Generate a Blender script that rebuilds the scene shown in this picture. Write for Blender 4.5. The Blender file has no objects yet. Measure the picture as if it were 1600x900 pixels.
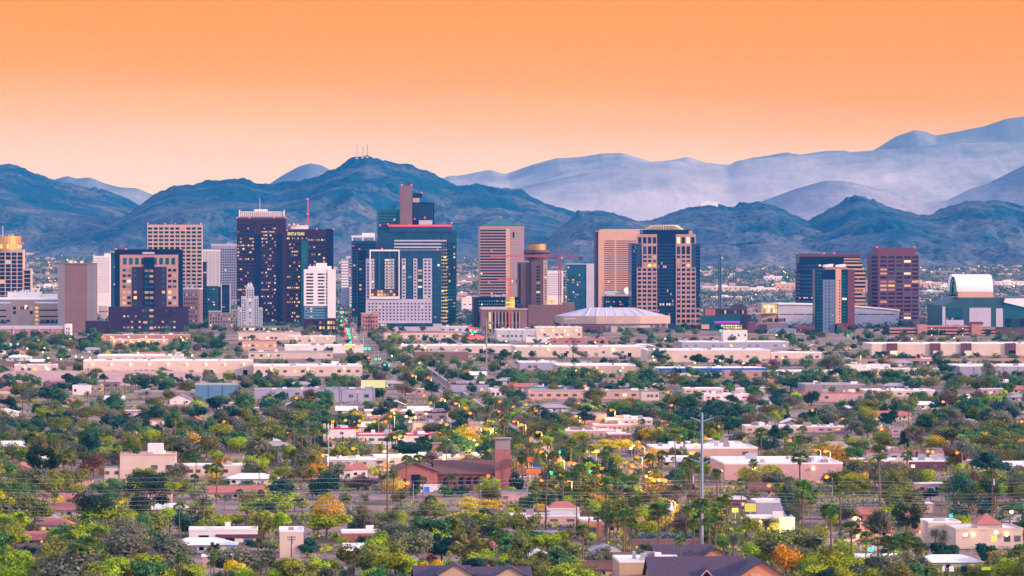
import bpy, math, random
import numpy as np
from mathutils import Vector

sc = bpy.context.scene
col = sc.collection
random.seed(11)
R = math.radians
F = 6500.0          # focal length in photograph pixels (1600 wide)
CH = 112.0          # camera height above the plain
HY = 378.0          # picture row of the true horizon
GRID = 0.0635       # the street grid leans this far off the view axis

# ---------------------------------------------------------------- camera
cam = bpy.data.cameras.new('camera')
cam.sensor_width = 36.0
cam.lens = 36.0 * F / 1600.0
cam.clip_start = 5.0
cam.clip_end = 120000.0
cam_o = bpy.data.objects.new('camera', cam)
cam_o.location = (0, 0, CH)
cam_o.rotation_euler = (R(90) - math.atan((450 - HY) / F), 0, 0)
col.objects.link(cam_o)
sc.camera = cam_o

# ---------------------------------------------------------------- sky and sun
SUN_VEC = Vector((0.93, -0.30, 0.27)).normalized()
world = bpy.data.worlds.new('World')
sc.world = world
world.use_nodes = True
wt = world.node_tree
wt.nodes.clear()
N = wt.nodes.new
L = wt.links.new
out = N('ShaderNodeOutputWorld')
tc = N('ShaderNodeTexCoord')
sep = N('ShaderNodeSeparateXYZ')
L(tc.outputs['Generated'], sep.inputs[0])
mr = N('ShaderNodeMapRange')
mr.inputs['From Min'].default_value = 0.0
mr.inputs['From Max'].default_value = 0.065
hzn = N('ShaderNodeTexNoise')             # uneven haze bands low in the dusk sky
hzm = N('ShaderNodeMapping')
hzm.inputs['Scale'].default_value = (5, 5, 70)
hzn.inputs['Scale'].default_value = 1.0
hzn.inputs['Detail'].default_value = 4
L(tc.outputs['Generated'], hzm.inputs[0])
L(hzm.outputs[0], hzn.inputs['Vector'])
hzs = N('ShaderNodeMath')
hzs.operation = 'MULTIPLY_ADD'
hzs.inputs[1].default_value = 0.010
hzs.inputs[2].default_value = -0.005
L(hzn.outputs['Fac'], hzs.inputs[0])
hzx = N('ShaderNodeMath')                 # a little deeper gold towards the east
hzx.operation = 'MULTIPLY_ADD'
hzx.inputs[1].default_value = 0.035
L(sep.outputs['X'], hzx.inputs[0])
L(hzs.outputs[0], hzx.inputs[2])
hza = N('ShaderNodeMath')
L(sep.outputs['Z'], hza.inputs[0])
L(hzx.outputs[0], hza.inputs[1])
L(hza.outputs[0], mr.inputs['Value'])
ramp = N('ShaderNodeValToRGB')
L(mr.outputs[0], ramp.inputs[0])


def lin(c):
    c = c / 255.0
    return c / 12.92 if c <= 0.04045 else ((c + 0.055) / 1.055) ** 2.4


def C(r, g, b, a=1.0):
    return (lin(r), lin(g), lin(b), a)


SKY = [(0.0, (255, 226, 200)), (0.22, (255, 218, 178)), (0.34, (255, 207, 156)), (0.45, (255, 190, 112)), (0.58, (255, 170, 50)), (0.75, (255, 163, 0)), (0.9, (255, 160, 0)), (1.0, (255, 158, 0))]
els = ramp.color_ramp.elements
while len(els) > 1:
    els.remove(els[-1])
els[0].position = SKY[0][0]
els[0].color = C(*SKY[0][1])
for p, c in SKY[1:]:
    e = els.new(p)
    e.color = C(*c)
band = N('ShaderNodeBackground')
band.inputs['Strength'].default_value = 1.0
L(ramp.outputs[0], band.inputs['Color'])
nish = N('ShaderNodeTexSky')
nish.sky_type = 'NISHITA'
nish.sun_disc = False
nish.sun_elevation = math.asin(SUN_VEC.z)
nish.sun_rotation = math.atan2(SUN_VEC.x, SUN_VEC.y)
upper = N('ShaderNodeBackground')
upper.inputs['Strength'].default_value = 0.10
L(nish.outputs[0], upper.inputs['Color'])
dusk = N('ShaderNodeBackground')          # the thin lilac veil of the dusk sky
dusk.inputs['Color'].default_value = (0.70, 0.66, 1.0, 1)
dusk.inputs['Strength'].default_value = 1.16
addn = N('ShaderNodeAddShader')
L(upper.outputs[0], addn.inputs[0])
L(dusk.outputs[0], addn.inputs[1])
hi = N('ShaderNodeMapRange')
hi.interpolation_type = 'SMOOTHSTEP'
hi.inputs['From Min'].default_value = 0.07
hi.inputs['From Max'].default_value = 0.30
L(sep.outputs['Z'], hi.inputs['Value'])
fr = N('ShaderNodeMapRange')              # the orange glow lies in the north half of the sky
fr.interpolation_type = 'SMOOTHSTEP'
fr.inputs['From Min'].default_value = 0.85
fr.inputs['From Max'].default_value = 0.2
L(sep.outputs['Y'], fr.inputs['Value'])
mx = N('ShaderNodeMath')
mx.operation = 'MAXIMUM'
L(hi.outputs[0], mx.inputs[0])
L(fr.outputs[0], mx.inputs[1])
ms = N('ShaderNodeMixShader')
L(mx.outputs[0], ms.inputs[0])
L(band.outputs[0], ms.inputs[1])
L(addn.outputs[0], ms.inputs[2])
L(ms.outputs[0], out.inputs['Surface'])

sun = bpy.data.lights.new('sun', 'SUN')
sun.energy = 4.9
sun.angle = R(4)
sun.color = (1.0, 0.69, 0.50)
sun_o = bpy.data.objects.new('sun', sun)
sun_o.rotation_euler = (-SUN_VEC).to_track_quat('-Z', 'Y').to_euler()
col.objects.link(sun_o)

sc.view_settings.view_transform = 'Standard'
sc.view_settings.look = 'None'
sc.view_settings.exposure = 0.0
sc.view_settings.gamma = 1.0
sc.view_settings.use_curve_mapping = False
sc.render.engine = 'CYCLES'
cy = sc.cycles
cy.max_bounces = 5
cy.diffuse_bounces = 2
cy.glossy_bounces = 2
cy.transmission_bounces = 2
cy.volume_bounces = 0
cy.transparent_max_bounces = 6
cy.sample_clamp_indirect = 3.0
cy.use_denoising = True
cy.caustics_reflective = False
cy.caustics_refractive = False

HAZE_DENSITY = 2.2e-5
HAZE_COLOR = (0.05, 0.44, 1.0, 1)


# ---------------------------------------------------------------- helpers
def px_w(px, py, Y):
    return Vector(((px - 800) / F * Y, Y, CH - (py - HY) / F * Y))


def gY(py, z=0.0):
    return (CH - z) * F / (py - HY)


def terrain(Y):
    return 0.0 if Y < 6500 else 86.0 * ((Y - 6500) / 7500.0) ** 1.15


def scr(x, y, z=0.0):
    return 800 + x / y * F, HY + (CH - z) / y * F


MATS = {}


def mat(name, rgb, rough=0.8, var=0.18, scale=0.15, spec=0.3, bump=0.0, rand=0.0, metal=0.0, stretch=None):
    """Principled material whose base colour wanders with a noise (weathering) and, with rand, from object to object."""
    if name in MATS:
        return MATS[name]
    m = bpy.data.materials.new(name)
    m.use_nodes = True
    t = m.node_tree
    b = t.nodes['Principled BSDF']
    b.inputs['Roughness'].default_value = rough
    b.inputs['Specular IOR Level'].default_value = spec
    b.inputs['Metallic'].default_value = metal
    if 'glass' in name:
        b.inputs['Specular Tint'].default_value = (0.25, 0.45, 1.0, 1)
    co = t.nodes.new('ShaderNodeTexCoord')
    src = co.outputs['Object']
    if stretch:
        mp = t.nodes.new('ShaderNodeMapping')
        mp.inputs['Scale'].default_value = stretch
        t.links.new(src, mp.inputs[0])
        src = mp.outputs[0]
    nz = t.nodes.new('ShaderNodeTexNoise')
    nz.inputs['Scale'].default_value = scale
    nz.inputs['Detail'].default_value = 5
    nz.inputs['Roughness'].default_value = 0.65
    t.links.new(src, nz.inputs['Vector'])
    cr = t.nodes.new('ShaderNodeValToRGB')
    cr.color_ramp.elements[0].position = 0.3
    cr.color_ramp.elements[1].position = 0.7
    k0, k1 = 1 - var, 1 + var
    cr.color_ramp.elements[0].color = tuple(min(1, c * k0) for c in rgb[:3]) + (1,)
    cr.color_ramp.elements[1].color = tuple(min(1, c * k1) for c in rgb[:3]) + (1,)
    t.links.new(nz.outputs['Fac'], cr.inputs[0])
    res = cr.outputs[0]
    if rand:
        oi = t.nodes.new('ShaderNodeObjectInfo')
        hs = t.nodes.new('ShaderNodeHueSaturation')
        ma = t.nodes.new('ShaderNodeMapRange')
        ma.inputs['To Min'].default_value = 1 - rand
        ma.inputs['To Max'].default_value = 1 + rand
        t.links.new(oi.outputs['Random'], ma.inputs['Value'])
        t.links.new(ma.outputs[0], hs.inputs['Value'])
        t.links.new(res, hs.inputs['Color'])
        res = hs.outputs[0]
    t.links.new(res, b.inputs['Base Color'])
    if bump:
        bp = t.nodes.new('ShaderNodeBump')
        bp.inputs['Strength'].default_value = bump
        bp.inputs['Distance'].default_value = 0.4
        t.links.new(nz.outputs['Fac'], bp.inputs['Height'])
        t.links.new(bp.outputs[0], b.inputs['Normal'])
    MATS[name] = m
    return m


def leaf(name, rgb, var=0.32, hue=0.03, trans=0.12):
    """Leaf material: each leaf clump gets its own tone, each tree a slightly different one."""
    if name in MATS:
        return MATS[name]
    m = bpy.data.materials.new(name)
    m.use_nodes = True
    t = m.node_tree
    b = t.nodes['Principled BSDF']
    b.inputs['Roughness'].default_value = 0.75
    b.inputs['Specular IOR Level'].default_value = 0.15
    g = t.nodes.new('ShaderNodeNewGeometry')
    oi = t.nodes.new('ShaderNodeObjectInfo')
    hs = t.nodes.new('ShaderNodeHueSaturation')
    hs.inputs['Color'].default_value = tuple(rgb[:3]) + (1,)
    v = t.nodes.new('ShaderNodeMapRange')
    v.inputs['To Min'].default_value = 1 - var
    v.inputs['To Max'].default_value = 1 + var * 1.3
    t.links.new(g.outputs['Random Per Island'], v.inputs['Value'])
    v2 = t.nodes.new('ShaderNodeMapRange')
    v2.inputs['To Min'].default_value = 0.78
    v2.inputs['To Max'].default_value = 1.25
    t.links.new(oi.outputs['Random'], v2.inputs['Value'])
    mu = t.nodes.new('ShaderNodeMath')
    mu.operation = 'MULTIPLY'
    t.links.new(v.outputs[0], mu.inputs[0])
    t.links.new(v2.outputs[0], mu.inputs[1])
    t.links.new(mu.outputs[0], hs.inputs['Value'])
    h = t.nodes.new('ShaderNodeMapRange')
    h.inputs['To Min'].default_value = 0.5 - hue
    h.inputs['To Max'].default_value = 0.5 + hue
    t.links.new(oi.outputs['Random'], h.inputs['Value'])
    t.links.new(h.outputs[0], hs.inputs['Hue'])
    t.links.new(hs.outputs[0], b.inputs['Base Color'])
    tr = t.nodes.new('ShaderNodeBsdfTranslucent')
    t.links.new(hs.outputs[0], tr.inputs['Color'])
    mi = t.nodes.new('ShaderNodeMixShader')
    mi.inputs[0].default_value = trans
    t.links.new(b.outputs[0], mi.inputs[1])
    t.links.new(tr.outputs[0], mi.inputs[2])
    o = t.nodes['Material Output']
    t.links.new(mi.outputs[0], o.inputs['Surface'])
    MATS[name] = m
    return m


def glow(name, rgb, strength, var=0.5):
    """Something that gives off light: lamp, lit window, signal."""
    if name in MATS:
        return MATS[name]
    m = bpy.data.materials.new(name)
    m.use_nodes = True
    t = m.node_tree
    t.nodes.clear()
    o = t.nodes.new('ShaderNodeOutputMaterial')
    e = t.nodes.new('ShaderNodeEmission')
    e.inputs['Color'].default_value = tuple(rgb[:3]) + (1,)
    g = t.nodes.new('ShaderNodeNewGeometry')
    oi = t.nodes.new('ShaderNodeObjectInfo')
    ad = t.nodes.new('ShaderNodeMath')
    t.links.new(g.outputs['Random Per Island'], ad.inputs[0])
    t.links.new(oi.outputs['Random'], ad.inputs[1])
    fr_ = t.nodes.new('ShaderNodeMath')
    fr_.operation = 'FRACT'
    t.links.new(ad.outputs[0], fr_.inputs[0])
    v = t.nodes.new('ShaderNodeMapRange')
    v.inputs['To Min'].default_value = strength * (1 - var)
    v.inputs['To Max'].default_value = strength * (1 + var)
    t.links.new(fr_.outputs[0], v.inputs['Value'])
    t.links.new(v.outputs[0], e.inputs['Strength'])
    t.links.new(e.outputs[0], o.inputs['Surface'])
    m.cycles.emission_sampling = 'NONE'
    MATS[name] = m
    return m


class MB:
    """Collects faces; build() links them as ONE mesh object."""

    def __init__(self):
        self.v, self.f, self.m = [], [], []

    def poly(self, pts, mi=0):
        n = len(self.v)
        self.v.extend(pts)
        self.f.append(tuple(range(n, n + len(pts))))
        self.m.append(mi)

    def box(self, x0, x1, y0, y1, z0, z1, mi=0):
        n = len(self.v)
        self.v.extend([(x0, y0, z0), (x1, y0, z0), (x1, y1, z0), (x0, y1, z0), (x0, y0, z1), (x1, y0, z1), (x1, y1, z1), (x0, y1, z1)])
        for q in ((0, 3, 2, 1), (4, 5, 6, 7), (0, 1, 5, 4), (1, 2, 6, 5), (2, 3, 7, 6), (3, 0, 4, 7)):
            self.f.append(tuple(n + i for i in q))
            self.m.append(mi)
        return self

    def prism(self, pts, z0, z1, mi=0, top=None):
        """A closed wall over a footprint; top: a second footprint for a taper."""
        n = len(self.v)
        k = len(pts)
        top = top or pts
        self.v.extend([(x, y, z0) for x, y in pts] + [(x, y, z1) for x, y in top])
        self.f.append(tuple(n + i for i in reversed(range(k))))
        self.f.append(tuple(n + k + i for i in range(k)))
        self.m += [mi, mi]
        for i in range(k):
            j = (i + 1) % k
            self.f.append((n + i, n + j, n + k + j, n + k + i))
            self.m.append(mi)
        return self

    def side(self, pts, y0, y1, mi=0):
        """An outline in x, z pushed from y0 to y1."""
        n = len(self.v)
        k = len(pts)
        self.v.extend([(x, y0, z) for x, z in pts] + [(x, y1, z) for x, z in pts])
        self.f.append(tuple(n + i for i in range(k)))
        self.f.append(tuple(n + k + i for i in reversed(range(k))))
        self.m += [mi, mi]
        for i in range(k):
            j = (i + 1) % k
            self.f.append((n + j, n + i, n + k + i, n + k + j))
            self.m.append(mi)
        return self

    def cyl(self, cx, cy, r, z0, z1, n=20, mi=0, r1=None):
        a = [(math.cos(2 * math.pi * i / n), math.sin(2 * math.pi * i / n)) for i in range(n)]
        r1 = r if r1 is None else r1
        return self.prism([(cx + r * c, cy + r * s) for c, s in a], z0, z1, mi, [(cx + r1 * c, cy + r1 * s) for c, s in a])

    def tube(self, pts, rad, n=5, mi=0):
        rad = rad if isinstance(rad, (list, tuple)) else [rad] * len(pts)
        base = len(self.v)
        for i, p in enumerate(pts):
            p = Vector(p)
            d = Vector(pts[min(i + 1, len(pts) - 1)]) - Vector(pts[max(i - 1, 0)])
            d.normalize()
            a = d.cross(Vector((0, 0, 1)) if abs(d.z) < 0.9 else Vector((1, 0, 0))).normalized()
            b = d.cross(a)
            for k in range(n):
                t = 2 * math.pi * k / n
                self.v.append(tuple(p + (a * math.cos(t) + b * math.sin(t)) * rad[i]))
        for i in range(len(pts) - 1):
            for k in range(n):
                k2 = (k + 1) % n
                self.f.append((base + i * n + k, base + i * n + k2, base + (i + 1) * n + k2, base + (i + 1) * n + k))
                self.m.append(mi)
        self.f.append(tuple(base + k for k in reversed(range(n))))
        self.f.append(tuple(base + (len(pts) - 1) * n + k for k in range(n)))
        self.m += [mi, mi]
        return self

    def ball(self, c, r, n=8, mi=0, sz=1.0):
        base = len(self.v)
        rows = max(3, n // 2)
        self.v.append((c[0], c[1], c[2] - r * sz))
        for i in range(1, rows):
            t = math.pi * i / rows
            for k in range(n):
                a = 2 * math.pi * k / n
                self.v.append((c[0] + r * math.sin(t) * math.cos(a), c[1] + r * math.sin(t) * math.sin(a), c[2] - r * sz * math.cos(t)))
        self.v.append((c[0], c[1], c[2] + r * sz))
        last = len(self.v) - 1
        for k in range(n):
            k2 = (k + 1) % n
            self.f.append((base, base + 1 + k2, base + 1 + k))
            self.f.append((last, base + 1 + (rows - 2) * n + k, base + 1 + (rows - 2) * n + k2))
            self.m += [mi, mi]
            for i in range(rows - 2):
                a0 = base + 1 + i * n
                self.f.append((a0 + k, a0 + k2, a0 + n + k2, a0 + n + k))
                self.m.append(mi)
        return self

    def mesh(self, name, mats):
        me = bpy.data.meshes.new(name)
        me.from_pydata([tuple(v) for v in self.v], [], self.f)
        for m in (mats if isinstance(mats, (list, tuple)) else [mats]):
            me.materials.append(m)
        if any(self.m):
            me.polygons.foreach_set('material_index', self.m)
        me.update()
        return me

    def build(self, name, mats, parent=None):
        return obj(name, self.mesh(name, mats), parent)


def obj(name, me, parent=None):
    o = bpy.data.objects.new(name, me)
    col.objects.link(o)
    if parent is not None:
        o.parent = parent
    return o


def tag(o, label=None, cat=None, group=None, kind=None):
    if label:
        o['label'] = label
    if cat:
        o['category'] = cat
    if group:
        o['group'] = group
    if kind:
        o['kind'] = kind
    return o


def empty(name, loc, rz=0.0):
    o = bpy.data.objects.new(name, None)
    o.empty_display_size = 1.0
    o.location = loc
    o.rotation_euler = (0, 0, rz)
    col.objects.link(o)
    return o


def copy_tree(src, loc, rz=0.0, scale=1.0):
    c = src.copy()
    c.location = loc
    c.rotation_euler = (0, 0, rz)
    c.scale = scale if isinstance(scale, (tuple, list)) else (scale,) * 3
    col.objects.link(c)
    for ch in src.children:
        d = ch.copy()
        col.objects.link(d)
        d.parent = c
        for g in ch.children:
            e = g.copy()
            col.objects.link(e)
            e.parent = d
    return c


LANDMARKS = []      # (px, py, phrase): what the labels of scattered things point from
AUTO = []           # (object, description, px, py): things whose label is written at the end
CLEAR = []          # picture rectangles that scattered trees keep open, because the photograph shows what is there


def landmark(px, py, phrase):
    LANDMARKS.append((px, py, phrase))


ORD1 = 'zeroth first second third fourth fifth sixth seventh eighth ninth tenth eleventh twelfth thirteenth fourteenth fifteenth sixteenth seventeenth eighteenth nineteenth'.split()
TENS = {20: 'twent', 30: 'thirt', 40: 'fort', 50: 'fift', 60: 'sixt', 70: 'sevent', 80: 'eight', 90: 'ninet'}


def ordinal(n):
    if n < 20:
        return ORD1[n]
    t = TENS.get(n // 10 * 10, 'hundred')
    return t + 'ieth' if n % 10 == 0 else t + 'y-' + ORD1[n % 10]


def auto_labels():
    """Write a label that singles each scattered thing out: its look, the nearest named landmark, the side, and its rank."""
    by = {}
    for o, desc, px, py in AUTO:
        lx, ly, ph = min(LANDMARKS, key=lambda l: (l[0] - px) ** 2 + (2.2 * (l[1] - py)) ** 2)
        dx, dy = px - lx, 2.2 * (py - ly)
        if abs(dx) >= abs(dy):
            rel = 'right of' if dx > 0 else 'left of'
        else:
            rel = 'in front of' if dy > 0 else 'behind'
        by.setdefault((desc, rel, ph), []).append((dx * dx + dy * dy, o))
    for (desc, rel, ph), rows in by.items():
        rows.sort(key=lambda r: r[0])
        for i, (_d, o) in enumerate(rows):
            t = f'{desc} {rel} {ph}'
            if len(rows) > 1:
                t += ', ' + ('nearest to it' if i == 0 else ordinal(i + 1) + ' nearest')
            o['label'] = t

# ================================================================ the land
def vnoise(x, y, seed):
    """Value noise on numpy arrays."""
    xi, yi = np.floor(x).astype(np.int64), np.floor(y).astype(np.int64)
    xf, yf = x - xi, y - yi
    xf, yf = xf * xf * (3 - 2 * xf), yf * yf * (3 - 2 * yf)

    def h(a, b):
        n = (a * 374761393 + b * 668265263 + seed * 1442695041) & 0x7fffffff
        n = ((n ^ (n >> 13)) * 1274126177) & 0x7fffffff
        return ((n ^ (n >> 16)) & 0xffff) / 65535.0
    a, b, c, d = h(xi, yi), h(xi + 1, yi), h(xi, yi + 1), h(xi + 1, yi + 1)
    return (a * (1 - xf) + b * xf) * (1 - yf) + (c * (1 - xf) + d * xf) * yf


def fbm(x, y, seed, octv=5, ridged=False):
    s, a, t = 0.0, 1.0, 0.0
    for i in range(octv):
        n = vnoise(x * 2 ** i, y * 2 ** i, seed + i * 17)
        if ridged:
            n = 1 - np.abs(2 * n - 1)
        s = s + a * n
        t += a
        a *= 0.52
    return s / t


def grid_mesh(name, X, Y, Z, m, smooth=True):
    r, c = X.shape
    me = bpy.data.meshes.new(name)
    co = np.stack([X, Y, Z], -1).reshape(-1, 3)
    i = np.arange(r * c).reshape(r, c)
    q = np.stack([i[:-1, :-1], i[:-1, 1:], i[1:, 1:], i[1:, :-1]], -1).reshape(-1, 4)
    me.from_pydata(co.tolist(), [], q.tolist())
    me.materials.append(m)
    if smooth:
        me.polygons.foreach_set('use_smooth', [True] * len(q))
    me.update()
    return obj(name, me)


def ground_mat():
    m = bpy.data.materials.new('desert_ground')
    m.use_nodes = True
    t = m.node_tree
    b = t.nodes['Principled BSDF']
    b.inputs['Roughness'].default_value = 0.95
    b.inputs['Specular IOR Level'].default_value = 0.1
    co = t.nodes.new('ShaderNodeTexCoord')

    def noise(scale, det):
        n = t.nodes.new('ShaderNodeTexNoise')
        n.inputs['Scale'].default_value = scale
        n.inputs['Detail'].default_value = det
        t.links.new(co.outputs['Object'], n.inputs['Vector'])
        return n.outputs['Fac']

    def rampn(src, stops):
        r = t.nodes.new('ShaderNodeValToRGB')
        e = r.color_ramp.elements
        e[0].position, e[0].color = stops[0]
        e[1].position, e[1].color = stops[-1]
        for p, c in stops[1:-1]:
            x = e.new(p)
            x.color = c
        t.links.new(src, r.inputs[0])
        return r.outputs[0]
    big = rampn(noise(0.015, 5), [(0.36, (0.11, 0.11, 0.06, 1)), (0.46, (0.27, 0.18, 0.155, 1)), (0.56, (0.40, 0.28, 0.25, 1)), (0.66, (0.13, 0.115, 0.13, 1))])
    fine = rampn(noise(0.25, 5), [(0.3, (0.62, 0.62, 0.62, 1)), (0.7, (1.15, 1.1, 1.08, 1))])
    mu = t.nodes.new('ShaderNodeMixRGB')
    mu.blend_type = 'MULTIPLY'
    mu.inputs[0].default_value = 1
    t.links.new(big, mu.inputs[1])
    t.links.new(fine, mu.inputs[2])
    t.links.new(mu.outputs[0], b.inputs['Base Color'])
    return m


ys = np.concatenate([np.linspace(-1500, 6400, 20), np.linspace(6500, 16000, 40), [18000, 20500, 23000]])
xs = np.linspace(-9500, 9500, 12)
GX, GYY = np.meshgrid(xs, ys)
GZ = np.vectorize(lambda y: terrain(min(y, 16000)))(GYY)
tag(grid_mesh('ground', GX, GYY, GZ, ground_mat()), kind='structure')


def hill_mat(name, shrub, rock, scale=0.004, bias=0.5, scrub=0.8, bump=0.8, fan=0.0, z0=60, z1=230):
    m = bpy.data.materials.new(name)
    m.use_nodes = True
    t = m.node_tree
    b = t.nodes['Principled BSDF']
    b.inputs['Roughness'].default_value = 0.95
    b.inputs['Specular IOR Level'].default_value = 0.05
    co = t.nodes.new('ShaderNodeTexCoord')
    n1 = t.nodes.new('ShaderNodeTexNoise')
    n1.inputs['Scale'].default_value = scale
    n1.inputs['Detail'].default_value = 8
    n1.inputs['Roughness'].default_value = 0.7
    n2 = t.nodes.new('ShaderNodeTexVoronoi')
    n2.inputs['Scale'].default_value = 0.055
    t.links.new(co.outputs['Object'], n1.inputs['Vector'])
    t.links.new(co.outputs['Object'], n2.inputs['Vector'])
    r = t.nodes.new('ShaderNodeValToRGB')
    r.color_ramp.elements[0].position = bias - 0.12
    r.color_ramp.elements[1].position = bias + 0.16
    r.color_ramp.elements[0].color = shrub + (1,)
    r.color_ramp.elements[1].color = rock + (1,)
    # foot slopes paler: gravel fans plus mist put into the colour; scrub above
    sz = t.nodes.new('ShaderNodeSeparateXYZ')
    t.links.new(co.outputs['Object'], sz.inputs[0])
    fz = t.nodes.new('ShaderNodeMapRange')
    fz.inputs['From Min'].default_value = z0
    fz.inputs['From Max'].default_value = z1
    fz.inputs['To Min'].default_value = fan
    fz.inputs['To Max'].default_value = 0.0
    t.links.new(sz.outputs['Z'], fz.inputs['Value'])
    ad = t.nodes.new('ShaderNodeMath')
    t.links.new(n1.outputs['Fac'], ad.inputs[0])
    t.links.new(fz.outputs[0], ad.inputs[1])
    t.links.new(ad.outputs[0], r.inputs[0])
    r2 = t.nodes.new('ShaderNodeValToRGB')
    r2.color_ramp.elements[0].position = 0.25
    r2.color_ramp.elements[1].position = 0.5
    r2.color_ramp.elements[0].color = (0.35, 0.36, 0.36, 1)
    r2.color_ramp.elements[1].color = (1, 1, 1, 1)
    t.links.new(n2.outputs['Distance'], r2.inputs[0])
    mu = t.nodes.new('ShaderNodeMixRGB')
    mu.blend_type = 'MULTIPLY'
    mu.inputs[0].default_value = scrub
    t.links.new(r.outputs[0], mu.inputs[1])
    t.links.new(r2.outputs[0], mu.inputs[2])
    t.links.new(mu.outputs[0], b.inputs['Base Color'])
    bp = t.nodes.new('ShaderNodeBump')
    bp.inputs['Strength'].default_value = bump
    bp.inputs['Distance'].default_value = 22
    t.links.new(n1.outputs['Fac'], bp.inputs['Height'])
    t.links.new(bp.outputs[0], b.inputs['Normal'])
    return m


HM_NEAR = hill_mat('haze_blue_shrubby_rock', (0.002, 0.064, 0.145), (0.165, 0.170, 0.215), bias=0.60, bump=1.5, fan=.13, z1=280)  # part of the haze's blue is put into the scrub and rock colours
HM_MID = hill_mat('hazed_mountain_rock', (0.11, 0.16, 0.25), (0.30, 0.30, 0.37), 0.002, bias=0.58, scrub=0.25, bump=.3, fan=.24, z0=90, z1=330)  # rock colours paled and blued to carry some of the distance haze
HM_FAR = hill_mat('hazed_far_mountain_rock', (0.15, 0.205, 0.275), (0.44, 0.43, 0.47), 0.0015, bias=0.62, scrub=0.1, bump=.15, fan=.34, z0=130, z1=520)  # distance haze and base mist are put into these pale rock colours


def ridge(name, D, prof, m, length, seed, spur=0.40, rough=3.0, fine_amp=60, step=2.0, rows=110, foot=None):
    """A mountain ridge at distance D whose crest passes through the outline, with spurs and gullies on its slopes."""
    px = np.arange(prof[0][0], prof[-1][0] + step, step)
    py = np.interp(px, [p[0] for p in prof], [p[1] for p in prof])
    # round the polyline a little, then break it up again
    k = np.array([1, 2, 3, 2, 1.0])
    py = np.convolve(np.pad(py, 2, mode='edge'), k / k.sum(), 'valid')
    jit = (fbm(px / 7.0, px * 0 + seed, seed, 4) - 0.5) * rough * 1.6 * D / F
    x = (px - 800) / F * D
    crest = CH - (py - HY) / F * D
    base = terrain(min(D - length, 16000)) - 15
    t = np.concatenate([np.linspace(0, 1, rows), np.linspace(1.04, 1.6, 12)])
    T, X = np.meshgrid(t, x, indexing='ij')
    kw = np.hanning(47)
    soft = np.convolve(np.pad(crest, 23, mode='edge'), kw / kw.sum(), 'valid')   # the flanks do not repeat every notch of the crest
    ww = np.clip(np.where(T <= 1, T, 2 - T), 0, 1) ** 5
    Cr = crest * ww + np.minimum(soft, crest + 12) * (1 - ww)
    Yc = D - length * (1 - T)
    sc_ = max(length, 900) / 3.2
    wob = (fbm(X / sc_ / 1.4, Yc / sc_ / 2.5, seed + 3, 3) - 0.5)
    up = np.where(T <= 1, T, 2 - T)
    s = np.clip(up, 0, 1) ** 1.25
    h = np.maximum(Cr - base, 4)
    spurs = fbm(X / sc_ + wob * 1.2, Yc / sc_ / 2.2 + wob, seed + 9, 6, True) - 0.62
    fine = fbm(X / 90.0, Yc / 130.0, seed + 21, 5) - 0.5
    env = 4 * np.clip(up, 0, 1) * np.clip(1 - up, 0, 1)
    Z = base + h * s + h * spur * spurs * env * 2.6 + fine * env * fine_amp
    Z = np.minimum(Z, base + h * (0.02 + 0.98 * np.clip(up, 0, 1) ** 0.8))
    Z = Z + jit * np.clip(up, 0, 1) ** 7 + (fbm(X / 40.0, Yc / 60.0, seed + 60, 3) - .5) * fine_amp * .35 * np.clip(up, 0, 1) ** 2
    Xs = X + wob * sc_ * 0.25 * env
    return tag(grid_mesh(name, Xs, Yc, Z, m), kind='structure')


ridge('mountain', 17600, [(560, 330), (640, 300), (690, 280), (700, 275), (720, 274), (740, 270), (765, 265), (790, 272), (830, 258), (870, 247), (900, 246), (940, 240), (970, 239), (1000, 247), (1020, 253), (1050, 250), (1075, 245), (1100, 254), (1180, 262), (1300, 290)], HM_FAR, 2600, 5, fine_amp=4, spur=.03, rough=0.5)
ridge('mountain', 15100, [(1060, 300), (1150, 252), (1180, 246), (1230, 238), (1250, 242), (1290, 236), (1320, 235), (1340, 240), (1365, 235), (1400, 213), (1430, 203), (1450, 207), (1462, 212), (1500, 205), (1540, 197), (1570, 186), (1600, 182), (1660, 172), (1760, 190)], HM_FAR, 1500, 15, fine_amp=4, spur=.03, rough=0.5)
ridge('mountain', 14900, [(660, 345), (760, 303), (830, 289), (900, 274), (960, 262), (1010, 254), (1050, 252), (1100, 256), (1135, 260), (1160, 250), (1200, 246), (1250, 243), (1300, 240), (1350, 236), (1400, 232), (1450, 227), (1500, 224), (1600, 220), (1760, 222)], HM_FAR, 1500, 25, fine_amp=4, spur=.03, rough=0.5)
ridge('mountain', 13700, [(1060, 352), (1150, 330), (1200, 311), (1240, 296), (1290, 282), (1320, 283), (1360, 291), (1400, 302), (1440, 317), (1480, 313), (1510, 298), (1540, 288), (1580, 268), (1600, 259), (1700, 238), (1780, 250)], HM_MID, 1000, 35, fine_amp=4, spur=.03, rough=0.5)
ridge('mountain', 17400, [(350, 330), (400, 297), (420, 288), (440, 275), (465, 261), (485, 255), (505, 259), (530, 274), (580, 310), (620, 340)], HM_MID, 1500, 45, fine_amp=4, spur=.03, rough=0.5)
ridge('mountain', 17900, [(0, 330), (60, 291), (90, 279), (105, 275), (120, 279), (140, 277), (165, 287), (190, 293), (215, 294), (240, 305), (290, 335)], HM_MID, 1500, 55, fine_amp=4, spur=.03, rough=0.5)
ridge('mountain', 16400, [(780, 360), (840, 328), (870, 313), (890, 308), (920, 315), (950, 319), (980, 322), (1010, 331), (1040, 318), (1075, 312), (1120, 320), (1200, 350)], HM_MID, 1200, 65, fine_amp=4, spur=.03, rough=0.5)
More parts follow.
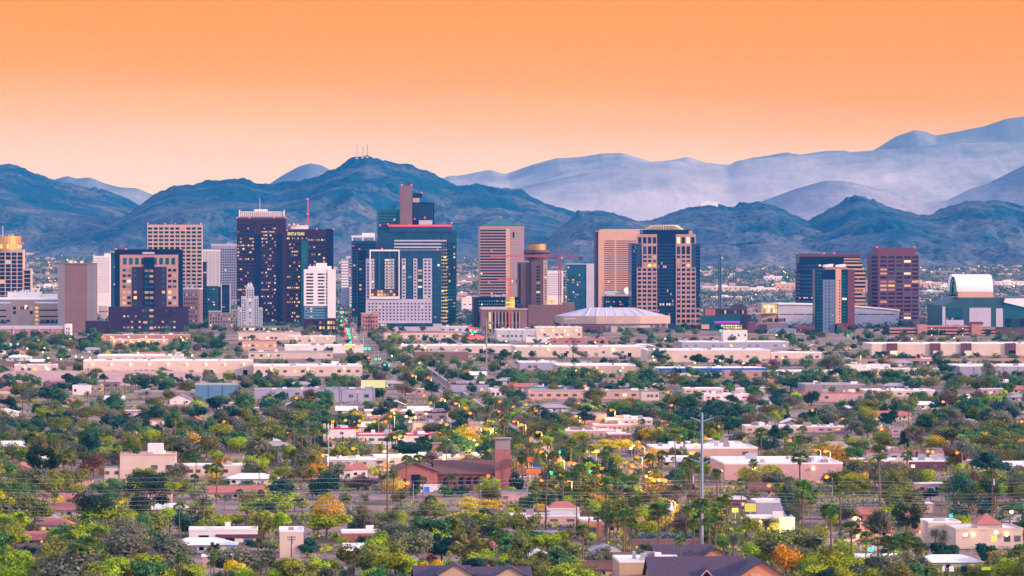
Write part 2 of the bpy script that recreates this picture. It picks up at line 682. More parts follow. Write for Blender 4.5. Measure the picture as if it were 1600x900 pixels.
ridge('hills', 15600, [(-160, 300), (-90, 268), (-40, 258), (0, 258), (20, 258), (45, 266), (75, 277), (110, 286), (140, 294), (170, 300), (190, 308), (215, 320), (250, 342), (290, 370), (330, 392)], HM_NEAR, 2300, 75)
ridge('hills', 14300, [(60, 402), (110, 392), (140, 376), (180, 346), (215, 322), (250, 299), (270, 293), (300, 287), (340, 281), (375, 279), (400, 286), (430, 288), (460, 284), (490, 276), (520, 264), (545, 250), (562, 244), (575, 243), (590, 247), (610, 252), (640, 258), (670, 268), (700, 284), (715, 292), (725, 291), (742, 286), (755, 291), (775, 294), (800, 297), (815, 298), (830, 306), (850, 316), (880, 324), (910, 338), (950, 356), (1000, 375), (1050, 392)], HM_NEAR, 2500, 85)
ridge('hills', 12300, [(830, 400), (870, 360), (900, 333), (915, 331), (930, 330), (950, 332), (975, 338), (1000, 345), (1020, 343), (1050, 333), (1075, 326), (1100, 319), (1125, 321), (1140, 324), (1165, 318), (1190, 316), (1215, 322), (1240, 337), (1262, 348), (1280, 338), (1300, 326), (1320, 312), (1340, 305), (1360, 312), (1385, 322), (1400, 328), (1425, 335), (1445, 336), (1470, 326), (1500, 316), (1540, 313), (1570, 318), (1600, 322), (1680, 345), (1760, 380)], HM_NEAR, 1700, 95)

# ---------------------------------------------------------------- the air
hz = MB().box(-9900, 9900, -1900, 23500, -6, 580).build('haze', bpy.data.materials.new('dusk_air'))
tag(hz, kind='stuff')
hm = hz.data.materials[0]
hm.use_nodes = True
ht = hm.node_tree
ht.nodes.clear()
ho = ht.nodes.new('ShaderNodeOutputMaterial')
pv = ht.nodes.new('ShaderNodeVolumePrincipled')
pv.inputs['Color'].default_value = HAZE_COLOR
pv.inputs['Absorption Color'].default_value = (1, 1, 1, 1)
pv.inputs['Density'].default_value = HAZE_DENSITY
pv.inputs['Density Attribute'].default_value = ''
pv.inputs['Anisotropy'].default_value = 0.2
ht.links.new(pv.outputs[0], ho.inputs['Volume'])
hm.cycles.homogeneous_volume = True

# ---------------------------------------------------------------- roads
ASPH = mat('asphalt', (0.085, 0.072, 0.08), 0.85, 0.2, 0.3)
CONC = mat('concrete', (0.42, 0.36, 0.34), 0.9, 0.15, 0.2)
PAINT = mat('road_paint', (0.5, 0.48, 0.46), 0.7, 0.1, 0.5)


def road_x(Y, b=1.364, a=387.0):
    return (a - 800) / F * Y + b * CH


def strip(name, m, Y0, Y1, off0, off1, z0, z1=None, b=1.364, n=2, kind='structure'):
    """A ribbon along the avenue, off0..off1 metres from its centre line."""
    mb = MB()
    for i in range(n):
        ya, yb = Y0 + (Y1 - Y0) * i / n, Y0 + (Y1 - Y0) * (i + 1) / n
        P = [(road_x(ya, b) + off0, ya), (road_x(ya, b) + off1, ya), (road_x(yb, b) + off1, yb), (road_x(yb, b) + off0, yb)]
        if z1 is None:
            mb.poly([(x, y, z0) for x, y in P])
        else:
            mb.prism(P, z0, z1)
    return tag(mb.build(name, m), kind=kind)


strip('avenue_road', ASPH, 1890, 6400, -7, 7, 0.10, n=8)
strip('pavement', CONC, 1890, 6400, 7, 9, 0.0, 0.22, n=8)
strip('pavement', CONC, 1890, 6400, -9, -7, 0.0, 0.22, n=8)
mb = MB()
for y in np.arange(1900, 4200, 11):
    for off in (-4.6, -2.3, 2.3, 4.6):
        xa, xb = road_x(y) + off, road_x(y + 4) + off
        mb.poly([(xa - .12, y, .16), (xa + .12, y, .16), (xb + .12, y + 4, .16), (xb - .12, y + 4, .16)])
tag(mb.build('lane_marking', PAINT), kind='structure')
strip('centre_marking', mat('yellow_road_paint', (0.40, 0.27, 0.06), 0.7), 1895, 4200, -0.35, 0.35, 0.17, n=4)
strip('street_road', ASPH, 3800, 6400, -7, 7, 0.10, b=2.42, n=4)


def cross(name, Y, w, xa, xb, m=ASPH, z=0.06):
    mb = MB()
    s = GRID
    mb.poly([(xa, Y + xa * s, z), (xb, Y + xb * s, z), (xb, Y + xb * s + w, z), (xa, Y + xa * s + w, z)])
    return tag(mb.build(name, m), kind='structure')


for Y, w in ((1500, 15), (1668, 10), (1872, 18), (2110, 10), (2420, 14), (2790, 11), (3150, 22), (3560, 14), (3980, 18), (4480, 16), (4950, 16)):
    cross('street_road', Y, w, -Y * 0.17, Y * 0.17)

# the low pinkish dirt bank in front of the freight sheds
D0 = gY(604)
D1 = gY(586)
eb = mat('pink_dirt', (0.50, 0.30, 0.27), 0.95, 0.25, 0.06, 0.1)
xs = np.linspace((-60 - 800) / F * D0, (335 - 800) / F * D0, 60)
tt = np.linspace(0, 1, 14)
TT, XX = np.meshgrid(tt, xs, indexing='ij')
end = np.clip((xs.max() - XX) / 60, 0, 1) ** 0.6
YY = D0 + TT * (D1 - D0) + (XX - xs[0]) * 0.05
ZZ = (0.3 + 4.6 * np.clip(TT * 2.2, 0, 1) ** 0.8 * np.where(TT > 0.92, 0.2, 1)) * end + (fbm(XX / 14, YY / 14, 7) - 0.5) * 1.1
tag(grid_mesh('dirt_embankment', XX, YY, ZZ, eb), kind='structure')

# ================================================================ the towers
M = {}
M['navy'] = mat('dark_navy_glass', (0.005, 0.011, 0.045), 0.18, 0.25, 0.05, 0.35)
M['win'] = mat('window_glass', (0.008, 0.011, 0.035), 0.15, 0.3, 0.4, 0.35, rand=0.45)
M['blue'] = mat('blue_curtain_glass', (0.022, 0.060, 0.120), 0.16, 0.25, 0.06, 0.4, rand=0.25)
M['teal'] = mat('teal_glass', (0.015, 0.085, 0.115), 0.16, 0.25, 0.06, 0.4, rand=0.3)
M['dimglass'] = mat('dim_blue_window_glass', (0.06, 0.09, 0.16), 0.2, 0.25, 0.06, 0.4, rand=0.4)
M['paleglass'] = mat('pale_blue_glass', (0.16, 0.27, 0.36), 0.2, 0.25, 0.06, 0.6, rand=0.2)
M['plum'] = mat('plum_granite', (0.070, 0.034, 0.075), 0.6, 0.12, 0.1, 0.15)
M['plumdark'] = mat('dark_plum_granite', (0.038, 0.016, 0.050), 0.6, 0.12, 0.1, 0.12)
M['maroon'] = mat('maroon_stone', (0.140, 0.040, 0.068), 0.6, 0.15, 0.1)
M['beige'] = mat('beige_stone', (0.52, 0.37, 0.30), 0.8, 0.1, 0.08)
M['pinkstone'] = mat('pink_granite', (0.45, 0.25, 0.215), 0.6, 0.1, 0.08)
M['salmon'] = mat('salmon_stone', (0.64, 0.36, 0.26), 0.8, 0.08, 0.05)
M['brown'] = mat('brown_stone', (0.215, 0.115, 0.115), 0.75, 0.12, 0.06)
M['hotelbrown'] = mat('dark_red_brown_stone', (0.125, 0.062, 0.068), 0.7, 0.12, 0.06)
M['violet'] = mat('violet_brown_panel', (0.20, 0.115, 0.140), 0.7, 0.1, 0.06)
M['white'] = mat('white_plaster', (0.80, 0.71, 0.69), 0.8, 0.07, 0.06)
M['grey'] = mat('light_grey_panel', (0.50, 0.46, 0.52), 0.7, 0.08, 0.06)
M['bluegrey'] = mat('blue_grey_panel', (0.27, 0.27, 0.37), 0.7, 0.1, 0.06)
M['slate'] = mat('slate_blue_panel', (0.15, 0.18, 0.28), 0.7, 0.1, 0.06)
M['lilac'] = mat('lilac_panel', (0.48, 0.42, 0.53), 0.6, 0.07, 0.06)
M['brick'] = mat('red_brick', (0.36, 0.13, 0.115), 0.9, 0.18, 0.3)
M['pinkbrick'] = mat('pink_brick', (0.46, 0.20, 0.19), 0.9, 0.15, 0.3)
M['roofwhite'] = mat('white_roof_coating', (0.82, 0.76, 0.74), 0.8, 0.1, 0.03)
M['roofgrey'] = mat('grey_roof', (0.38, 0.33, 0.35), 0.9, 0.15, 0.05)
M['metal'] = mat('galvanised_metal', (0.42, 0.42, 0.46), 0.45, 0.12, 0.2, 0.5, metal=0.4)
M['darkmetal'] = mat('dark_metal', (0.05, 0.05, 0.065), 0.5, 0.15, 0.3)
M['copper'] = mat('green_copper', (0.022, 0.125, 0.135), 0.5, 0.2, 0.1)
M['gold'] = mat('gold_cladding', (0.48, 0.25, 0.07), 0.4, 0.2, 0.1, 0.5, metal=0.3)
M['cranered'] = mat('red_crane_paint', (0.62, 0.09, 0.08), 0.5, 0.1, 0.3)
M['craneblue'] = mat('blue_crane_paint', (0.05, 0.10, 0.18), 0.5, 0.1, 0.3)
M['lit'] = glow('lit_window', (1.0, 0.62, 0.18), 1.0, 0.7)
M['litpink'] = glow('lit_pink_window', (1.0, 0.50, 0.38), 0.62, 0.5)
M['litwhite'] = glow('lit_white_window', (1.0, 0.86, 0.62), 1.1, 0.4)
M['red'] = glow('red_beacon', (1.0, 0.06, 0.12), 3.2, 0.3)
M['green'] = glow('green_signal', (0.03, 1.0, 0.42), 3.0, 0.2)
M['redsig'] = glow('red_signal', (1.0, 0.07, 0.06), 3.0, 0.3)
M['amber'] = glow('amber_lamp', (1.0, 0.19, 0.018), 3.2, 0.3)
M['warm'] = glow('warm_lamp', (1.0, 0.72, 0.25), 4.0, 0.3)
LITS = ('lit', 'litpink', 'litpink', 'litpink', 'litwhite')

_wmesh = {}


def win_mesh(name, w, d, h, m):
    k = (name, round(w, 2), round(d, 2), round(h, 2))
    if k not in _wmesh:
        _wmesh[k] = MB().box(0, w, 0, d, 0, h).mesh(name, m)
    return _wmesh[k]


def small(name, w, d, h, m, loc, parent):
    """A box part; equal boxes share their mesh and carry the material on the object."""
    o = bpy.data.objects.new(name, win_mesh(name, w, d, h, m))
    o.location = loc
    o.parent = parent
    col.objects.link(o)
    if o.data.materials[0] is not m:
        o.material_slots[0].link = 'OBJECT'
        o.material_slots[0].material = m
    return o


class Bld:
    """One building. The picture columns and rows of its front are turned into metres at its own distance."""

    def __init__(self, name, label, cat, pxl, D, phrase=None, pym=None, group=None, rot=GRID, pxw=None):
        self.D = D
        self.s = F / D
        self.pxl = pxl
        self.g = terrain(D)
        p = px_w(pxl, HY, D)
        self.r = empty(name, (p.x, D, self.g), rot)
        tag(self.r, label, cat, group)
        if phrase:
            landmark((pxw or pxl + 25), pym or (HY + CH * self.s), phrase)

    def x(self, px):
        return (px - self.pxl) / self.s

    def z(self, py):
        return -1.5 if py is None else CH - (py - HY) / self.s - self.g

    def box(self, part, pa, pb, pt, pb_, y0, y1, m, label=None):
        o = MB().box(self.x(pa), self.x(pb), y0, y1, self.z(pb_), self.z(pt)).build(part, M[m], self.r)
        if label:
            o['label'] = label
        return o

    def windows(self, pa, pb, pt, pbm, nc, nr, fw=0.65, fh=0.55, y=0.0, m='win', lit=0.0, rows={}, skip=None, part='window', parts=100, pier=0.0, pm=None, mats=LITS, cols=None):
        """nc x nr windows; with pier the wall stands proud between them as a relief grid."""
        x0, x1, zt, zb = self.x(pa), self.x(pb), self.z(pt), self.z(pbm)
        cw, chh = (x1 - x0) / nc, (zt - zb) / nr
        w, h = cw * fw, chh * fh
        n = 0
        rest = MB()
        names = ['x']
        for r in range(nr):
            for c in range(nc):
                if skip and skip(c, r):
                    continue
                p = rows.get(r, lit)
                mm = random.choice(mats) if random.random() < p else m
                if mm == 'win':
                    mm = random.choices(('win', 'navy', 'blue', 'dimglass'), (.66, .18, .10, .06))[0]  # bluer panes mixed in: sky reflections put into the glass colour
                xx, zz = x0 + cw * (c + 0.5) - w / 2, zt - chh * (r + 0.5) - h / 2
                if n < parts:
                    small(part, w, 0.5, h, M[mm], (xx, y - 0.12, zz), self.r)
                else:
                    ks = [m, 'lit', 'litpink', 'litwhite', 'navy', 'blue', 'dimglass']
                    rest.box(xx, xx + w, y - 0.12, y + 0.38, zz, zz + h, ks.index(mm) if mm in ks else 0)
                n += 1
        if rest.v:
            tag(rest.build(part, [M[k_] for k_ in (m, 'lit', 'litpink', 'litwhite', 'navy', 'blue', 'dimglass')], self.r), kind='stuff')
        if pier:
            mb = MB()
            for c in range(nc + 1):
                a = x0 + cw * c - (cw - w) / 2 * (c > 0)
                b = x0 + cw * c + (cw - w) / 2 * (c < nc)
                mb.box(a, b, y - pier, y - 0.02, zb, zt)
            for r in range(nr + 1):
                a = zt - chh * r + (chh - h) / 2 * (r > 0)
                b = zt - chh * r - (chh - h) / 2 * (r < nr)
                mb.box(x0, x1, y - pier + 0.06, y - 0.025, b, a)
            mb.build('facade_frame', M[pm], self.r)

    def bands(self, pa, pb, pt, pbm, n, frac=0.5, y=0.0, m='win', lit=0.1, seg=8, rows={}, depth=None, part='window_band', mats=LITS):
        """n ribbon windows, each a part; lit rooms show as brighter pieces of a ribbon."""
        x0, x1, zt, zb = self.x(pa), self.x(pb), self.z(pt), self.z(pbm)
        chh = (zt - zb) / n
        h = chh * frac
        for r in range(n):
            zz = zt - chh * (r + 0.5) - h / 2
            small(part, x1 - x0, depth or 0.5, h, M[m], (x0, y - 0.10, zz), self.r)
            p = rows.get(r, lit)
            sw = (x1 - x0) / seg
            for i in range(seg):
                if random.random() < p:
                    k = random.uniform(0.45, 0.9)
                    small('lit_window', round(sw * k, 1), 0.3, h * 0.85, M[random.choice(mats)], (x0 + sw * (i + random.uniform(0, 1 - k)), y - 0.2, zz + h * 0.07), self.r)

    def fins(self, pa, pb, pt, pbm, n, w=0.4, d=0.8, y=0.0, m='white', part='fin_screen'):
        x0, x1 = self.x(pa), self.x(pb)
        mb = MB()
        for i in range(n):
            xx = x0 + (x1 - x0) * (i + 0.5) / n
            mb.box(xx - w / 2, xx + w / 2, y - d, y - 0.01, self.z(pbm), self.z(pt))
        return mb.build(part, M[m], self.r)

    def mast(self, px, pt, pb_, rad, y, m='metal', part='antenna_mast'):
        return MB().tube([(self.x(px), y, self.z(pb_)), (self.x(px), y, self.z(pt))], [rad, rad * 0.5], 6).build(part, M[m], self.r)

    def beacon(self, px, py, y=0.5, r=0.9, m='red', part='warning_light'):
        return MB().ball((self.x(px), y, self.z(py)), r, 8).build(part, M[m], self.r)

    def units(self, pa, pb, pt, n, y0, y1, m='metal'):
        for i in range(n):
            a = random.uniform(self.x(pa), self.x(pb) - 4)
            w, d, h = random.uniform(2, 5), random.uniform(2, 5), random.uniform(1.2, 3)
            yy = random.uniform(y0, y1)
            mb = MB().box(a, a + w, yy, yy + d, self.z(pt) - 0.05, self.z(pt) + h)
            mb.cyl(a + w / 2, yy + d / 2, min(w, d) * 0.3, self.z(pt) + h - 0.02, self.z(pt) + h + 0.5, 8)
            mb.build('roof_unit', M[m], self.r)


# --- stepped office tower with a golden drum, far left
b = Bld('office_tower', 'dark glass tower with stepped side and golden drum on its roof', 'tower', -40, 5900, 'the golden drum tower', 470, pxw=20)
b.box('wall', -40, 36, 390, None, 0, 45, 'beige')
b.box('shoulder_wall', 36.2, 48, 420, None, 1, 40, 'beige')
b.windows(-38, 35.5, 394, 480, 8, 14, 0.84, 0.82, 0, 'navy', 0.03, pier=0.5, pm='beige')
b.windows(36.5, 47.5, 422, 480, 1, 9, 0.84, 0.82, 1, 'navy', 0.03)
mb = MB().cyl(b.x(2), 24, 30 / b.s * 0.98, b.z(391), b.z(369), 36)
mb.build('drum', M['gold'], b.r)
for i in range(9):
    a = math.pi * (1.06 + 0.88 * i / 8)
    rr = 29.8 / b.s
    o = MB().box(-1.6, 1.6, -0.4, 0.4, 0, 5.5).build('lit_window', M['lit'], b.r)
    o.location = (b.x(2) + rr * math.cos(a), 24 + rr * math.sin(a), b.z(388))
    o.rotation_euler = (0, 0, a + math.pi / 2)
mb = MB()
for i in range(40):
    a0, a1 = 2 * math.pi * i / 40, 2 * math.pi * (i + 1) / 40
    rr = 35 / b.s
    mb.tube([(b.x(2) + rr * math.cos(a0), 24 + rr * 0.6 * math.sin(a0), b.z(381)), (b.x(2) + rr * math.cos(a1), 24 + rr * 0.6 * math.sin(a1), b.z(381))], 0.7, 5)
mb.build('ring_beam', M['violet'], b.r)
b.mast(4, 353, 392, 0.8, 3, 'white', 'spire')
b.units(-10, 25, 369, 3, 20, 28)
b.beacon(35, 380)

# --- blank violet-brown tower
b = Bld('office_tower', 'blank violet-brown tower with ribbed side panels beside the low jail block', 'tower', 90, 5150, 'the blank brown tower', 505, pxw=118)
b.box('wall', 90, 150, 412, None, 0, 40, 'violet')
b.box('blank_panel', 101, 136, 415, None, -0.8, -0.02, 'brown')
b.fins(90, 101, 412, 523, 7, 0.45, 0.9, 0, 'grey')
b.fins(136, 150, 412, 523, 9, 0.45, 0.9, 0, 'grey')
b.box('parapet', 89.6, 150.4, 411, 413, -1, 40.5, 'violet')
b.units(108, 130, 411, 4, 8, 20, 'white')
b.mast(113, 403, 411, .3, 10)
b = Bld('annex', 'low windowless dark blue annex between the blank brown tower and the black stepped tower', 'building', 133, 5080)
b.box('wall', 133, 170, 502, None, 0, 30, 'plumdark')
b.box('roof', 132.7, 170.3, 501.4, 502.2, -0.3, 30.3, 'darkmetal')
b.box('door', 140, 143, 517, None, -0.2, 0.2, 'navy')

# --- pale apartment block and the teal slab behind
b = Bld('apartment_tower', 'pale apartment tower with many small windows behind the blank brown tower', 'tower', 146, 6300)
b.box('wall', 146, 172, 400, None, 0, 25, 'white')
b.box('penthouse', 163, 172, 396, 400.2, 2, 20, 'white')
b.windows(147, 171, 402, 458, 7, 14, 0.5, 0.5, 0, 'bluegrey', 0.04, part='window')
b.box('stair_wall', 145.2, 147, 398, None, -1, 20, 'grey')
b = Bld('glass_tower', 'narrow teal glass slab peeking out beside the pale apartment tower', 'tower', 172.5, 6450)
b.box('wall', 172.5, 181, 394, None, 0, 25, 'blue')
b.bands(172.5, 181, 396, 450, 14, 0.6, 0, 'teal', 0.04, 2)
b.box('parapet', 172.2, 181.3, 393.2, 394.4, -0.3, 25, 'grey')

# --- long office with vertical fins and the jail block in front of it
b = Bld('office_block', 'long low office with close vertical fins and white flat roof', 'building', -30, 5560)
b.box('wall', -30, 92, 468, None, 0, 60, 'bluegrey')
b.box('roof', -30.5, 92.5, 465, 468.2, -1, 60, 'roofwhite')
b.fins(-30, 92, 468, 500, 60, 0.7, 1.2, 0, 'lilac')
b.box('penthouse', 10, 62, 457, 465.2, 20, 55, 'roofwhite')
b.box('penthouse', 62.5, 90, 460, 465.2, 24, 50, 'white')
b.units(0, 60, 457, 5, 25, 40, 'white')
b = Bld('jail_block', 'beige concrete jail block with deep window slots and amber lamps', 'building', -10, 5230, 'the beige jail block', 520, pxw=50)
b.box('wall', -10, 102, 474, None, 0, 50, 'beige')
b.box('raised_wall', 17, 54, 470, None, -1.2, -0.02, 'beige')
for pa, pb in ((-9, 10), (61, 91)):
    b.bands(pa, pb, 480, 509, 3, 0.22, 0, 'win', 0, 1)
b.windows(-8, 16, 499, 504, 3, 1, .8, .8, 0, 'win', 0)
b.windows(28, 44, 478, 484, 5, 1, .6, .8, -1.2, 'win', 0.3)
b.windows(19, 26, 478, 492, 1, 2, .7, .7, -1.2, 'win', 0)
b.windows(45, 52, 478, 492, 1, 2, .7, .7, -1.2, 'win', 0.8)
b.windows(54.3, 59.5, 478, 509, 1, 5, 1.0, .6, 0, 'brown', 1.0, mats=('lit', 'litpink'), part='stair_window')
b.windows(62, 101, 499, 504, 5, 1, .8, .8, 0, 'win', 0)
b.windows(92, 97, 480, 496, 1, 2, .5, .6, 0, 'win', 0)
b.box('parapet', -10.3, 102.3, 473, 474.6, -0.4, 50, 'white')
b.beacon(40.5, 478.5, -2, 1.2, 'warm', 'flood_lamp')
b = Bld('brick_hall', 'pink brick hall with pilasters and pale end bay below the jail block', 'building', -10, 4960, 'the pink brick hall', 532, pxw=50)
b.box('wall', -10, 100, 514, None, 0, 40, 'pinkbrick')
b.box('parapet', -10.5, 100.4, 510, 514.2, -0.6, 40, 'grey')
b.box('end_bay', 100.5, 110, 507, None, -1.5, 38, 'white')
for px in range(0, 100, 20):
    b.box('pilaster', px, px + 1.6, 510.5, None, -0.9, -0.02, 'lilac')
b.windows(102, 109, 511, 528, 2, 3, .5, .6, -1.5, 'win', 0.1)

# --- black stepped tower with beige inset
b = Bld('city_hall_tower', 'black and beige stepped office tower with broad dark base', 'tower', 169, 5180, 'the black stepped tower', 525, pxw=232)
b.box('wall', 179, 285, 390, None, 6, 44, 'navy')
b.box('base_wall', 169, 294, 479, None, 0, 5.95, 'plumdark')
b.box('inset_wall', 187, 278, 398, 479, 5.2, 5.98, 'pinkstone')
b.box('glass_stem', 206, 260, 417, 479, 4.4, 5.15, 'plumdark')
b.box('glass_stem', 224, 241, 402, 479, 3.9, 4.35, 'navy')
b.windows(190, 275, 402.5, 414, 9, 1, .62, .9, 5.2, 'teal', 0, part='arch_window')
b.windows(190, 205, 418, 478, 2, 7, .7, .5, 5.2, 'win', 0.25, rows={4: 1.0})
b.windows(261, 276, 418, 478, 2, 7, .7, .5, 5.2, 'win', 0.2, rows={4: .9})
b.windows(208, 214, 418, 478, 1, 7, .8, .5, 4.4, 'teal', 0.08, part='window')
b.windows(252, 258, 418, 478, 1, 7, .8, .5, 4.4, 'teal', 0.08, part='window')
b.windows(225, 240, 419, 478, 2, 7, .8, .45, 3.9, 'teal', 0.1, rows={0: 1, 4: .9, 5: .9}, part='window')
b.windows(191, 275, 481, 516, 14, 4, .55, .3, 0, 'win', 0.25, rows={1: .2, 2: .35, 3: .5})
b.windows(222, 241, 480, 518, 2, 4, .7, .35, -0.2, 'teal', 0.6, part='window')
b.box('roof_screen', 222, 241, 394, 397, 3.5, 5.9, 'grey')
for px in (181, 197, 283):
    b.beacon(px, 389)
b.box('parapet', 178.6, 285.4, 389.2, 390.3, 5.7, 44.3, 'plumdark')

# --- gridded beige tower
b = Bld('office_tower', 'beige office tower with a regular grid of dark windows and red roof lights', 'tower', 230, 5750, 'the gridded beige tower', 470, pxw=300)
b.box('wall', 230, 316, 351, None, 0.02, 42, 'beige')
b.windows(230.5, 315.5, 354, 506, 10, 25, .74, .56, 0, 'win', 0.015, pier=0.9, pm='beige', mats=('litpink', 'redsig'))
for px in (231, 258, 274, 314):
    b.beacon(px, 349.5)
b.units(240, 300, 351, 5, 10, 30, 'darkmetal')
b = Bld('office_slab', 'narrow dark blue slab at the foot of the gridded beige tower', 'building', 316.8, 5900)
b.box('wall', 316.8, 323, 410, None, 0, 30, 'navy')
b.bands(316.8, 323, 413, 505, 18, .55, 0, 'blue', 0.05, 2)
b.box('parapet', 316.5, 323.3, 409, 410.3, -.3, 30, 'plumdark')
b = Bld('office_block', 'mauve office block with rounded corner and lit ground rooms beside the black stepped tower', 'building', 285, 5420, None)
pts = [(b.x(285), 0)] + [(b.x(309) + 6 * math.sin(a), 6 - 6 * math.cos(a)) for a in np.linspace(0, math.pi / 2, 7)] + [(b.x(309) + 6, 35), (b.x(285), 35)]
MB().prism(pts, -1.5, b.z(452)).build('wall', M['violet'], b.r)
MB().prism([(x * 1.01, y) for x, y in pts], b.z(452) + .02, b.z(450)).build('parapet', M['lilac'], b.r)
b.windows(286.5, 308, 457, 518, 6, 9, .55, .4, 0, 'win', 0.12, rows={3: .8, 4: .6, 8: .6})
b.units(290, 305, 450, 3, 6, 20)

# --- paler towers behind
b = Bld('office_tower', 'white tower with close vertical ribs behind the small blue glass block', 'tower', 314, 6600)
b.box('wall', 314, 344, 392, None, 0, 25, 'bluegrey')
b.fins(314, 344, 392, 470, 14, 1.1, 1.2, 0, 'white')
b.box('parapet', 313.7, 344.3, 390, 392.2, -1.3, 25.5, 'white')
b = Bld('office_tower', 'blue grey gridded tower half hidden by the tall plum tower', 'tower', 330, 6900)
b.box('wall', 330, 375, 384, None, 0.02, 30, 'bluegrey')
b.windows(330, 375, 388, 468, 13, 20, .6, .55, 0, 'navy', 0.01, rows={8: .35})
b.box('parapet', 329.6, 375, 381, 384.2, -.5, 30, 'lilac')
b.units(340, 365, 381, 4, 4, 12)
b = Bld('office_block', 'small blue glass office in two halves with pale edge strips', 'building', 323, 5850, 'the small blue glass office', 512, pxw=340)
b.box('wall', 323, 341, 447, None, 0, 25, 'blue')
b.box('wall', 345, 361, 445, None, 2, 27, 'navy')
b.box('glass_link', 341.2, 344.8, 448, None, 4, 20, 'navy')
b.bands(323.5, 340.5, 450, 486, 9, .55, 0, 'teal', 0.05, 4)
b.bands(346, 358, 448, 486, 9, .55, 2, 'blue', 0.08, 4)
b.box('edge_strip', 358.6, 360.6, 443, None, 1.2, 1.98, 'grey')
b.box('edge_strip', 345, 346.4, 443, None, 1.2, 1.98, 'grey')
b = Bld('apartment_block', 'cream low apartments with amber lit stairwell left of the white stepped tower', 'building', 326, 5300)
b.box('wall', 326, 345, 487, None, 0, 20, 'beige')
b.box('wall', 346, 369, 489, None, 2, 22, 'beige')
b.windows(327, 344, 490, 511, 4, 4, .4, .55, 0, 'win', 0.2)
b.windows(348, 368, 491, 511, 5, 4, .4, .55, 2, 'win', 0.35)
b.box('roof', 325.6, 345.4, 486, 487.2, -.4, 20.4, 'white')

# --- tall plum tower in two masses
b = Bld('bank_tower', 'tallest plum-dark tower with a crown of white fins', 'tower', 370, 5480, 'the white-crowned plum tower', 505, pxw=420)
b.box('wall', 370, 447, 341, None, 0, 45, 'plumdark')
b.bands(371, 397, 349, 503, 29, .42, 0, 'win', 0.20, 7, rows={0: .05, 1: .2, 2: .2, 6: 1, 7: .5, 19: .7})
b.bands(408, 431, 349, 503, 29, .42, 0, 'win', 0.24, 7, rows={0: .05, 2: .8, 6: .4, 19: .9})
b.box('glass_shaft', 397.5, 407.5, 366, None, -.8, -.02, 'navy')
b.box('glass_shaft', 433.5, 441, 366, None, -.8, -.02, 'navy')
b.box('crown_deck', 370.5, 446.5, 338.5, 341.1, .3, 44, 'violet')
b.box('crown_wall', 377, 440, 330, 338.6, 4, 40, 'grey')
mb = MB()
for i in range(23):
    xx = b.x(374.5 + 68 * i / 22)
    mb.side([(xx - .9, b.z(338.4)), (xx + .5, b.z(338.4)), (xx + .5, b.z(330.5)), (xx - .9, b.z(330.5))], 1.5, 3.9)
mb.build('crown_fins_screen', M['white'], b.r)
for px in (373.5, 443):
    o = b.box('crown_pier', px, px + 2, 328, 338.5, .6, 4, 'white')
b.box('penthouse', 397, 418, 327, 330.2, 8, 30, 'white')
b.mast(406, 309, 327, .35, 15)
for px in (371, 390, 428, 446):
    b.beacon(px, 340, -.3, .8)
b = Bld('office_tower', 'broad plum tower with a yellow rooftop sign and many lit rows', 'tower', 447.3, 5560, 'the yellow-signed plum tower', 512, pxw=460)
b.box('wall', 447.3, 510, 358, None, 0, 40, 'plumdark')
b.box('side_wall', 510.2, 521, 357, None, 4, 40, 'navy')
b.bands(448, 469, 379, 503, 22, .45, 0, 'win', 0.22, 6, rows={0: .3, 2: .9, 9: .7, 12: .9, 16: 1, 21: .5}, mats=('lit', 'litpink', 'lit'))
b.bands(482, 508, 372, 440, 12, .45, 0, 'win', 0.25, 7, rows={0: .9, 4: .7})
b.bands(448, 470, 370.5, 374.5, 1, .7, 0, 'win', 0.6, 8)
b.bands(470.3, 481.5, 370.5, 374.5, 1, .7, -.1, 'win', 1, 2)
b.box('glass_shaft', 470.5, 481, 376, None, -.8, -.02, 'teal')
b.box('penthouse', 455, 482, 352, 358.2, 8, 30, 'white')
b.units(449, 470, 352, 3, 4, 7, 'white')
fc = bpy.data.curves.new('sign_lettering', 'FONT')
fc.body = 'ERNST & YOUNG'
fc.size = 5.0
fc.extrude = 0.15
fc.space_character = 1.0
tmp = bpy.data.objects.new('tmp', fc)
col.objects.link(tmp)
bpy.context.view_layer.update()
me = bpy.data.meshes.new_from_object(tmp.evaluated_get(bpy.context.evaluated_depsgraph_get()))
bpy.data.objects.remove(tmp)
xsz = max(v.co.x for v in me.vertices)
k = (b.x(475.5) - b.x(449.3)) / xsz
for v in me.vertices:
    v.co = Vector((v.co.x * k, -v.co.z, v.co.y * 1.15))
me.materials.clear()
me.materials.append(glow('yellow_sign_light', (1.0, 0.93, 0.35), 1.6, 0.05))
o = obj('sign_lettering', me, b.r)
o.location = (b.x(449.3), -.5, b.z(367.6))
for px in (449, 456, 495, 520):
    b.beacon(px, 357.5 if px > 450 else 360, -.4, .9)
mb = MB()
mz0, mz1 = b.z(352), b.z(310)
for sx, sy in ((0, 0), (2.4, 0), (2.4, 2.4), (0, 2.4)):
    mb.tube([(b.x(480) + sx, 12 + sy, mz0), (b.x(480) + .9 + sx * .3, 12.9 + sy * .3, mz1)], .3, 4)
for i in range(9):
    z = mz0 + (mz1 - mz0) * i / 9
    mb.tube([(b.x(480), 12, z), (b.x(480) + 2.2, 12, z + 3.6)], .16, 4)
mb.build('lattice_mast', M['cranered'], b.r)
for py in (311, 334):
    b.beacon(481, py, 12.5, 1.1)

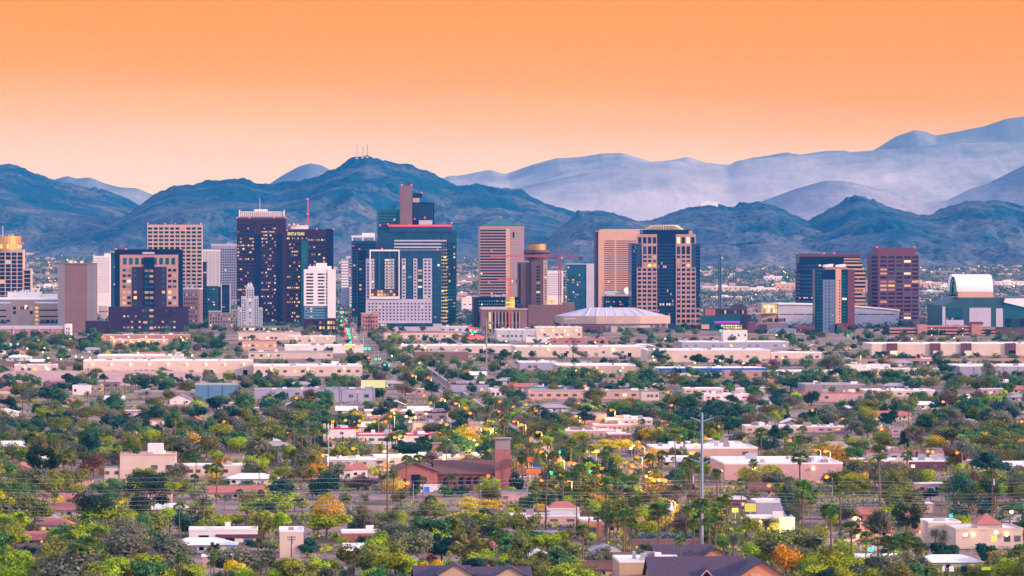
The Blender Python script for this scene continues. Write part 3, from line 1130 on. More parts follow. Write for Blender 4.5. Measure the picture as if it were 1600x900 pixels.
# --- white stepped art deco tower
b = Bld('stepped_tower', 'small white stepped tower standing before the tall plum tower', 'tower', 370, 5200, 'the white stepped tower', 515, pxw=388)
b.box('wall', 371, 410, 481, None, 0, 30, 'white')
b.box('middle_wall', 377, 404, 463, None, -1, 24, 'white')
b.box('upper_wall', 384, 397, 449, None, -2, 18, 'white')
b.box('top_wall', 386, 395, 444.5, 449.2, 0, 14, 'white')
for pa, pb, pt, n, nr, y in ((372, 377, 484, 2, 8, 0), (404.5, 409, 484, 2, 8, 0), (378, 384, 467, 2, 11, -1), (397.5, 403.5, 467, 2, 11, -1), (385, 396, 452, 3, 4, -2)):
    b.windows(pa, pb, pt, 511 if pt > 460 else 466, n, nr, .42, .6, y, 'win', .04)
b.windows(388.5, 392.5, 466, 508, 1, 8, .7, .7, -2, 'paleglass', .5, part='stair_window')
b.box('finial', 387.5, 389.5, 442, 444.7, 2, 5, 'white')
b.box('finial', 391.5, 393.5, 442, 444.7, 2, 5, 'white')
b.box('podium_wall', 369, 452, 509, None, -12, -3, 'beige')
b.windows(371, 450, 511, 517, 18, 1, .8, .6, -12, 'win', .8, mats=('lit', 'litwhite'), part='shop_window')

# --- white office with striped windows
b = Bld('office_block', 'white office block with striped windows over a blue glass base', 'building', 474, 5150, 'the white striped office', 525, pxw=498)
b.box('wall', 475, 524, 421, 478, 0, 30, 'white')
b.box('side_wall', 512, 524.5, 421, 497, -.7, -.02, 'white')
b.box('penthouse', 482, 518, 416, 421.2, 3, 25, 'white')
b.box('penthouse', 494, 511, 411, 416.2, 6, 20, 'white')
b.bands(478.5, 489.5, 426, 476, 10, .5, 0, 'win', .1, 4)
b.bands(496.5, 507, 426, 476, 10, .5, 0, 'win', .12, 4)
b.windows(509, 511, 426, 476, 1, 10, .8, .6, 0, 'win', .05)
b.box('glass_base_wall', 475.5, 523.5, 478.2, 498, 1, 30, 'paleglass')
b.bands(477, 511, 480, 497, 4, .45, 1, 'teal', .15, 9)
b.box('podium_wall', 474, 525, 498.2, None, -2, 30, 'plumdark')
b.windows(488, 508, 500, 524, 4, 3, .6, .5, -2, 'win', .5, mats=('lit', 'litpink'))
b.windows(511, 524, 500, 524, 3, 3, .7, .6, -2, 'pinkstone', .5, mats=('lit', 'litpink'))
b.units(484, 515, 421, 4, 2, 8, 'white')

# --- far pale flats and tower behind the hotel
b = Bld('apartment_tower', 'distant pale apartment tower with long balconies above the signal-lit street', 'tower', 533, 6900)
b.box('wall', 533, 552, 404, None, 0, 25, 'bluegrey')
b.bands(533.5, 544, 407, 450, 10, .5, -.3, 'white', 0, 1, part='balcony')
b.bands(545, 551.5, 403, 470, 16, .45, 0, 'navy', .05, 2)
b.box('lower_wall', 546, 557, 448, None, -8, -.5, 'white')
b.bands(546.5, 556.5, 451, 476, 6, .45, -8, 'navy', .05, 3)
b.box('penthouse', 541, 548, 400, 404.2, 3, 15, 'grey')
b = Bld('office_tower', 'navy glass tower with white roof frame behind the hotel with the white frame', 'tower', 550, 5950)
b.box('wall', 550, 594, 376, None, 0, 40, 'blue')
b.bands(550.5, 593, 380, 500, 26, .5, 0, 'navy', .04, 8)
b.box('roof_frame', 549.5, 586, 368, 371, -.5, 30, 'white')
for px in (550, 566, 584):
    b.box('roof_post', px, px + 2, 371, 376.2, 0, 2, 'white')
b.box('penthouse', 566, 586, 364, 368.2, 4, 20, 'white')
b.beacon(552, 384, -.5)

# --- dark green tower with a tall lift core
b = Bld('bank_tower', 'broad blue green glass tower with a tall blank lift core on its roof', 'tower', 590, 5600, 'the tall lift-core tower', 505, pxw=715)
b.box('wall', 590, 704, 362, None, 4, 46, 'blue')
b.box('side_wall', 704.2, 714, 361.5, None, 6, 44, 'teal')
b.box('upper_wall', 590, 625, 327, 362, 8, 40, 'teal')
b.box('band_wall', 607, 706, 355, 362, 2, 40, 'blue')
b.box('light_ledge', 607, 707, 351, 354.8, 1.5, 40, 'maroon')
b.box('red_strip', 607.5, 706.5, 351.6, 353.4, 1.2, 1.48, 'redsig')
b.box('lift_core', 625.2, 644.5, 290, 352, 6, 26, 'violet')
b.box('upper_wall', 645, 679, 316, 351, 10, 34, 'navy')
b.box('roof_plinth', 655, 676, 344, 351, 5, 9.9, 'grey')
b.box('roof_room', 645.5, 660, 302, 309, 12, 24, 'navy')
b.box('roof_room_base', 646, 656, 309.2, 316, 12, 22, 'beige')
b.windows(593, 622, 331, 360, 8, 6, .7, .4, 8, 'navy', .04)
b.windows(646, 678, 318, 343, 9, 7, .7, .7, 10, 'blue', 0)
b.windows(595, 700, 364, 374, 26, 2, .75, .55, 4, 'teal', .05)
b.bands(616, 698, 373.5, 394, 4, .45, 3.6, 'grey', 0, 1, part='metal_band')
b.bands(592, 712, 396, 506, 22, .5, 4, 'teal', .05, 28)
b.bands(690, 700, 388, 505, 22, .4, 3.4, 'lit', .0, 3)
for o_ in [o for o in b.r.children if o.name.startswith('window_band') and False]:
    pass
b.windows(690, 712, 378, 506, 6, 24, .7, .45, 3.2, 'navy', .10)
for px, py in ((594, 352), (606, 350), (628, 289), (643, 289), (659, 301), (648, 342), (664, 340), (706, 348), (640, 351)):
    b.beacon(px, py, 1)
b.units(630, 644, 290, 3, 8, 18, 'darkmetal')

# --- hotel with white square frame
b = Bld('hotel_tower', 'lilac hotel slab with a tall white framed window of blue glass', 'tower', 559, 5230, 'the white-framed hotel', 520, pxw=650)
b.box('wall', 572, 690, 391, None, 2, 30, 'blue')
b.box('side_wall', 559, 571.8, 391, None, 4, 28, 'navy')
b.box('facade_panel', 571.5, 578, 404, 505, 1, 1.98, 'lilac')
b.box('facade_panel', 571.5, 675, 467.5, 505, 1.05, 1.98, 'lilac')
for pa, pb in ((628, 634), (646, 652), (661, 675)):
    b.box('facade_panel', pa, pb, 404, 467, 1, 1.98, 'lilac')
for pa, pb, nc in ((573, 577, 1), (628.5, 633.5, 1), (646.5, 651.5, 1), (662, 674, 2)):
    b.windows(pa, pb, 405, 466, nc, 12, .6, .45, 1, 'win', .05, parts=12 * nc)
b.windows(574, 674, 472, 502, 18, 6, .42, .5, 1.05, 'win', .02, parts=60, mats=('litpink',))
zt, zb = b.z(390), b.z(467)
mb = MB()
x0, x1 = b.x(577.5), b.x(624.5)
mb.box(x0, x1, -1, 1, zt - 2, zt)
mb.box(x0, x1, -1, 1, zb, zb + 3)
mb.box(x0, x0 + 1.4, -1, 1, zb + 3.01, zt - 2.01)
mb.box(x1 - 1.4, x1, -1, 1, zb + 3.01, zt - 2.01)
mb.build('white_frame', M['white'], b.r)
for pa, pb in ((579.5, 585), (601, 616)):
    b.windows(pa, pb, 404, 452, 1 if pb < 590 else 2, 10, .9, .7, .6, 'white', 0, part='balcony', parts=30)
    b.windows(pa, pb, 404, 452, 1 if pb < 590 else 2, 10, .5, .35, .3, 'win', .05, parts=30)
b.windows(579.5, 623, 453, 463, 9, 2, .85, .8, 1, 'maroon', .55, mats=('lit', 'litpink'))
for px in (592, 608, 617):
    b.box('mullion', px, px + .5, 392, 452, .5, 1.9, 'paleglass')
b.windows(637, 644, 405, 466, 1, 12, .9, .6, 1.9, 'teal', .06)
b.windows(653, 660, 405, 466, 1, 12, .9, .6, 1.9, 'teal', .12)
b.windows(561, 570, 405, 505, 2, 16, .7, .5, 4, 'blue', .14)
b.windows(678, 688, 405, 505, 2, 16, .7, .5, 2, 'teal', .08)
b.box('podium_wall', 575, 690, 506, None, -10, 1.9, 'grey')
b.box('lobby_glass', 592, 676, 505.2, 510, -10.3, -10.02, 'blue')
b.windows(594, 604, 505.5, 509.5, 3, 1, .8, .9, -10.5, 'lit', 1, mats=('litwhite', 'lit'), part='lit_window')
b.beacon(562, 389, 5)
b.beacon(597, 388.5, 1)
b.beacon(684, 390, 3)
b = Bld('warehouse_block', 'small brick warehouse with zigzag fire escape beside the signal-lit street', 'building', 565, 5080, 'the brick fire-escape block', 525, pxw=578)
b.box('wall', 565, 591, 490, None, 0, 25, 'pinkbrick')
b.box('penthouse', 582, 591, 487, 490.2, 2, 12, 'pinkbrick')
b.windows(566, 590, 493, 518, 6, 4, .45, .5, 0, 'win', .03)
mb = MB()
for i in range(4):
    z = b.z(516) + i * 5.2
    mb.box(b.x(574), b.x(583), -1.6, -.2, z, z + .3)
    mb.tube([(b.x(574 if i % 2 else 583), -.9, z), (b.x(583 if i % 2 else 574), -.9, z + 5.2)], .3, 4)
mb.build('fire_escape', M['darkmetal'], b.r)
b.box('parapet', 564.6, 591.3, 489.2, 490.4, -.4, 25, 'beige')

# --- banded tower with green pyramid roof
b = Bld('office_tower', 'banded stone tower with a green pyramid roof', 'tower', 750, 6000, 'the green pyramid tower', 462, pxw=760)
b.box('wall', 750, 819, 355, None, 0, 50, 'pinkstone')
b.bands(750.5, 790, 358, 470, 25, .56, 0, 'navy', .03, 10)
b.bands(797, 818.5, 358, 470, 25, .4, 0, 'bluegrey', .03, 5)
b.box('corner_wall', 790.2, 796.5, 357, None, -.7, -.02, 'salmon')
b.windows(801, 804, 362, 372, 1, 1, .9, .9, -.2, 'navy', 0)
x0, x1, zt, za = b.x(752), b.x(817), b.z(355), b.z(340)
cx = (x0 + x1) / 2
mb = MB()
for q in (((x0, 1), (x1, 1)), ((x1, 1), (x1, 49)), ((x1, 49), (x0, 49)), ((x0, 49), (x0, 1))):
    mb.poly([(q[0][0], q[0][1], zt + .05), (q[1][0], q[1][1], zt + .05), (cx, 25, za)])
mb.build('pyramid_roof', M['copper'], b.r)
b.beacon(784, 339, 25, .8)
b.box('eaves_band', 749.6, 819.4, 354, 355.1, -.6, 50.6, 'salmon')

# --- round-topped hotel
b = Bld('hotel_tower', 'dark brown hotel with a round revolving restaurant on top', 'tower', 811, 5480, 'the round-topped hotel', 500, pxw=835)
b.box('wall', 811, 830, 410, None, 3, 36, 'hotelbrown')
b.box('wall', 830.2, 849, 407, None, 0, 34, 'hotelbrown')
b.box('side_wall', 849.2, 855.5, 407, None, 2, 34, 'beige')
b.box('glass_edge', 811.2, 813.6, 412, None, 2.4, 2.98, 'navy')
b.windows(838, 844, 415, 488, 1, 15, .95, .5, 0, 'win', .02)
b.windows(851.5, 854, 410, 470, 1, 14, .8, .5, 2, 'win', .15)
cx = b.x(840)
MB().cyl(cx, 18, b.x(840 + 14.5) - cx, b.z(408), b.z(404), 28).build('ring_neck', M['hotelbrown'], b.r)
MB().cyl(cx, 18, b.x(840 + 18) - cx, b.z(404), b.z(397.5), 36, r1=b.x(840 + 20.5) - cx).build('ring_restaurant', M['hotelbrown'], b.r)
mb = MB().cyl(cx, 18, b.x(840 + 20.7) - cx, b.z(397.4), b.z(394.5), 36)
mb.build('ring_window', M['win'], b.r)
MB().cyl(cx, 18, b.x(840 + 20.5) - cx, b.z(394.4), b.z(390.5), 36, r1=b.x(840 + 20) - cx).build('ring_roof', M['hotelbrown'], b.r)
MB().cyl(cx, 18, b.x(840 + 14.5) - cx, b.z(392), b.z(381.5), 32).build('drum', M['gold'], b.r)
MB().cyl(cx, 18, b.x(840 + 15) - cx, b.z(381.4), b.z(380.3), 32).build('drum_cap', M['hotelbrown'], b.r)
b.box('base_wall', 825, 880, 476, None, -6, -.5, 'brown')
b.box('base_wing', 880.2, 898, 473, None, -4, 20, 'brown')
b.windows(856, 868, 468, 475, 3, 1, .9, .8, -7, 'gold', 1, mats=('lit',), part='lit_window')

# --- low downtown blocks under them
b = Bld('office_block', 'dark teal office block with pale window rows below the green pyramid tower', 'building', 740, 5400)
b.box('wall', 740, 812, 464, None, 0, 40, 'navy')
b.windows(747, 811, 468, 488, 16, 4, .6, .45, 0, 'paleglass', .06)
b.box('side_wall', 740, 746, 464.3, None, -.6, -.02, 'plumdark')
b.units(760, 800, 464, 5, 5, 30, 'white')
b = Bld('civic_block', 'tan civic block with tall slot windows and columns', 'building', 752, 5150, 'the tan civic block', 515, pxw=770)
b.box('wall', 752, 824, 483, None, 0, 35, 'brown')
b.box('penthouse', 752, 795, 480, 483.2, 6, 30, 'grey')
b.box('penthouse', 811, 818, 476, 483.2, 6, 20, 'plumdark')
b.windows(763, 812, 488, 503, 9, 1, .4, 1, 0, 'win', .1, part='slot_window')
b.windows(763, 812, 505, 515, 9, 1, .5, .8, 0, 'win', .3)
for i in range(10):
    px = 763 + 49 * i / 9
    b.box('column', px - .5, px + .5, 487, None, -1, -.2, 'beige')
b.box('cornice', 751.5, 824.5, 482.3, 484, -1.2, 35, 'beige')
b = Bld('office_tower', 'pale gridded mid-rise behind the red crane', 'tower', 853, 6500)
b.box('wall', 853, 880, 424, None, 0, 25, 'white')
b.windows(854, 879, 427, 462, 9, 10, .62, .55, 0, 'bluegrey', .02)
b.box('parapet', 852.7, 880.3, 423, 424.3, -.3, 25, 'white')
b = Bld('glass_tower', 'blue glass mid-rise with pale concrete end wall right of the red crane', 'tower', 886, 6300)
b.box('wall', 886, 916, 413, None, 0, 30, 'blue')
b.box('end_wall', 916.2, 934, 412, None, -1, 30, 'grey')
b.bands(886.5, 915.5, 416, 470, 14, .6, 0, 'teal', .06, 8)
b.windows(880, 886, 424, 466, 2, 10, .7, .5, .5, 'navy', .08)
b.box('roof_edge', 885.6, 916, 412, 413.2, -.3, 30, 'grey')

# --- salmon tower with louvred windows
b = Bld('office_tower', 'salmon stone tower with thin horizontal window slots', 'tower', 935, 5750, 'the salmon slot-window tower', 480, pxw=945)
b.box('wall', 935, 1010, 360, None, 0, 50, 'salmon')
b.box('roof_wall', 941, 1008, 358, 360.2, 1, 48, 'salmon')
for pa, pb in ((944, 960.5), (963, 1004)):
    b.bands(pa, pb, 375, 465, 27, .42, 0, 'plum', .02, 6)
b.box('wing_wall', 932, 934.8, 362, None, 3, 40, 'plum')
b.beacon(939.5, 361, 0, 1.5, 'amber', 'flood_lamp')
b = Bld('office_block', 'low dark glass block with lit top edge and white satellite dish', 'building', 943, 5500)
b.box('wall', 943, 992, 463, None, 0, 30, 'navy')
b.box('lit_edge', 947, 988, 460.5, 462.8, -.3, 20, 'beige')
b.bands(958, 990, 466, 485, 5, .45, 0, 'win', .1, 10)
b.windows(946, 956, 465, 486, 3, 5, .7, .6, 0, 'teal', .1)
mb = MB()
mb.cyl(0, 0, 1.0, 0, .6, 18, r1=5.2)
mb.tube([(0, 0, 0), (0, 0, 4)], .15, 4)
o = mb.build('satellite_dish', M['white'], b.r)
o.location = (b.x(981), 6, b.z(455))
o.rotation_euler = (R(62), 0, R(20))
b.box('penthouse', 945, 976, 455, 460.4, 8, 25, 'grey')

# --- pink granite and blue glass tower
b = Bld('office_tower', 'pink granite and blue glass tower with a pale ribbed dome crown', 'tower', 987, 5330, 'the dome-crowned granite tower', 512, pxw=1075)
b.box('wall', 987, 1095, 381, None, 3, 48, 'blue')
b.box('centre_wall', 1005, 1077, 359, 381.2, 3, 48, 'navy')
for y0, pa, pb, pt, pbm in ((2, 994, 1027, 366, 381), (2.1, 1003, 1027, 381, 418), (2, 995, 1027, 418, 508), (2, 1056.5, 1088, 366, 381), (2.1, 1056.5, 1081, 381, 418), (2, 1056.5, 1088, 418, 482), (2, 1056.5, 1095, 482, 508)):
    b.box('granite_wall', pa, pb, pt, pbm, y0, 2.98, 'pinkstone')
b.windows(996, 1027, 370, 381, 4, 1, .7, .9, 2, 'win', .1, part='tall_window')
b.windows(1057, 1087, 370, 381, 4, 1, .7, .9, 2, 'win', .1, part='tall_window')
b.windows(1004, 1027, 384, 398, 3, 1, .72, .9, 2.1, 'win', .1, part='tall_window')
b.windows(1057, 1080, 384, 398, 3, 1, .72, .9, 2.1, 'win', .1, part='tall_window')
b.windows(1004, 1027, 398, 418, 3, 3, .72, .55, 2.1, 'win', .05, rows={2: .9}, pier=.7, pm='pinkstone', mats=('litpink', 'lit'))
b.windows(1057, 1080, 398, 418, 3, 3, .72, .55, 2.1, 'win', .05, rows={2: .9}, pier=.7, pm='pinkstone', mats=('litpink', 'lit'))
b.windows(995.5, 1027, 418, 505, 4, 13, .72, .6, 2, 'win', .06, pier=.7, pm='pinkstone', parts=52, mats=('litpink',))
b.windows(1057, 1088, 418, 482, 4, 9, .72, .6, 2, 'win', .06, pier=.7, pm='pinkstone', parts=36)
b.windows(1057, 1095, 482, 506, 5, 3, .72, .62, 2, 'win', .05, pier=.7, pm='pinkstone')
b.bands(1028, 1056, 382, 505, 23, .7, 2.9, 'navy', .03, 10, rows={6: .2, 17: .4, 20: .15})
b.bands(1088.5, 1094.5, 384, 480, 18, .7, 2.9, 'navy', .05, 3)
b.bands(987.5, 994.5, 384, 505, 22, .7, 2.9, 'navy', .05, 3)
cx, cyy = b.x(1041), 26
mb = MB()
mb.cyl(cx, cyy, b.x(1073) - cx, b.z(360), b.z(359.2), 40)
mb.cyl(cx, cyy, b.x(1071) - cx, b.z(359.3), b.z(354), 40, r1=b.x(1063) - cx)
mb.cyl(cx, cyy, b.x(1063) - cx, b.z(354.02), b.z(352), 40, r1=b.x(1055) - cx)
mb.build('dome_crown', M['plumdark'], b.r)
mb = MB()
for i in range(44):
    a = 2 * math.pi * i / 44
    r0, r1 = b.x(1071.6) - cx, b.x(1062) - cx
    mb.tube([(cx + r0 * math.cos(a), cyy + r0 * math.sin(a), b.z(359)), (cx + r1 * math.cos(a), cyy + r1 * math.sin(a), b.z(352.2))], .55, 4)
mb.cyl(cx, cyy, b.x(1061) - cx, b.z(352.6), b.z(351.4), 40)
mb.build('dome_ribs_frame', mat('pale_gold', (0.75, 0.62, 0.36), .5), b.r)
b.box('penthouse', 1076, 1083, 360.5, 366.2, 4, 14, 'pinkstone')

# --- banded corner tower, right group
b = Bld('office_tower', 'dark glass corner tower with pale horizontal bands on its sunward part', 'tower', 1243, 5700, 'the banded corner tower', 480, pxw=1250)
b.box('wall', 1250, 1346, 397, None, 6, 46, 'navy')
b.box('wall', 1246, 1349, 411, None, 3, 5.98, 'navy')
b.box('wall', 1243, 1353, 424, None, 0, 2.98, 'navy')
b.box('roof_band', 1249.5, 1347, 396.5, 401, 5.4, 5.98, 'maroon')
b.bands(1320, 1346, 398, 411, 3, .45, 5.9, 'salmon', 0, 1, part='stone_band')
b.bands(1322, 1349, 411, 424, 2, .45, 2.9, 'salmon', 0, 1, part='stone_band')
b.bands(1324, 1353, 424, 478, 9, .45, -.1, 'salmon', 0, 1, part='stone_band')
b.bands(1324.5, 1352.5, 427, 481, 9, .4, 0, 'win', .12, 7, rows={4: .5, 7: .9})
b.bands(1243.5, 1275, 427, 480, 9, .4, 0, 'blue', .04, 8, rows={6: .5})
b.bands(1243.3, 1250, 425, 478, 9, .22, -.15, 'maroon', 0, 1, part='stone_band')
b.windows(1248, 1320, 412, 423, 16, 2, .8, .5, 3, 'blue', .08)
for px in (1289, 1305):
    b.beacon(px, 395.6, 6)

# --- residential tower in front
b = Bld('apartment_tower', 'slim blue apartment tower with an orange stripe and maroon edge', 'tower', 1274, 5150, 'the slim apartment tower', 522, pxw=1305)
b.box('wall', 1274, 1336, 421, None, 2, 26, 'navy')
b.box('penthouse', 1290, 1325, 417.5, 421.2, 4, 20, 'pinkstone')
mb = MB()
for px in (1288, 1308):
    mb.side([(b.x(px), b.z(417.3)), (b.x(px + 14), b.z(417.3)), (b.x(px + 15), b.z(412.5)), (b.x(px + 1), b.z(414))], 3, 18)
mb.build('wing_roof', M['roofwhite'], b.r)
b.box('orange_stripe', 1306, 1315, 420, 507, 1, 1.98, 'salmon')
b.box('maroon_wall', 1325, 1336, 421, 515, 1, 1.98, 'maroon')
b.box('balcony_wall', 1286, 1305, 437, None, 1.2, 1.98, 'slate')
b.windows(1288, 1304, 439, 516, 3, 15, .6, .42, 1.2, 'navy', .03, part='balcony_window', parts=45)
b.windows(1287, 1305, 439, 516, 2, 15, .75, .22, .9, 'paleglass', 0, part='balcony', parts=30)
b.windows(1276, 1285, 424, 516, 2, 18, .8, .6, 2, 'teal', .03, parts=36)
b.windows(1316, 1324, 424, 505, 1, 16, .9, .6, 2, 'teal', .03)
b.windows(1311, 1314, 436, 504, 1, 14, .7, .45, 1, 'navy', .05)
b.box('podium_wall', 1308, 1336, 505, None, -3, .98, 'maroon')

# --- plum tower, right group
b = Bld('office_tower', 'squared maroon tower with dark window grid and red corner lights', 'tower', 1363, 5600, 'the squared maroon tower', 498, pxw=1420)
pts = [(b.x(1372), 0), (b.x(1436), 0), (b.x(1438), 5), (b.x(1438), 45), (b.x(1363), 45), (b.x(1363), 7)]
MB().prism(pts, -1.5, b.z(397)).build('wall', M['maroon'], b.r)
MB().prism([(b.x(1371), 2), (b.x(1431), 2), (b.x(1431), 42), (b.x(1371), 42)], b.z(397) + .02, b.z(387)).build('roof_wall', M['maroon'], b.r)
b.windows(1374.5, 1437, 399, 500, 5, 16, .82, .5, 0, 'win', .14, rows={2: .4, 4: .5, 6: .5, 7: .6, 8: .3})
for i in range(16):
    z = b.z(399 + 101 * (i + .5) / 16)
    o = small('corner_window', 9.5, .4, 2.6, M['navy'], (b.x(1363) + .1, 6.6, z - 1.3), b.r)
    o.rotation_euler = (0, 0, math.atan2(-7, b.x(1372)))
for px in (1371, 1430):
    b.beacon(px, 386, 2, 1.2)

# --- convention hall
b = Bld('convention_hall', 'long white convention hall with curved roof and lit glass lobby', 'hall', 1190, 5420, 'the long white convention hall', 510, pxw=1235)
n = 16
top = [(b.x(1216 + (1408 - 1216) * i / n), b.z(476 + 10 * (i / n) ** 2)) for i in range(n + 1)]
MB().side([(b.x(1216), -1.5), (b.x(1404), -1.5)] + top[::-1], 0, 70).build('wall', M['grey'], b.r)
mb = MB()
mb.side([(x, z + .05) for x, z in top] + [(x, z + 1.6) for x, z in top[::-1]], -2, 70)
mb.build('curved_roof', M['roofwhite'], b.r)
b.windows(1218, 1400, 490.5, 492, 9, 1, .9, 1, 0, 'plum', 0, part='window_slot')
b.box('lobby_wall', 1190, 1215.8, 474, None, 1, 40, 'beige')
b.windows(1193, 1215, 476, 489, 6, 2, .85, .85, 1, 'lit', .75, mats=('lit', 'litwhite'), part='lobby_window')
b.box('canopy', 1168, 1216, 488.5, 490, -10, 1, 'beige')
b.windows(1200, 1228, 497, 503, 8, 1, .7, .9, -.1, 'win', .2)

# --- theatre row between the granite tower and the hall
b = Bld('theatre_block', 'dark teal theatre with violet and yellow lit marquee', 'building', 1096, 5250, 'the lit theatre marquee', 520, pxw=1130)
b.box('wall', 1096, 1170, 493, None, 0, 35, 'teal')
b.box('upper_wall', 1103, 1168, 482, 493.2, 4, 30, 'plum')
b.windows(1120, 1168, 484, 491, 12, 1, .6, .8, 4, 'win', .15)
b.box('brick_wing', 1102, 1118, 483, 493, 2, 3.98, 'brick')
mb = MB()
mb.side([(b.x(1140), b.z(482)), (b.x(1172), b.z(482)), (b.x(1160), b.z(475)), (b.x(1150), b.z(474.5))], 6, 26)
mb.build('sloped_roof', M['darkmetal'], b.r)
b.windows(1117, 1155, 502, 505, 16, 1, .8, .9, -.6, 'litviolet' if 'litviolet' in M else 'litpink', 1, mats=('litpink',), part='marquee_lamp')
o = MB().box(b.x(1116), b.x(1156), -1.2, -.7, b.z(505), b.z(502)).build('violet_marquee', glow('violet_neon', (0.75, 0.08, 1.0), 1.5), b.r)
b.windows(1126, 1160, 507, 514, 9, 2, .8, .7, -.8, 'gold', .9, mats=('lit', 'litwhite'), part='shop_window')
o = MB().ball((b.x(1126), -2, b.z(521)), 4.2, 10).build('green_neon_globe', glow('green_neon', (0.12, 1.0, 0.35), 1.4), b.r)
b.box('arch_wall', 1096, 1108, 507, 514, -1.2, -.1, 'salmon')
b.box('side_wall', 1160, 1172, 492, None, -1, -.05, 'plumdark')
b = Bld('museum_block', 'low mauve museum with blue vaulted roof', 'building', 1170, 5100)
b.box('wall', 1172, 1232, 505, None, 0, 30, 'violet')
b.box('tower_wall', 1170, 1180, 503, None, -2, 14, 'maroon')
b.box('tower_wall', 1188, 1198, 507, None, -2, -.02, 'plum')
mb = MB()
mb.side([(b.x(1198), b.z(518)), (b.x(1243), b.z(518)), (b.x(1243), b.z(514)), (b.x(1232), b.z(513)), (b.x(1222), b.z(513)), (b.x(1212), b.z(512.2)), (b.x(1204), b.z(513.5)), (b.x(1198), b.z(516))], -9, 12)
mb.build('vaulted_roof', M['paleglass'], b.r)
b.windows(1200, 1242, 519, 526, 9, 1, .6, .9, -8, 'win', .3)
b.box('front_wall', 1198, 1243, 518, None, -8, -.05, 'beige')
b = Bld('brick_block', 'low maroon block left of the slim apartment tower', 'building', 1243, 5120)
b.box('wall', 1243, 1273.5, 510, None, 0, 25, 'maroon')
b.box('wing_wall', 1262, 1273, 515, None, -2, -.05, 'plumdark')
b.windows(1246, 1260, 513, 522, 4, 2, .5, .5, 0, 'win', .15)

# --- ballpark
b = Bld('ballpark', 'teal steel ballpark with a white barrel roof on its end', 'stadium', 1472, 5320, 'the barrel-roofed ballpark', 540, pxw=1585)
mb = MB()
mb.side([(b.x(1474), -1.5), (b.x(1640), -1.5), (b.x(1640), b.z(465)), (b.x(1505), b.z(465)), (b.x(1472), b.z(477))], 0, 120)
mb.build('wall', mat('dark_teal_steel', (0.02, 0.075, 0.10), .6), b.r)
for pa, pb, pt, pbm, m_ in ((1478, 1504, 481, 496, 'teal'), (1515, 1549, 481, 511, 'lilac'), (1557, 1568, 482, 511, 'lilac'), (1569, 1640, 474, 496, 'teal'), (1478, 1506, 500, 512, 'lilac')):
    b.box('panel', pa, pb, pt, pbm, -.7, -.02, m_)
b.windows(1478, 1503, 496.5, 499.5, 6, 1, .8, .9, -.2, 'win', .2)
b.windows(1571, 1638, 498, 511, 6, 1, .85, .95, -.2, 'win', .04, part='gate_window')
b.box('edge_post', 1472.5, 1477, 479, None, -1, -.05, 'grey')
mb = MB()
arc = [(y, z) for y, z in [(14 + 26 - 26 * math.cos(t), math.sin(t)) for t in np.linspace(0, math.pi, 17)]]
zb_, zt_ = b.z(456), b.z(429)
for i in range(16):
    (y0, s0), (y1, s1) = arc[i], arc[i + 1]
    mb.poly([(b.x(1494), y0, zb_ + (zt_ - zb_) * s0), (b.x(1556), y0, zb_ + (zt_ - zb_) * s0), (b.x(1556), y1, zb_ + (zt_ - zb_) * s1), (b.x(1494), y1, zb_ + (zt_ - zb_) * s1)])
for px in (1494, 1556):
    mb.poly([(b.x(px), y, zb_ + (zt_ - zb_) * s_) for y, s_ in arc])
mb.build('barrel_roof', M['roofwhite'], b.r)
b.box('barrel_base', 1500, 1556, 456.2, 465.1, 14, 66, 'salmon')
# the open end of the vault shows its dark arch with a green lit emblem
mb = MB()
ring = [(math.cos(t), math.sin(t)) for t in np.linspace(0, math.pi, 14)]
mb.side([(b.x(1492) + 4.6 * c, b.z(463) + (b.z(432) - b.z(463)) * s_) for c, s_ in ring], 11.5, 13.6)
mb.build('end_arch', M['navy'], b.r)
mb = MB()
ptsE = [(b.x(1492) + 3.4 * c, 11.1, b.z(461) + (b.z(437) - b.z(461)) * s_) for c, s_ in ring]
mb.tube(ptsE, .55, 5)
mb.tube([(b.x(1492) + 1.6 * math.cos(t), 11.1, b.z(452) + 5.4 * math.sin(t)) for t in np.linspace(-1.6, 1.9, 9)], .6, 5)
mb.build('lit_emblem', glow('lit_emblem_green', (0.30, 0.8, 0.25), .35, .2), b.r)
mb = MB()
mb.side([(b.x(1569), b.z(472.5)), (b.x(1640), b.z(489)), (b.x(1640), b.z(466)), (b.x(1571), b.z(466.3))], -3, -.8)
mb.build('gable_roof', M['roofwhite'], b.r)

# --- parking garage
b = Bld('parking_garage', 'pink banded parking garage before the ballpark', 'garage', 1390, 4980, 'the pink parking garage', 545, pxw=1450)
b.box('wall', 1390, 1566, 512, None, 3, 50, 'plumdark')
for pa, pb, pt in ((1390, 1434, 512), (1449, 1518, 508.5), (1535, 1557, 512)):
    for i in range(5):
        py = pt + i * 5.2
        b.box('deck_parapet', pa, pb, py, py + 2.9, 0, 2.9, 'pinkbrick')
for pa, pb, pt in ((1434, 1449, 507), (1519, 1535, 507)):
    b.box('stair_tower', pa, pb, pt, None, -1.5, 14, 'pinkbrick')
b.box('stair_roof', 1513, 1538, 503, 507.5, 1, 12, 'maroon')
for px in (1467, 1500):
    b.box('column', px, px + 1.2, 509, None, -.4, -.02, 'pinkstone')
    for i in range(4):
        b.beacon(px - 10 if px < 1480 else px + 6, 513.5 + i * 5.2, 2.6, .7, 'warm', 'deck_lamp')
b.box('end_wall', 1557.2, 1600, 514, None, 1, 2.95, 'maroon')
b.box('end_wall', 1600.2, 1640, 514, None, 1, 2.95, 'maroon')

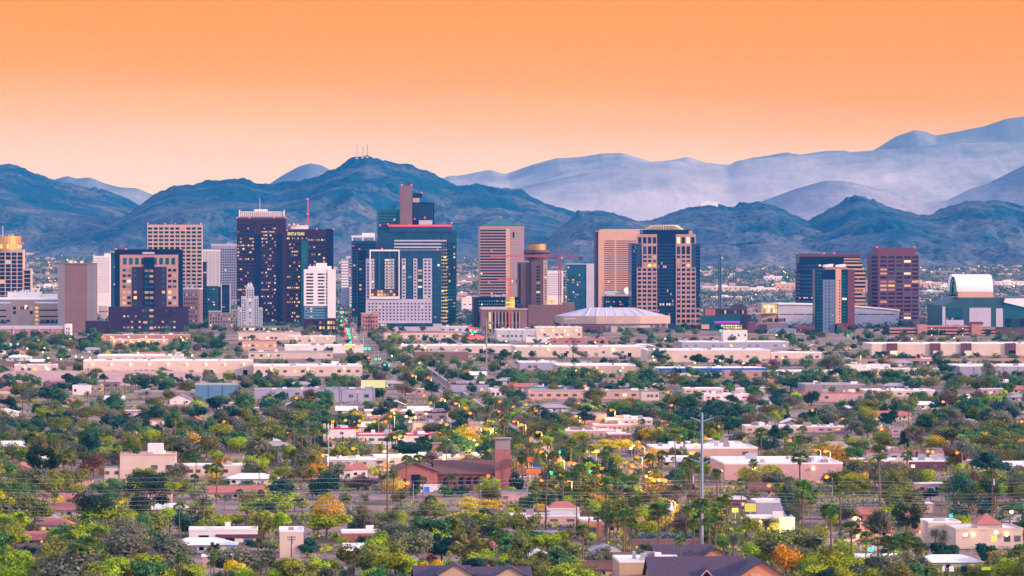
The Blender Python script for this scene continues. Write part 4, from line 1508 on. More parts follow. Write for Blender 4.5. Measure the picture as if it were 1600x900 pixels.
# --- arena
b = Bld('arena', 'broad pale arena with a low faceted white roof', 'arena', 870, 5160, 'the pale arena', 528, pxw=960)
cx = b.x(962)
W2 = b.x(1049) - cx
foot = [(cx - W2, 34), (cx - W2 * .93, 8), (cx - W2 * .35, -4), (cx + W2 * .45, -4), (cx + W2, 8), (cx + W2, 80), (cx + W2 * .5, 110), (cx - W2 * .6, 110), (cx - W2, 80)]
ins = [(cx + (x - cx) * .97, 34 + (y - 34) * .96) for x, y in foot]
MB().prism([(cx + (x - cx) * .93, 40 + (y - 40) * .9) for x, y in foot], -1.5, b.z(506)).build('base_wall', M['lilac'], b.r)
MB().prism(foot, b.z(506) + .02, b.z(494)).build('upper_wall', M['beige'], b.r)
topf = [(cx + (x - cx) * .42, 50 + (y - 50) * .35) for x, y in foot]
MB().prism(ins, b.z(494) + .02, b.z(482), 0, topf).build('faceted_roof', M['grey'], b.r)
mb = MB()
for i in range(7):
    f = -1 + 2 * i / 6
    mb.tube([(cx - W2 * .02 + f * W2 * .55 + 3, -2, b.z(493.6) + .3), (cx + f * W2 * .40, 34, b.z(482) + .3)], .5, 4)
mb.build('roof_ribs_frame', M['white'], b.r)
for i in range(16):
    px = 878 + 165 * i / 15
    b.box('buttress', px, px + 1.6, 506, None, 4, 10, 'beige')
b.box('entrance_wall', 954, 976, 510, None, -8, 0, 'beige')
b.box('entrance_glass', 958, 970, 520, None, -8.3, -8.02, 'paleglass')
b.box('brick_wing', 908, 946, 509, None, -10, 0, 'maroon')
b.windows(910, 945, 514, 522, 8, 2, .5, .5, -10, 'win', .15)
b.box('side_wing', 976.5, 1045, 512, None, -6, 0, 'violet')
b.windows(880, 900, 497, 499, 1, 1, .9, .7, -3.8, 'grey', 0, part='faded_lettering_strip')

# --- cranes
def crane(label, px, D, pt, pb_, jib_l, jib_r, pyj, m, phrase=None, tilt=0.0, thick=1.0):
    b = Bld('tower_crane', label, 'crane', px, D, phrase, pym=pb_)
    s = b.s
    w = 1.4
    mb = MB()
    z0, z1 = b.z(pb_), b.z(pyj)
    for sx, sy in ((-w, -w), (w, -w), (w, w), (-w, w)):
        mb.tube([(sx, sy, z0), (sx, sy, z1)], .42 * thick, 4)
    nseg = int((z1 - z0) / 3)
    for i in range(nseg):
        za, zc = z0 + (z1 - z0) * i / nseg, z0 + (z1 - z0) * (i + 1) / nseg
        k = 1 if i % 2 else -1
        for sy in (-w, w):
            mb.tube([(-w * k, sy, za), (w * k, sy, zc)], .22 * thick, 3)
            mb.tube([(-w, sy, zc), (w, sy, zc)], .13, 3)
    mb.build('mast', M[m], b.r)
    mb = MB()
    xa, xb = b.x(jib_l), b.x(jib_r)
    tl = tilt
    for a, e, hh in ((0, xa, 2.2), (0, xb, 2.2)):
        n = max(3, int(abs(e) / 3))
        P = [(a + (e - a) * i / n) for i in range(n + 1)]
        zf = lambda x: z1 + tl * abs(x)
        mb.tube([(P[0], -.8, zf(P[0])), (P[-1], -.8, zf(P[-1]))], .38 * thick, 4)
        mb.tube([(P[0], .8, zf(P[0])), (P[-1], .8, zf(P[-1]))], .38 * thick, 4)
        mb.tube([(P[0], 0, zf(P[0]) + hh), (P[-1], 0, zf(P[-1]) + hh * .6)], .38, 4)
        for i in range(n):
            mb.tube([(P[i], -.8, zf(P[i])), ((P[i] + P[i + 1]) / 2, 0, zf(P[i]) + hh * .9)], .13, 3)
            mb.tube([((P[i] + P[i + 1]) / 2, 0, zf(P[i]) + hh * .9), (P[i + 1], -.8, zf(P[i + 1]))], .13, 3)
    mb.build('jib', M[m], b.r)
    mb = MB().tube([(0, 0, z1), (0, 0, b.z(pt))], [.9, .25], 5)
    mb.tube([(0, 0, b.z(pt)), (xa * .75, 0, z1 + 2 + tl * abs(xa) * .75)], .09, 3)
    mb.tube([(0, 0, b.z(pt)), (xb * .9, 0, z1 + 2 + tl * abs(xb) * .9)], .09, 3)
    mb.build('tower_head', M[m], b.r)
    e = xb if abs(xb) < abs(xa) else xa
    MB().box(e - 2, e + 2, -1.3, 1.3, z1 - 4, z1 - .3).build('counterweight', M['craneblue'], b.r)
    MB().box(w + .1, w + 2.2, -1.6, .6, z1 - 3, z1 - .4).build('cab', M['white'], b.r)
    return b


crane('tall red tower crane with its long boom across the green pyramid tower', 874.5, 5400, 389, 500, 766, 907, 401, 'cranered', 'the tall red crane')
b = crane('short red tower crane with yellow lit skirt in front of the tan civic block', 797, 5120, 431, 520, 778, 808, 437, 'cranered')
MB().cyl(0, 0, 5.4, b.z(481), b.z(464), 18).build('yellow_skirt', mat('yellow_sheeting', (0.85, 0.42, 0.06), .6), b.r)
mb = MB()
for py in (466, 472, 478):
    mb.cyl(0, 0, 5.6, b.z(py + 1.6), b.z(py), 18)
mb.build('lit_ring_frame', M['lit'], b.r)
crane('blue grey tower crane standing alone behind the theatre marquee', 1125, 5900, 391, 490, 1097, 1136, 401, 'craneblue', 'the blue crane', thick=2.4)

# --- radio masts on the summit
for px, py0, py1, lab in ((558, 226, 247, 'slim radio mast at the west end of the summit'), (567, 230, 245, 'shortest radio mast in the middle of the summit'), (574, 226, 245, 'slim radio mast at the east end of the summit')):
    D = 14250
    t = empty('radio_mast', tuple(px_w(px, py1, D)))
    tag(t, lab, 'mast', 'radio masts on the mountain top')
    z0, z1 = -14, (py1 - py0) * D / F
    mb = MB()
    for a in range(3):
        c, s_ = math.cos(a * 2.1), math.sin(a * 2.1)
        mb.tube([(1.6 * c, 1.6 * s_, z0), (.8 * c, .8 * s_, z1)], .3, 4)
    for i in range(8):
        z = z1 * i / 8
        mb.tube([(1.5, 0, z), (-.8, 1.2, z + 4)], .3, 3)
    mb.build('lattice', M['darkmetal'], t)
    MB().tube([(0, 0, z1 - 1), (0, 0, z1 + 3)], .4, 4).build('antenna', M['cranered'], t)
    MB().box(-5, 3, -3, 3, -10, 2).build('equipment_hut', M['beige'], t)

# ================================================================ low buildings
M['dimwin'] = mat('dim_window_glass', (0.10, 0.085, 0.11), 0.3, 0.3, 0.4, 0.5, rand=.5)
M['cream'] = mat('cream_stucco', (0.66, 0.50, 0.42), 0.9, 0.1, 0.12)
M['peach'] = mat('peach_stucco', (0.60, 0.36, 0.29), 0.9, 0.1, 0.12)
M['pink'] = mat('pink_stucco', (0.56, 0.33, 0.33), 0.9, 0.1, 0.12)
M['orange'] = mat('orange_stucco', (0.62, 0.25, 0.13), 0.9, 0.1, 0.12)
M['tan'] = mat('tan_stucco', (0.52, 0.34, 0.22), 0.9, 0.1, 0.12)
M['taupe'] = mat('taupe_stucco', (0.30, 0.23, 0.25), 0.9, 0.1, 0.12)
M['steelblue'] = mat('steel_blue_siding', (0.10, 0.22, 0.34), 0.6, 0.1, 0.2)
M['lavender'] = mat('lavender_grey_siding', (0.36, 0.34, 0.44), 0.7, 0.1, 0.2)
M['shingle'] = mat('purple_brown_shingle', (0.075, 0.052, 0.085), 0.9, 0.3, 1.2, stretch=(1, 1, 3))
M['brownroof'] = mat('brown_shingle', (0.16, 0.070, 0.062), 0.9, 0.25, 1.2)
M['tile'] = mat('pink_clay_tile', (0.44, 0.145, 0.125), 0.85, 0.35, 1.6, bump=.5)
M['greyshingle'] = mat('grey_shingle', (0.27, 0.25, 0.29), 0.9, 0.25, 1.0)
M['bluetrim'] = mat('blue_fascia', (0.02, 0.10, 0.42), 0.5, 0.1, 0.3)
M['redtrim'] = mat('red_awning', (0.55, 0.03, 0.05), 0.6, 0.1, 0.3)
M['greenawn'] = glow('green_lit_awning', (0.05, 0.85, 0.12), 0.85, .1)
M['orangesign'] = glow('orange_lit_sign', (1.0, 0.16, 0.03), 1.1, .2)
M['yellowsign'] = glow('yellow_lit_sign', (1.0, 0.78, 0.10), 1.3, .3)
M['whitesign'] = glow('white_lit_sign', (1.0, 0.86, 0.55), 1.6, .3)
M['bluesign'] = glow('blue_lit_sign', (0.08, 0.25, 1.0), 1.0, .2)
M['wood'] = mat('weathered_wood_pole', (0.155, 0.070, 0.055), 0.9, 0.3, 0.8)
M['steel'] = mat('pale_steel', (0.22, 0.26, 0.35), 0.5, 0.1, 0.3, .5)
M['door'] = mat('painted_door', (0.20, 0.19, 0.23), 0.6, 0.1, 0.5, rand=.3)


def low(name, label, cat, pa, pb, pt, pb_, depth, wall='cream', roof='roofwhite', phrase=None, win=0, wrow=(.38, .32), wm='dimwin', lit=0.1, doors=0, lamps=0, units=7, trim=None, keep=True, pier=False):
    """A flat-roofed building seen from the front: wall, roof slab, parapet trim, windows, doors, lamps and roof units."""
    b = Bld(name, label, cat, pa, gY(pb_), phrase, pym=pb_, pxw=(pa + pb) / 2)
    w, h = b.x(pb), (pb_ - pt) / b.s
    MB().box(0, w, 0, depth, -1, h).build('wall', M[wall], b.r)
    mb = MB().box(.4, w - .4, .4, depth - .4, h + .01, h + .12)
    rf = mb.build('roof', M[roof], b.r)
    mb = MB()
    t = .35
    mb.box(-.15, w + .15, -.15, t, h + .02, h + .75)
    mb.box(-.15, w + .15, depth - t, depth + .15, h + .02, h + .75)
    mb.box(-.15, t - .01, t + .01, depth - t - .01, h + .02, h + .75)
    mb.box(w - t + .01, w + .15, t + .01, depth - t - .01, h + .02, h + .75)
    mb.build('parapet', M[trim or roof], b.r)
    if win:
        z = h * wrow[0]
        hh = min(2.2, h * wrow[1])
        for i in range(win):
            if random.random() < (.55 if 'warehouse' in name else .3):
                continue
            x = w * (i + .5) / win + random.uniform(-.5, .5)
            m_ = M[random.choice(('lit', 'litwhite'))] if random.random() < lit else M[wm]
            small('window', round(min(3.0, w / win * .55), 1), .4, round(hh, 1), m_, (x - min(3.0, w / win * .55) / 2, -.12, z), b.r)
    for i in range(doors):
        x = w * (i + .5) / doors + random.uniform(-3, 3)
        small('loading_door', 3.6, .4, round(min(4, h * .62), 1), M[random.choice(('door', 'win', 'steelblue'))], (max(.5, min(w - 4, x)), -.14, 0), b.r)
    for i in range(lamps):
        x = w * (i + .5) / lamps
        MB().ball((x, -.7, h * .78), .85, 8).build('wall_lamp', M['warm'], b.r)
    for i in range(units):
        x, y = random.uniform(3, max(4, w - 5)), random.uniform(3, max(4, depth - 6))
        small('roof_unit', round(random.uniform(1, 5)), random.choice((2.0, 3.5)), random.choice((1.2, 1.8, 2.4)), M[random.choice(('metal', 'white', 'taupe'))], (x, y, h + .12), rf)
    if pier:
        n = max(3, int(w / 12))
        for i in range(n + 1):
            small('pilaster', .8, .4, round(h, 1), M[trim or wall], (max(0, w * i / n - .4), -.38, 0), b.r)
    if keep:
        CLEAR.append((pa, pb, pt - 3, pb_ - 2, .64))
    return b, w, h


def gable(root, x0, x1, y0, y1, z0, h, rh, wall, roof, axis='y', over=.8):
    """Walls and a gable roof; axis: the way the ridge runs."""
    mb = MB()
    if axis == 'y':
        xm = (x0 + x1) / 2
        mb.side([(x0, z0), (x1, z0), (x1, h), (xm, h + rh), (x0, h)], y0, y1)
        mb.build('wall', wall, root)
        mb = MB()
        e = over * rh / ((x1 - x0) / 2)
        a, c, q = (x0 - over, h - e + .05), (xm, h + rh + .05), (x1 + over, h - e + .05)
        mb.side([a, c, q, (q[0], q[1] + .35), (c[0], c[1] + .4), (a[0], a[1] + .35)], y0 - over, y1 + over)
    else:
        ym = (y0 + y1) / 2
        n = len(mb.v)
        mb.side([(y0, z0), (y1, z0), (y1, h), (ym, h + rh), (y0, h)], x0, x1)
        mb.v = [(y, x, z) for x, y, z in mb.v]
        mb.f = [tuple(reversed(f)) for f in mb.f]
        mb.build('wall', wall, root)
        mb = MB()
        e = over * rh / ((y1 - y0) / 2)
        a, c, q = (y0 - over, h - e + .05), (ym, h + rh + .05), (y1 + over, h - e + .05)
        mb.side([a, c, q, (q[0], q[1] + .35), (c[0], c[1] + .4), (a[0], a[1] + .35)], x0 - over, x1 + over)
        mb.v = [(y, x, z) for x, y, z in mb.v]
        mb.f = [tuple(reversed(f)) for f in mb.f]
    return mb.build('roof', roof, root)


def hip(root, x0, x1, y0, y1, z0, h, rh, wall, roof, over=1.0, ridge_f=.45):
    MB().box(x0, x1, y0, y1, z0, h).build('wall', wall, root)
    mb = MB()
    a, b_, c, d = (x0 - over, y0 - over, h), (x1 + over, y0 - over, h), (x1 + over, y1 + over, h), (x0 - over, y1 + over, h)
    ins = (x1 - x0) * (1 - ridge_f) / 2
    ym = (y0 + y1) / 2
    e, f_ = (x0 + ins, ym, h + rh), (x1 - ins, ym, h + rh)
    mb.poly([a, b_, f_, e])
    mb.poly([b_, c, f_])
    mb.poly([c, d, e, f_])
    mb.poly([d, a, e])
    mb.poly([a, d, c, b_])
    return mb.build('roof', roof, root)


# strips of sheds and halls below the towers (front wall: left, right, top row, base row; depth in metres)
low('market_hall', 'row of pink brick halls lit orange below the black stepped tower', 'hall', 160, 296, 524, 536, 30, 'pinkbrick', 'roofwhite', 'the orange-lit brick market', 12, lit=.3, lamps=5, trim='beige')
low('market_hall', 'long open market shed with orange lit front before the pink brick halls', 'hall', 172, 262, 531, 541, 12, 'salmon', 'roofwhite', None, 9, lit=.7, lamps=7, units=0)
low('warehouse', 'white flat-roofed hall behind the lamp-lit freight shed', 'warehouse', 152, 285, 557, 567, 60, 'cream', 'roofwhite', None, 10, units=5)
b, w, h = low('freight_shed', 'long cream freight shed with a row of round wall lamps', 'warehouse', 130, 395, 565, 586, 45, 'cream', 'roofwhite', 'the long freight shed', 0, doors=9, lamps=9, units=6)
low('freight_shed', 'cream shed wing with white roof right of the lamp-lit freight shed', 'warehouse', 396, 566, 573, 588, 60, 'cream', 'roofwhite', None, 12, lamps=3, units=8)
low('workshop', 'small cream workshop behind the dirt bank', 'building', 22, 88, 571, 584, 20, 'cream', 'roofwhite', 'the small cream workshop', 7, lamps=2)
low('sound_wall', 'long low mauve wall left of the freight shed', 'wall', -30, 128, 567, 573, 2, 'violet', 'violet', None, 0, units=0, keep=False)
low('shop_row', 'peach shop row with red roof edge near the white stepped tower', 'building', 378, 432, 533, 547, 20, 'peach', 'tile', 'the red-roofed peach shops', 8, lit=.5)
low('parking_deck', 'pale two-level parking deck with lit edge below the plum towers', 'garage', 372, 470, 520, 532, 30, 'cream', 'roofgrey', None, 14, (.2, .6), 'plum', .5)
low('shop_row', 'lit cream shop row below the white striped office', 'building', 450, 524, 526, 539, 25, 'cream', 'roofwhite', None, 10, lit=.6, lamps=3)
low('warehouse', 'white low warehouse left of the signal-lit street', 'warehouse', 445, 568, 541, 552, 55, 'white', 'roofwhite', None, 9, units=6)
low('warehouse', 'cream warehouse behind a grey rail yard', 'warehouse', 388, 520, 551, 561, 40, 'cream', 'roofgrey', None, 10, units=4)
low('hotel_wing', 'low hotel wing with pale rows and red roof edge beneath the white-framed hotel', 'building', 600, 722, 520, 531, 20, 'cream', 'tile', None, 24, lit=.3, units=0)
low('office_block', 'grey low office with red lit sign right of the white-framed hotel', 'building', 690, 732, 511, 520, 20, 'grey', 'roofwhite', None, 8, lit=.3)
low('warehouse', 'long white wall warehouse running right of the traffic signals', 'warehouse', 618, 804, 541, 552, 60, 'cream', 'roofwhite', 'the long white-walled warehouse', 0, doors=5, lamps=2, units=6)
low('warehouse', 'brown windowless block among dark trees', 'building', 648, 732, 550, 564, 30, 'brown', 'roofgrey', 'the brown block', 3)
low('depot', 'grey concrete depot with arched skylight roof below the civic block', 'hall', 776, 838, 516, 533, 45, 'grey', 'roofwhite', None, 9, lit=.2, pier=True)
low('depot', 'pale depot wing with flood lamps left of the arena', 'hall', 838, 910, 512, 532, 40, 'cream', 'roofwhite', None, 8, lit=.4, lamps=4)
low('brick_shed', 'long low pink brick shed in front of the arena', 'building', 862, 957, 530, 538, 20, 'pinkbrick', 'tile', None, 10)
low('warehouse', 'white shed with blue end beside the pink brick shed', 'warehouse', 822, 862, 528, 535, 18, 'white', 'roofwhite', None, 5)
low('warehouse', 'very long cream warehouse with trees along its wall', 'warehouse', 806, 1010, 543, 558, 70, 'cream', 'roofwhite', 'the very long cream warehouse', 14, doors=4, lamps=2, units=9)
low('warehouse', 'cream warehouse with two dark loading bays', 'warehouse', 1011, 1205, 548, 566, 60, 'cream', 'roofwhite', 'the dark loading bays', 8, doors=4, units=9)
low('gallery', 'white roofed hall with pale glass front and blue end block', 'hall', 1066, 1234, 535, 546, 45, 'lavender', 'roofwhite', None, 12, wm='paleglass', units=4)
low('apartment_block', 'small white block with square windows below the lit theatre', 'building', 1130, 1168, 517, 536, 18, 'white', 'white', None, 7, (.55, .2), units=2)
low('warehouse', 'low cream hall right of the glass-fronted white hall', 'warehouse', 1205, 1285, 552, 564, 45, 'cream', 'roofwhite', None, 5, units=4)
low('warehouse', 'white corrugated warehouse with three flood lamps', 'warehouse', 872, 994, 572, 585, 60, 'beige', 'roofwhite', 'the three flood lamps shed', 0, doors=2, lamps=3, units=2)
low('warehouse', 'pale warehouse behind the dark round tree', 'warehouse', 812, 872, 567, 580, 40, 'lavender', 'roofwhite', None, 6, units=4)
b, w, h = low('warehouse', 'white warehouse with a bright blue fascia along its roof', 'warehouse', 1030, 1200, 577, 588, 50, 'white', 'roofwhite', 'the blue-edged warehouse', 0, units=6)
MB().box(-.6, w + .6, -1.6, -.2, h * .62, h + .9).build('blue_fascia', M['bluetrim'], b.r)
low('warehouse', 'brown brick end of the blue-edged warehouse', 'warehouse', 1132, 1212, 581, 591, 20, 'pinkstone', 'roofgrey', None, 4, units=0)
b, w, h = low('shopping_hall', 'long cream hall with maroon gate blocks below the parking garage', 'hall', 1362, 1640, 538, 556, 60, 'cream', 'roofwhite', 'the maroon-gated hall', 0, units=10)
for px in (1386, 1454, 1503, 1573):
    xx = b.x(px)
    MB().box(xx, xx + 16 / b.s, -2, -.2, -1, h + 1).build('gate_block', M['maroon'], b.r)
    small('lit_doorway', 7, .3, 5, M['litwhite'] if px != 1573 else M['win'], (xx + 3, -2.15, 0), b.r)
b = Bld('freeway_bridge', 'mauve concrete freeway bridge on piers crossing above the low sheds', 'bridge', 1195, gY(572), 'the freeway bridge', pym=568, pxw=1450)
MB().box(0, b.x(1640), 0, 22, 4.2, 5.4).build('deck', M['violet'], b.r)
MB().box(0, b.x(1640), -.4, -.05, 4.1, 6.6).build('barrier', M['pinkstone'], b.r)
for px in (1215, 1262, 1310, 1362, 1434, 1460, 1520, 1580):
    MB().box(b.x(px), b.x(px) + 3, 3, 19, -1, 4.18).build('pier', M['brown'], b.r)
for px in (1225, 1262, 1345, 1399, 1421, 1487, 1548):
    MB().box(b.x(px), b.x(px) + 14, .3, 1, 5.6, 6.5).build('guard_rail', M['metal'], b.r)
low('workshop', 'white workshop with yellow lit front near the freeway bridge', 'building', 1320, 1392, 571, 579, 22, 'white', 'roofwhite', None, 6, lit=.3, lamps=1)
low('motel', 'cream motel row with dark doors below the freeway bridge', 'building', 1366, 1468, 577, 591, 16, 'cream', 'roofwhite', 'the cream motel row', 9, lit=.2)
low('warehouse', 'pale warehouse behind a grey eucalyptus', 'warehouse', 1500, 1640, 573, 591, 60, 'lavender', 'roofwhite', 'the pale warehouse', 4, units=5, pier=True)
low('warehouse', 'cream shed roofs at the edge of the green belt', 'warehouse', 1195, 1345, 581, 587, 30, 'cream', 'roofwhite', None, 0, units=5)
b, w, h = low('container_yard_hall', 'steel blue ribbed hall above the dark roofed sheds', 'hall', 305, 371, 602, 626, 30, 'steelblue', 'metal', 'the steel blue hall', 0, units=0, pier=True)
low('warehouse', 'long dark roofed shed left of the steel blue hall', 'warehouse', 210, 330, 613, 620, 18, 'taupe', 'roofgrey', None, 6)
low('warehouse', 'small white building above the grey trees, partly roofless', 'building', 113, 141, 604, 617, 14, 'white', 'roofwhite', None, 4)
low('warehouse', 'lavender grey shed beside the blue grey warehouse', 'warehouse', 398, 505, 610, 622, 35, 'lavender', 'roofgrey', None, 4, pier=True)
low('warehouse', 'blue grey warehouse behind the yellow billboard trees', 'warehouse', 510, 585, 609, 629, 35, 'lavender', 'bluegrey', 'the blue grey warehouse', 3, pier=True)
low('shop_row', 'pink low shop row with lit signs beside the avenue', 'building', 570, 690, 643, 654, 20, 'pink', 'roofwhite', None, 9, lit=.6, lamps=4)
b, w, h = low('petrol_station', 'petrol station with yellow lit canopy edge', 'canopy', 668, 697, 645, 656, 14, 'cream', 'roofwhite', 'the yellow petrol canopy', 3, lit=.8)
MB().box(-1, w + 1, -5, -.3, h * .55, h * .9).build('lit_canopy', M['yellowsign'], b.r)
low('workshop', 'brown and white workshop beside the avenue', 'building', 706, 764, 601, 613, 25, 'lavender', 'plum', 'the brown and white workshop', 3, lamps=1)
low('workshop', 'white roofed garage with dark bays right of the avenue', 'building', 766, 790, 609, 619, 22, 'white', 'roofwhite', None, 3, (.1, .6))
low('shop_row', 'long salmon shop with pink neon roof line', 'building', 646, 776, 664, 676, 30, 'peach', 'roofgrey', 'the pink neon shop', 8, lit=.25)
low('shop_row', 'white shop row with red striped front', 'building', 560, 674, 681, 694, 30, 'white', 'roofwhite', 'the red striped shops', 8, trim='redtrim')
low('shop_row', 'small shop with bright red roof edge', 'building', 512, 556, 671, 684, 18, 'white', 'redtrim', None, 5)
low('workshop', 'purple roofed low block behind grey bushes', 'building', 664, 698, 645.5, 658, 15, 'taupe', 'plum', None, 2)
low('warehouse', 'grey purple windowless hall above pink roofs', 'warehouse', 1258, 1352, 602, 617, 40, 'taupe', 'roofgrey', 'the grey purple hall', 0, units=3, pier=True)
low('shop_row', 'low pink row with awnings below the grey purple hall', 'building', 1255, 1350, 615, 628, 18, 'pink', 'tile', None, 9, lit=.2)
low('workshop', 'long white shed roof right of the grey purple hall', 'building', 1352, 1462, 611, 620, 30, 'cream', 'roofwhite', None, 9)
low('shop_row', 'long tan row with dark awning among bushes', 'building', 826, 1010, 612, 624, 22, 'peach', 'roofgrey', 'the long tan row', 14, lit=.1)
low('warehouse', 'blue grey roofed shed left of the railway cars', 'warehouse', 828, 898, 606, 616, 18, 'lavender', 'paleglass', None, 5)
b, w, h = low('meeting_hall', 'tan brick hall with dark sloped roof', 'building', 894, 948, 648, 663, 26, 'peach', 'greyshingle', 'the tan brick hall', 4, lamps=1, units=0)
low('shop_row', 'cream strip with blue grey roof above red signs', 'building', 946, 1020, 656, 664, 20, 'cream', 'roofwhite', None, 8, lit=.2)
low('shop_row', 'salmon one-storey row with red window band', 'building', 928, 986, 665, 673, 14, 'peach', 'roofwhite', None, 8, wm='brick')
low('warehouse', 'long lavender flat roof beside the avenue palms', 'building', 878, 960, 674, 681, 18, 'pink', 'roofwhite', None, 8)
low('shop_row', 'red edged low row behind yellow flowering trees', 'building', 950, 1026, 679, 687, 16, 'brick', 'roofwhite', None, 8)
low('house_row', 'white house with dark gabled roof right of the avenue', 'building', 1002, 1030, 612, 626, 16, 'cream', 'greyshingle', None, 4)
low('workshop', 'long white roofed works with red end', 'building', 1070, 1164, 608, 616, 20, 'cream', 'roofwhite', None, 8)
low('workshop', 'white building with red panels beside the dark trees', 'building', 1100, 1170, 617, 626, 20, 'white', 'roofwhite', None, 5, wm='redtrim')
low('house_row', 'white long bungalow with red awnings right of the steel pole', 'building', 1165, 1245, 667, 677, 18, 'cream', 'roofwhite', None, 6, wm='brick')
low('shop_row', 'salmon low walls with white roof beside the steel pole', 'building', 1076, 1160, 694, 703, 20, 'brick', 'roofwhite', None, 6)
low('store', 'broad pink store with white roof left of the fan palms', 'store', 1022, 1185, 702, 716, 40, 'peach', 'roofwhite', 'the broad pink store', 4, units=8)
low('store', 'big blank pink superstore wall with white roof edge', 'store', 1132, 1318, 726, 755, 60, 'pink', 'roofwhite', 'the blank pink superstore', 0, units=10, lamps=2)
b, w, h = low('strip_mall', 'maroon strip mall with a cream arched gable and green lit awning', 'store', 1340, 1482, 722, 737, 25, 'maroon', 'roofwhite', 'the green-awning strip mall', 12, lit=.3)
mb = MB().side([(b.x(1392), 0), (b.x(1420), 0), (b.x(1420), h + .8)] + [(b.x(1406) + 7 / b.s * math.cos(t), h + .9 + 5 / b.s * math.sin(t)) for t in np.linspace(0, math.pi, 9)] + [(b.x(1392), h + .8)], -1.2, -.4)
mb.build('arched_gable', M['cream'], b.r)
MB().box(b.x(1393), b.x(1419), -2.2, -1.25, h * .42, h * .72).build('lit_awning', M['greenawn'], b.r)
low('townhouse_row', 'white townhouses with pink tile edge behind the strip mall', 'building', 1290, 1346, 706, 720, 18, 'pink', 'tile', None, 5, (.3, .4))
low('townhouse_row', 'mauve townhouse row with clay tile tops', 'building', 1348, 1432, 708, 722, 18, 'lavender', 'tile', 'the clay tile townhouses', 6, (.3, .4))
low('townhouse_row', 'last townhouse of the clay tile row with arched window', 'building', 1436, 1488, 708, 722, 18, 'lavender', 'tile', None, 4, (.3, .4))
low('bungalow', 'white roofed pink bungalow line at the far edge of the yellow trees', 'building', 1200, 1330, 668, 676, 18, 'pink', 'roofwhite', None, 10)
low('bungalow', 'lavender roofed bungalow beside the white bungalow line', 'building', 1332, 1420, 671, 678, 18, 'pink', 'lavender', None, 7)
b, w, h = low('cinema_hall', 'peach hall with a white fly tower on its roof', 'building', 187, 274, 712, 748, 22, 'cream', 'cream', 'the white fly tower', 4, units=2, trim='peach')
MB().box(b.x(230), b.x(254), 4, 16, h + .13, h + 17 / b.s).build('fly_tower', M['white'], b.r)
low('bungalow', 'low cream wing left of the white fly tower', 'building', 163, 187, 731, 748, 14, 'cream', 'greyshingle', None, 2, units=0)
low('bungalow', 'long pale bungalow row right of the white fly tower', 'building', 276, 400, 729, 745, 16, 'cream', 'roofwhite', None, 9, units=2)
low('shop_row', 'white roofed row with dark glass front', 'building', 512, 588, 719, 731, 18, 'lavender', 'roofwhite', None, 6, (.15, .6))
b, w, h = low('store', 'bright lit store with blue band and flood lamps', 'store', 585, 760, 716, 728, 25, 'cream', 'roofwhite', 'the blue-banded lit store', 10, lit=.6, lamps=4)
MB().box(b.x(668), b.x(720), -.6, -.2, h * .15, h * .45).build('blue_band', M['bluesign'], b.r)
low('bungalow', 'white carport with red stripe among olive trees', 'building', 295, 402, 830, 848, 14, 'white', 'roofwhite', 'the red striped carport', 0, doors=3, units=1)
M_ = [o for o in col.objects if o.name.startswith('bungalow') and o.type == 'EMPTY'][-1]
MB().box(10, 27.5, -.3, -.16, 1.6, 3.0).build('red_band', M['maroon'], M_)
low('apartment_block', 'plain white end wall beside the wooden poles', 'building', 437, 474, 832, 872, 20, 'cream', 'roofwhite', 'the plain white end wall', 0, units=1)
low('bungalow', 'maroon and white long bungalow under trees', 'building', 534, 596, 834, 850, 14, 'brick', 'roofwhite', None, 5, units=1)
low('garage_row', 'long pale garage row in shade of the trees', 'building', 753, 825, 772, 784, 14, 'pink', 'roofgrey', None, 5, units=0)
low('bungalow', 'white house front with small windows beside the clay roof', 'building', 856, 905, 797, 813, 14, 'white', 'white', None, 4, units=0)
low('bungalow', 'long white carport roof beside the palm cluster', 'building', 800, 905, 808, 820, 14, 'peach', 'roofwhite', None, 4, units=1)
low('bungalow', 'salmon bungalow wall beside the palm cluster', 'building', 908, 940, 815, 845, 14, 'orange', 'roofwhite', None, 1, units=0)
low('garden_wall', 'long brown garden wall with blue grey cactus behind it', 'wall', 985, 1096, 846, 858, 1.0, 'brown', 'brown', None, 0, units=0)
b, w, h = low('drive_in', 'yellow lit drive-in restaurant with white canopy', 'restaurant', 1172, 1242, 811, 832, 14, 'tan', 'roofwhite', 'the yellow drive-in', 4, lit=1, lamps=2, units=1)
MB().box(b.x(1190), b.x(1218), -.6, -.2, h * .2, h * .75).build('yellow_panel', M['yellowsign'], b.r)
small('lit_sign', 6, .6, 5.5, M['whitesign'], (b.x(1217), -3, h * .1), b.r)
low('storehouse', 'white blank store house behind the yellow drive-in', 'building', 1182, 1226, 786, 812, 18, 'lavender', 'roofwhite', None, 0, units=1)
b, w, h = low('bank', 'pale branch bank with a red tile pyramid roof and bright lamps', 'building', 1494, 1600, 829, 858, 25, 'cream', 'roofwhite', 'the red pyramid roof', 6, lit=.5, lamps=2, trim='cream', units=2)
MB().box(b.x(1531), b.x(1568), 4, 17, h + .15, h + 8 / b.s).build('turret_wall', M['cream'], b.r)
hp = MB()
x0, x1, zt, za = b.x(1528), b.x(1571), h + 8 / b.s, h + 24 / b.s
for q in (((x0, 3), (x1, 3)), ((x1, 3), (x1, 18)), ((x1, 18), (x0, 18)), ((x0, 18), (x0, 3))):
    hp.poly([(q[0][0], q[0][1], zt + .05), (q[1][0], q[1][1], zt + .05), ((x0 + x1) / 2, 10.5, za)])
hp.build('tile_roof', M['tile'], b.r)
low('bank_wing', 'white modern block with a green lit top left of the red pyramid roof', 'building', 1451, 1502, 818, 850, 18, 'cream', 'roofwhite', None, 3, units=1)

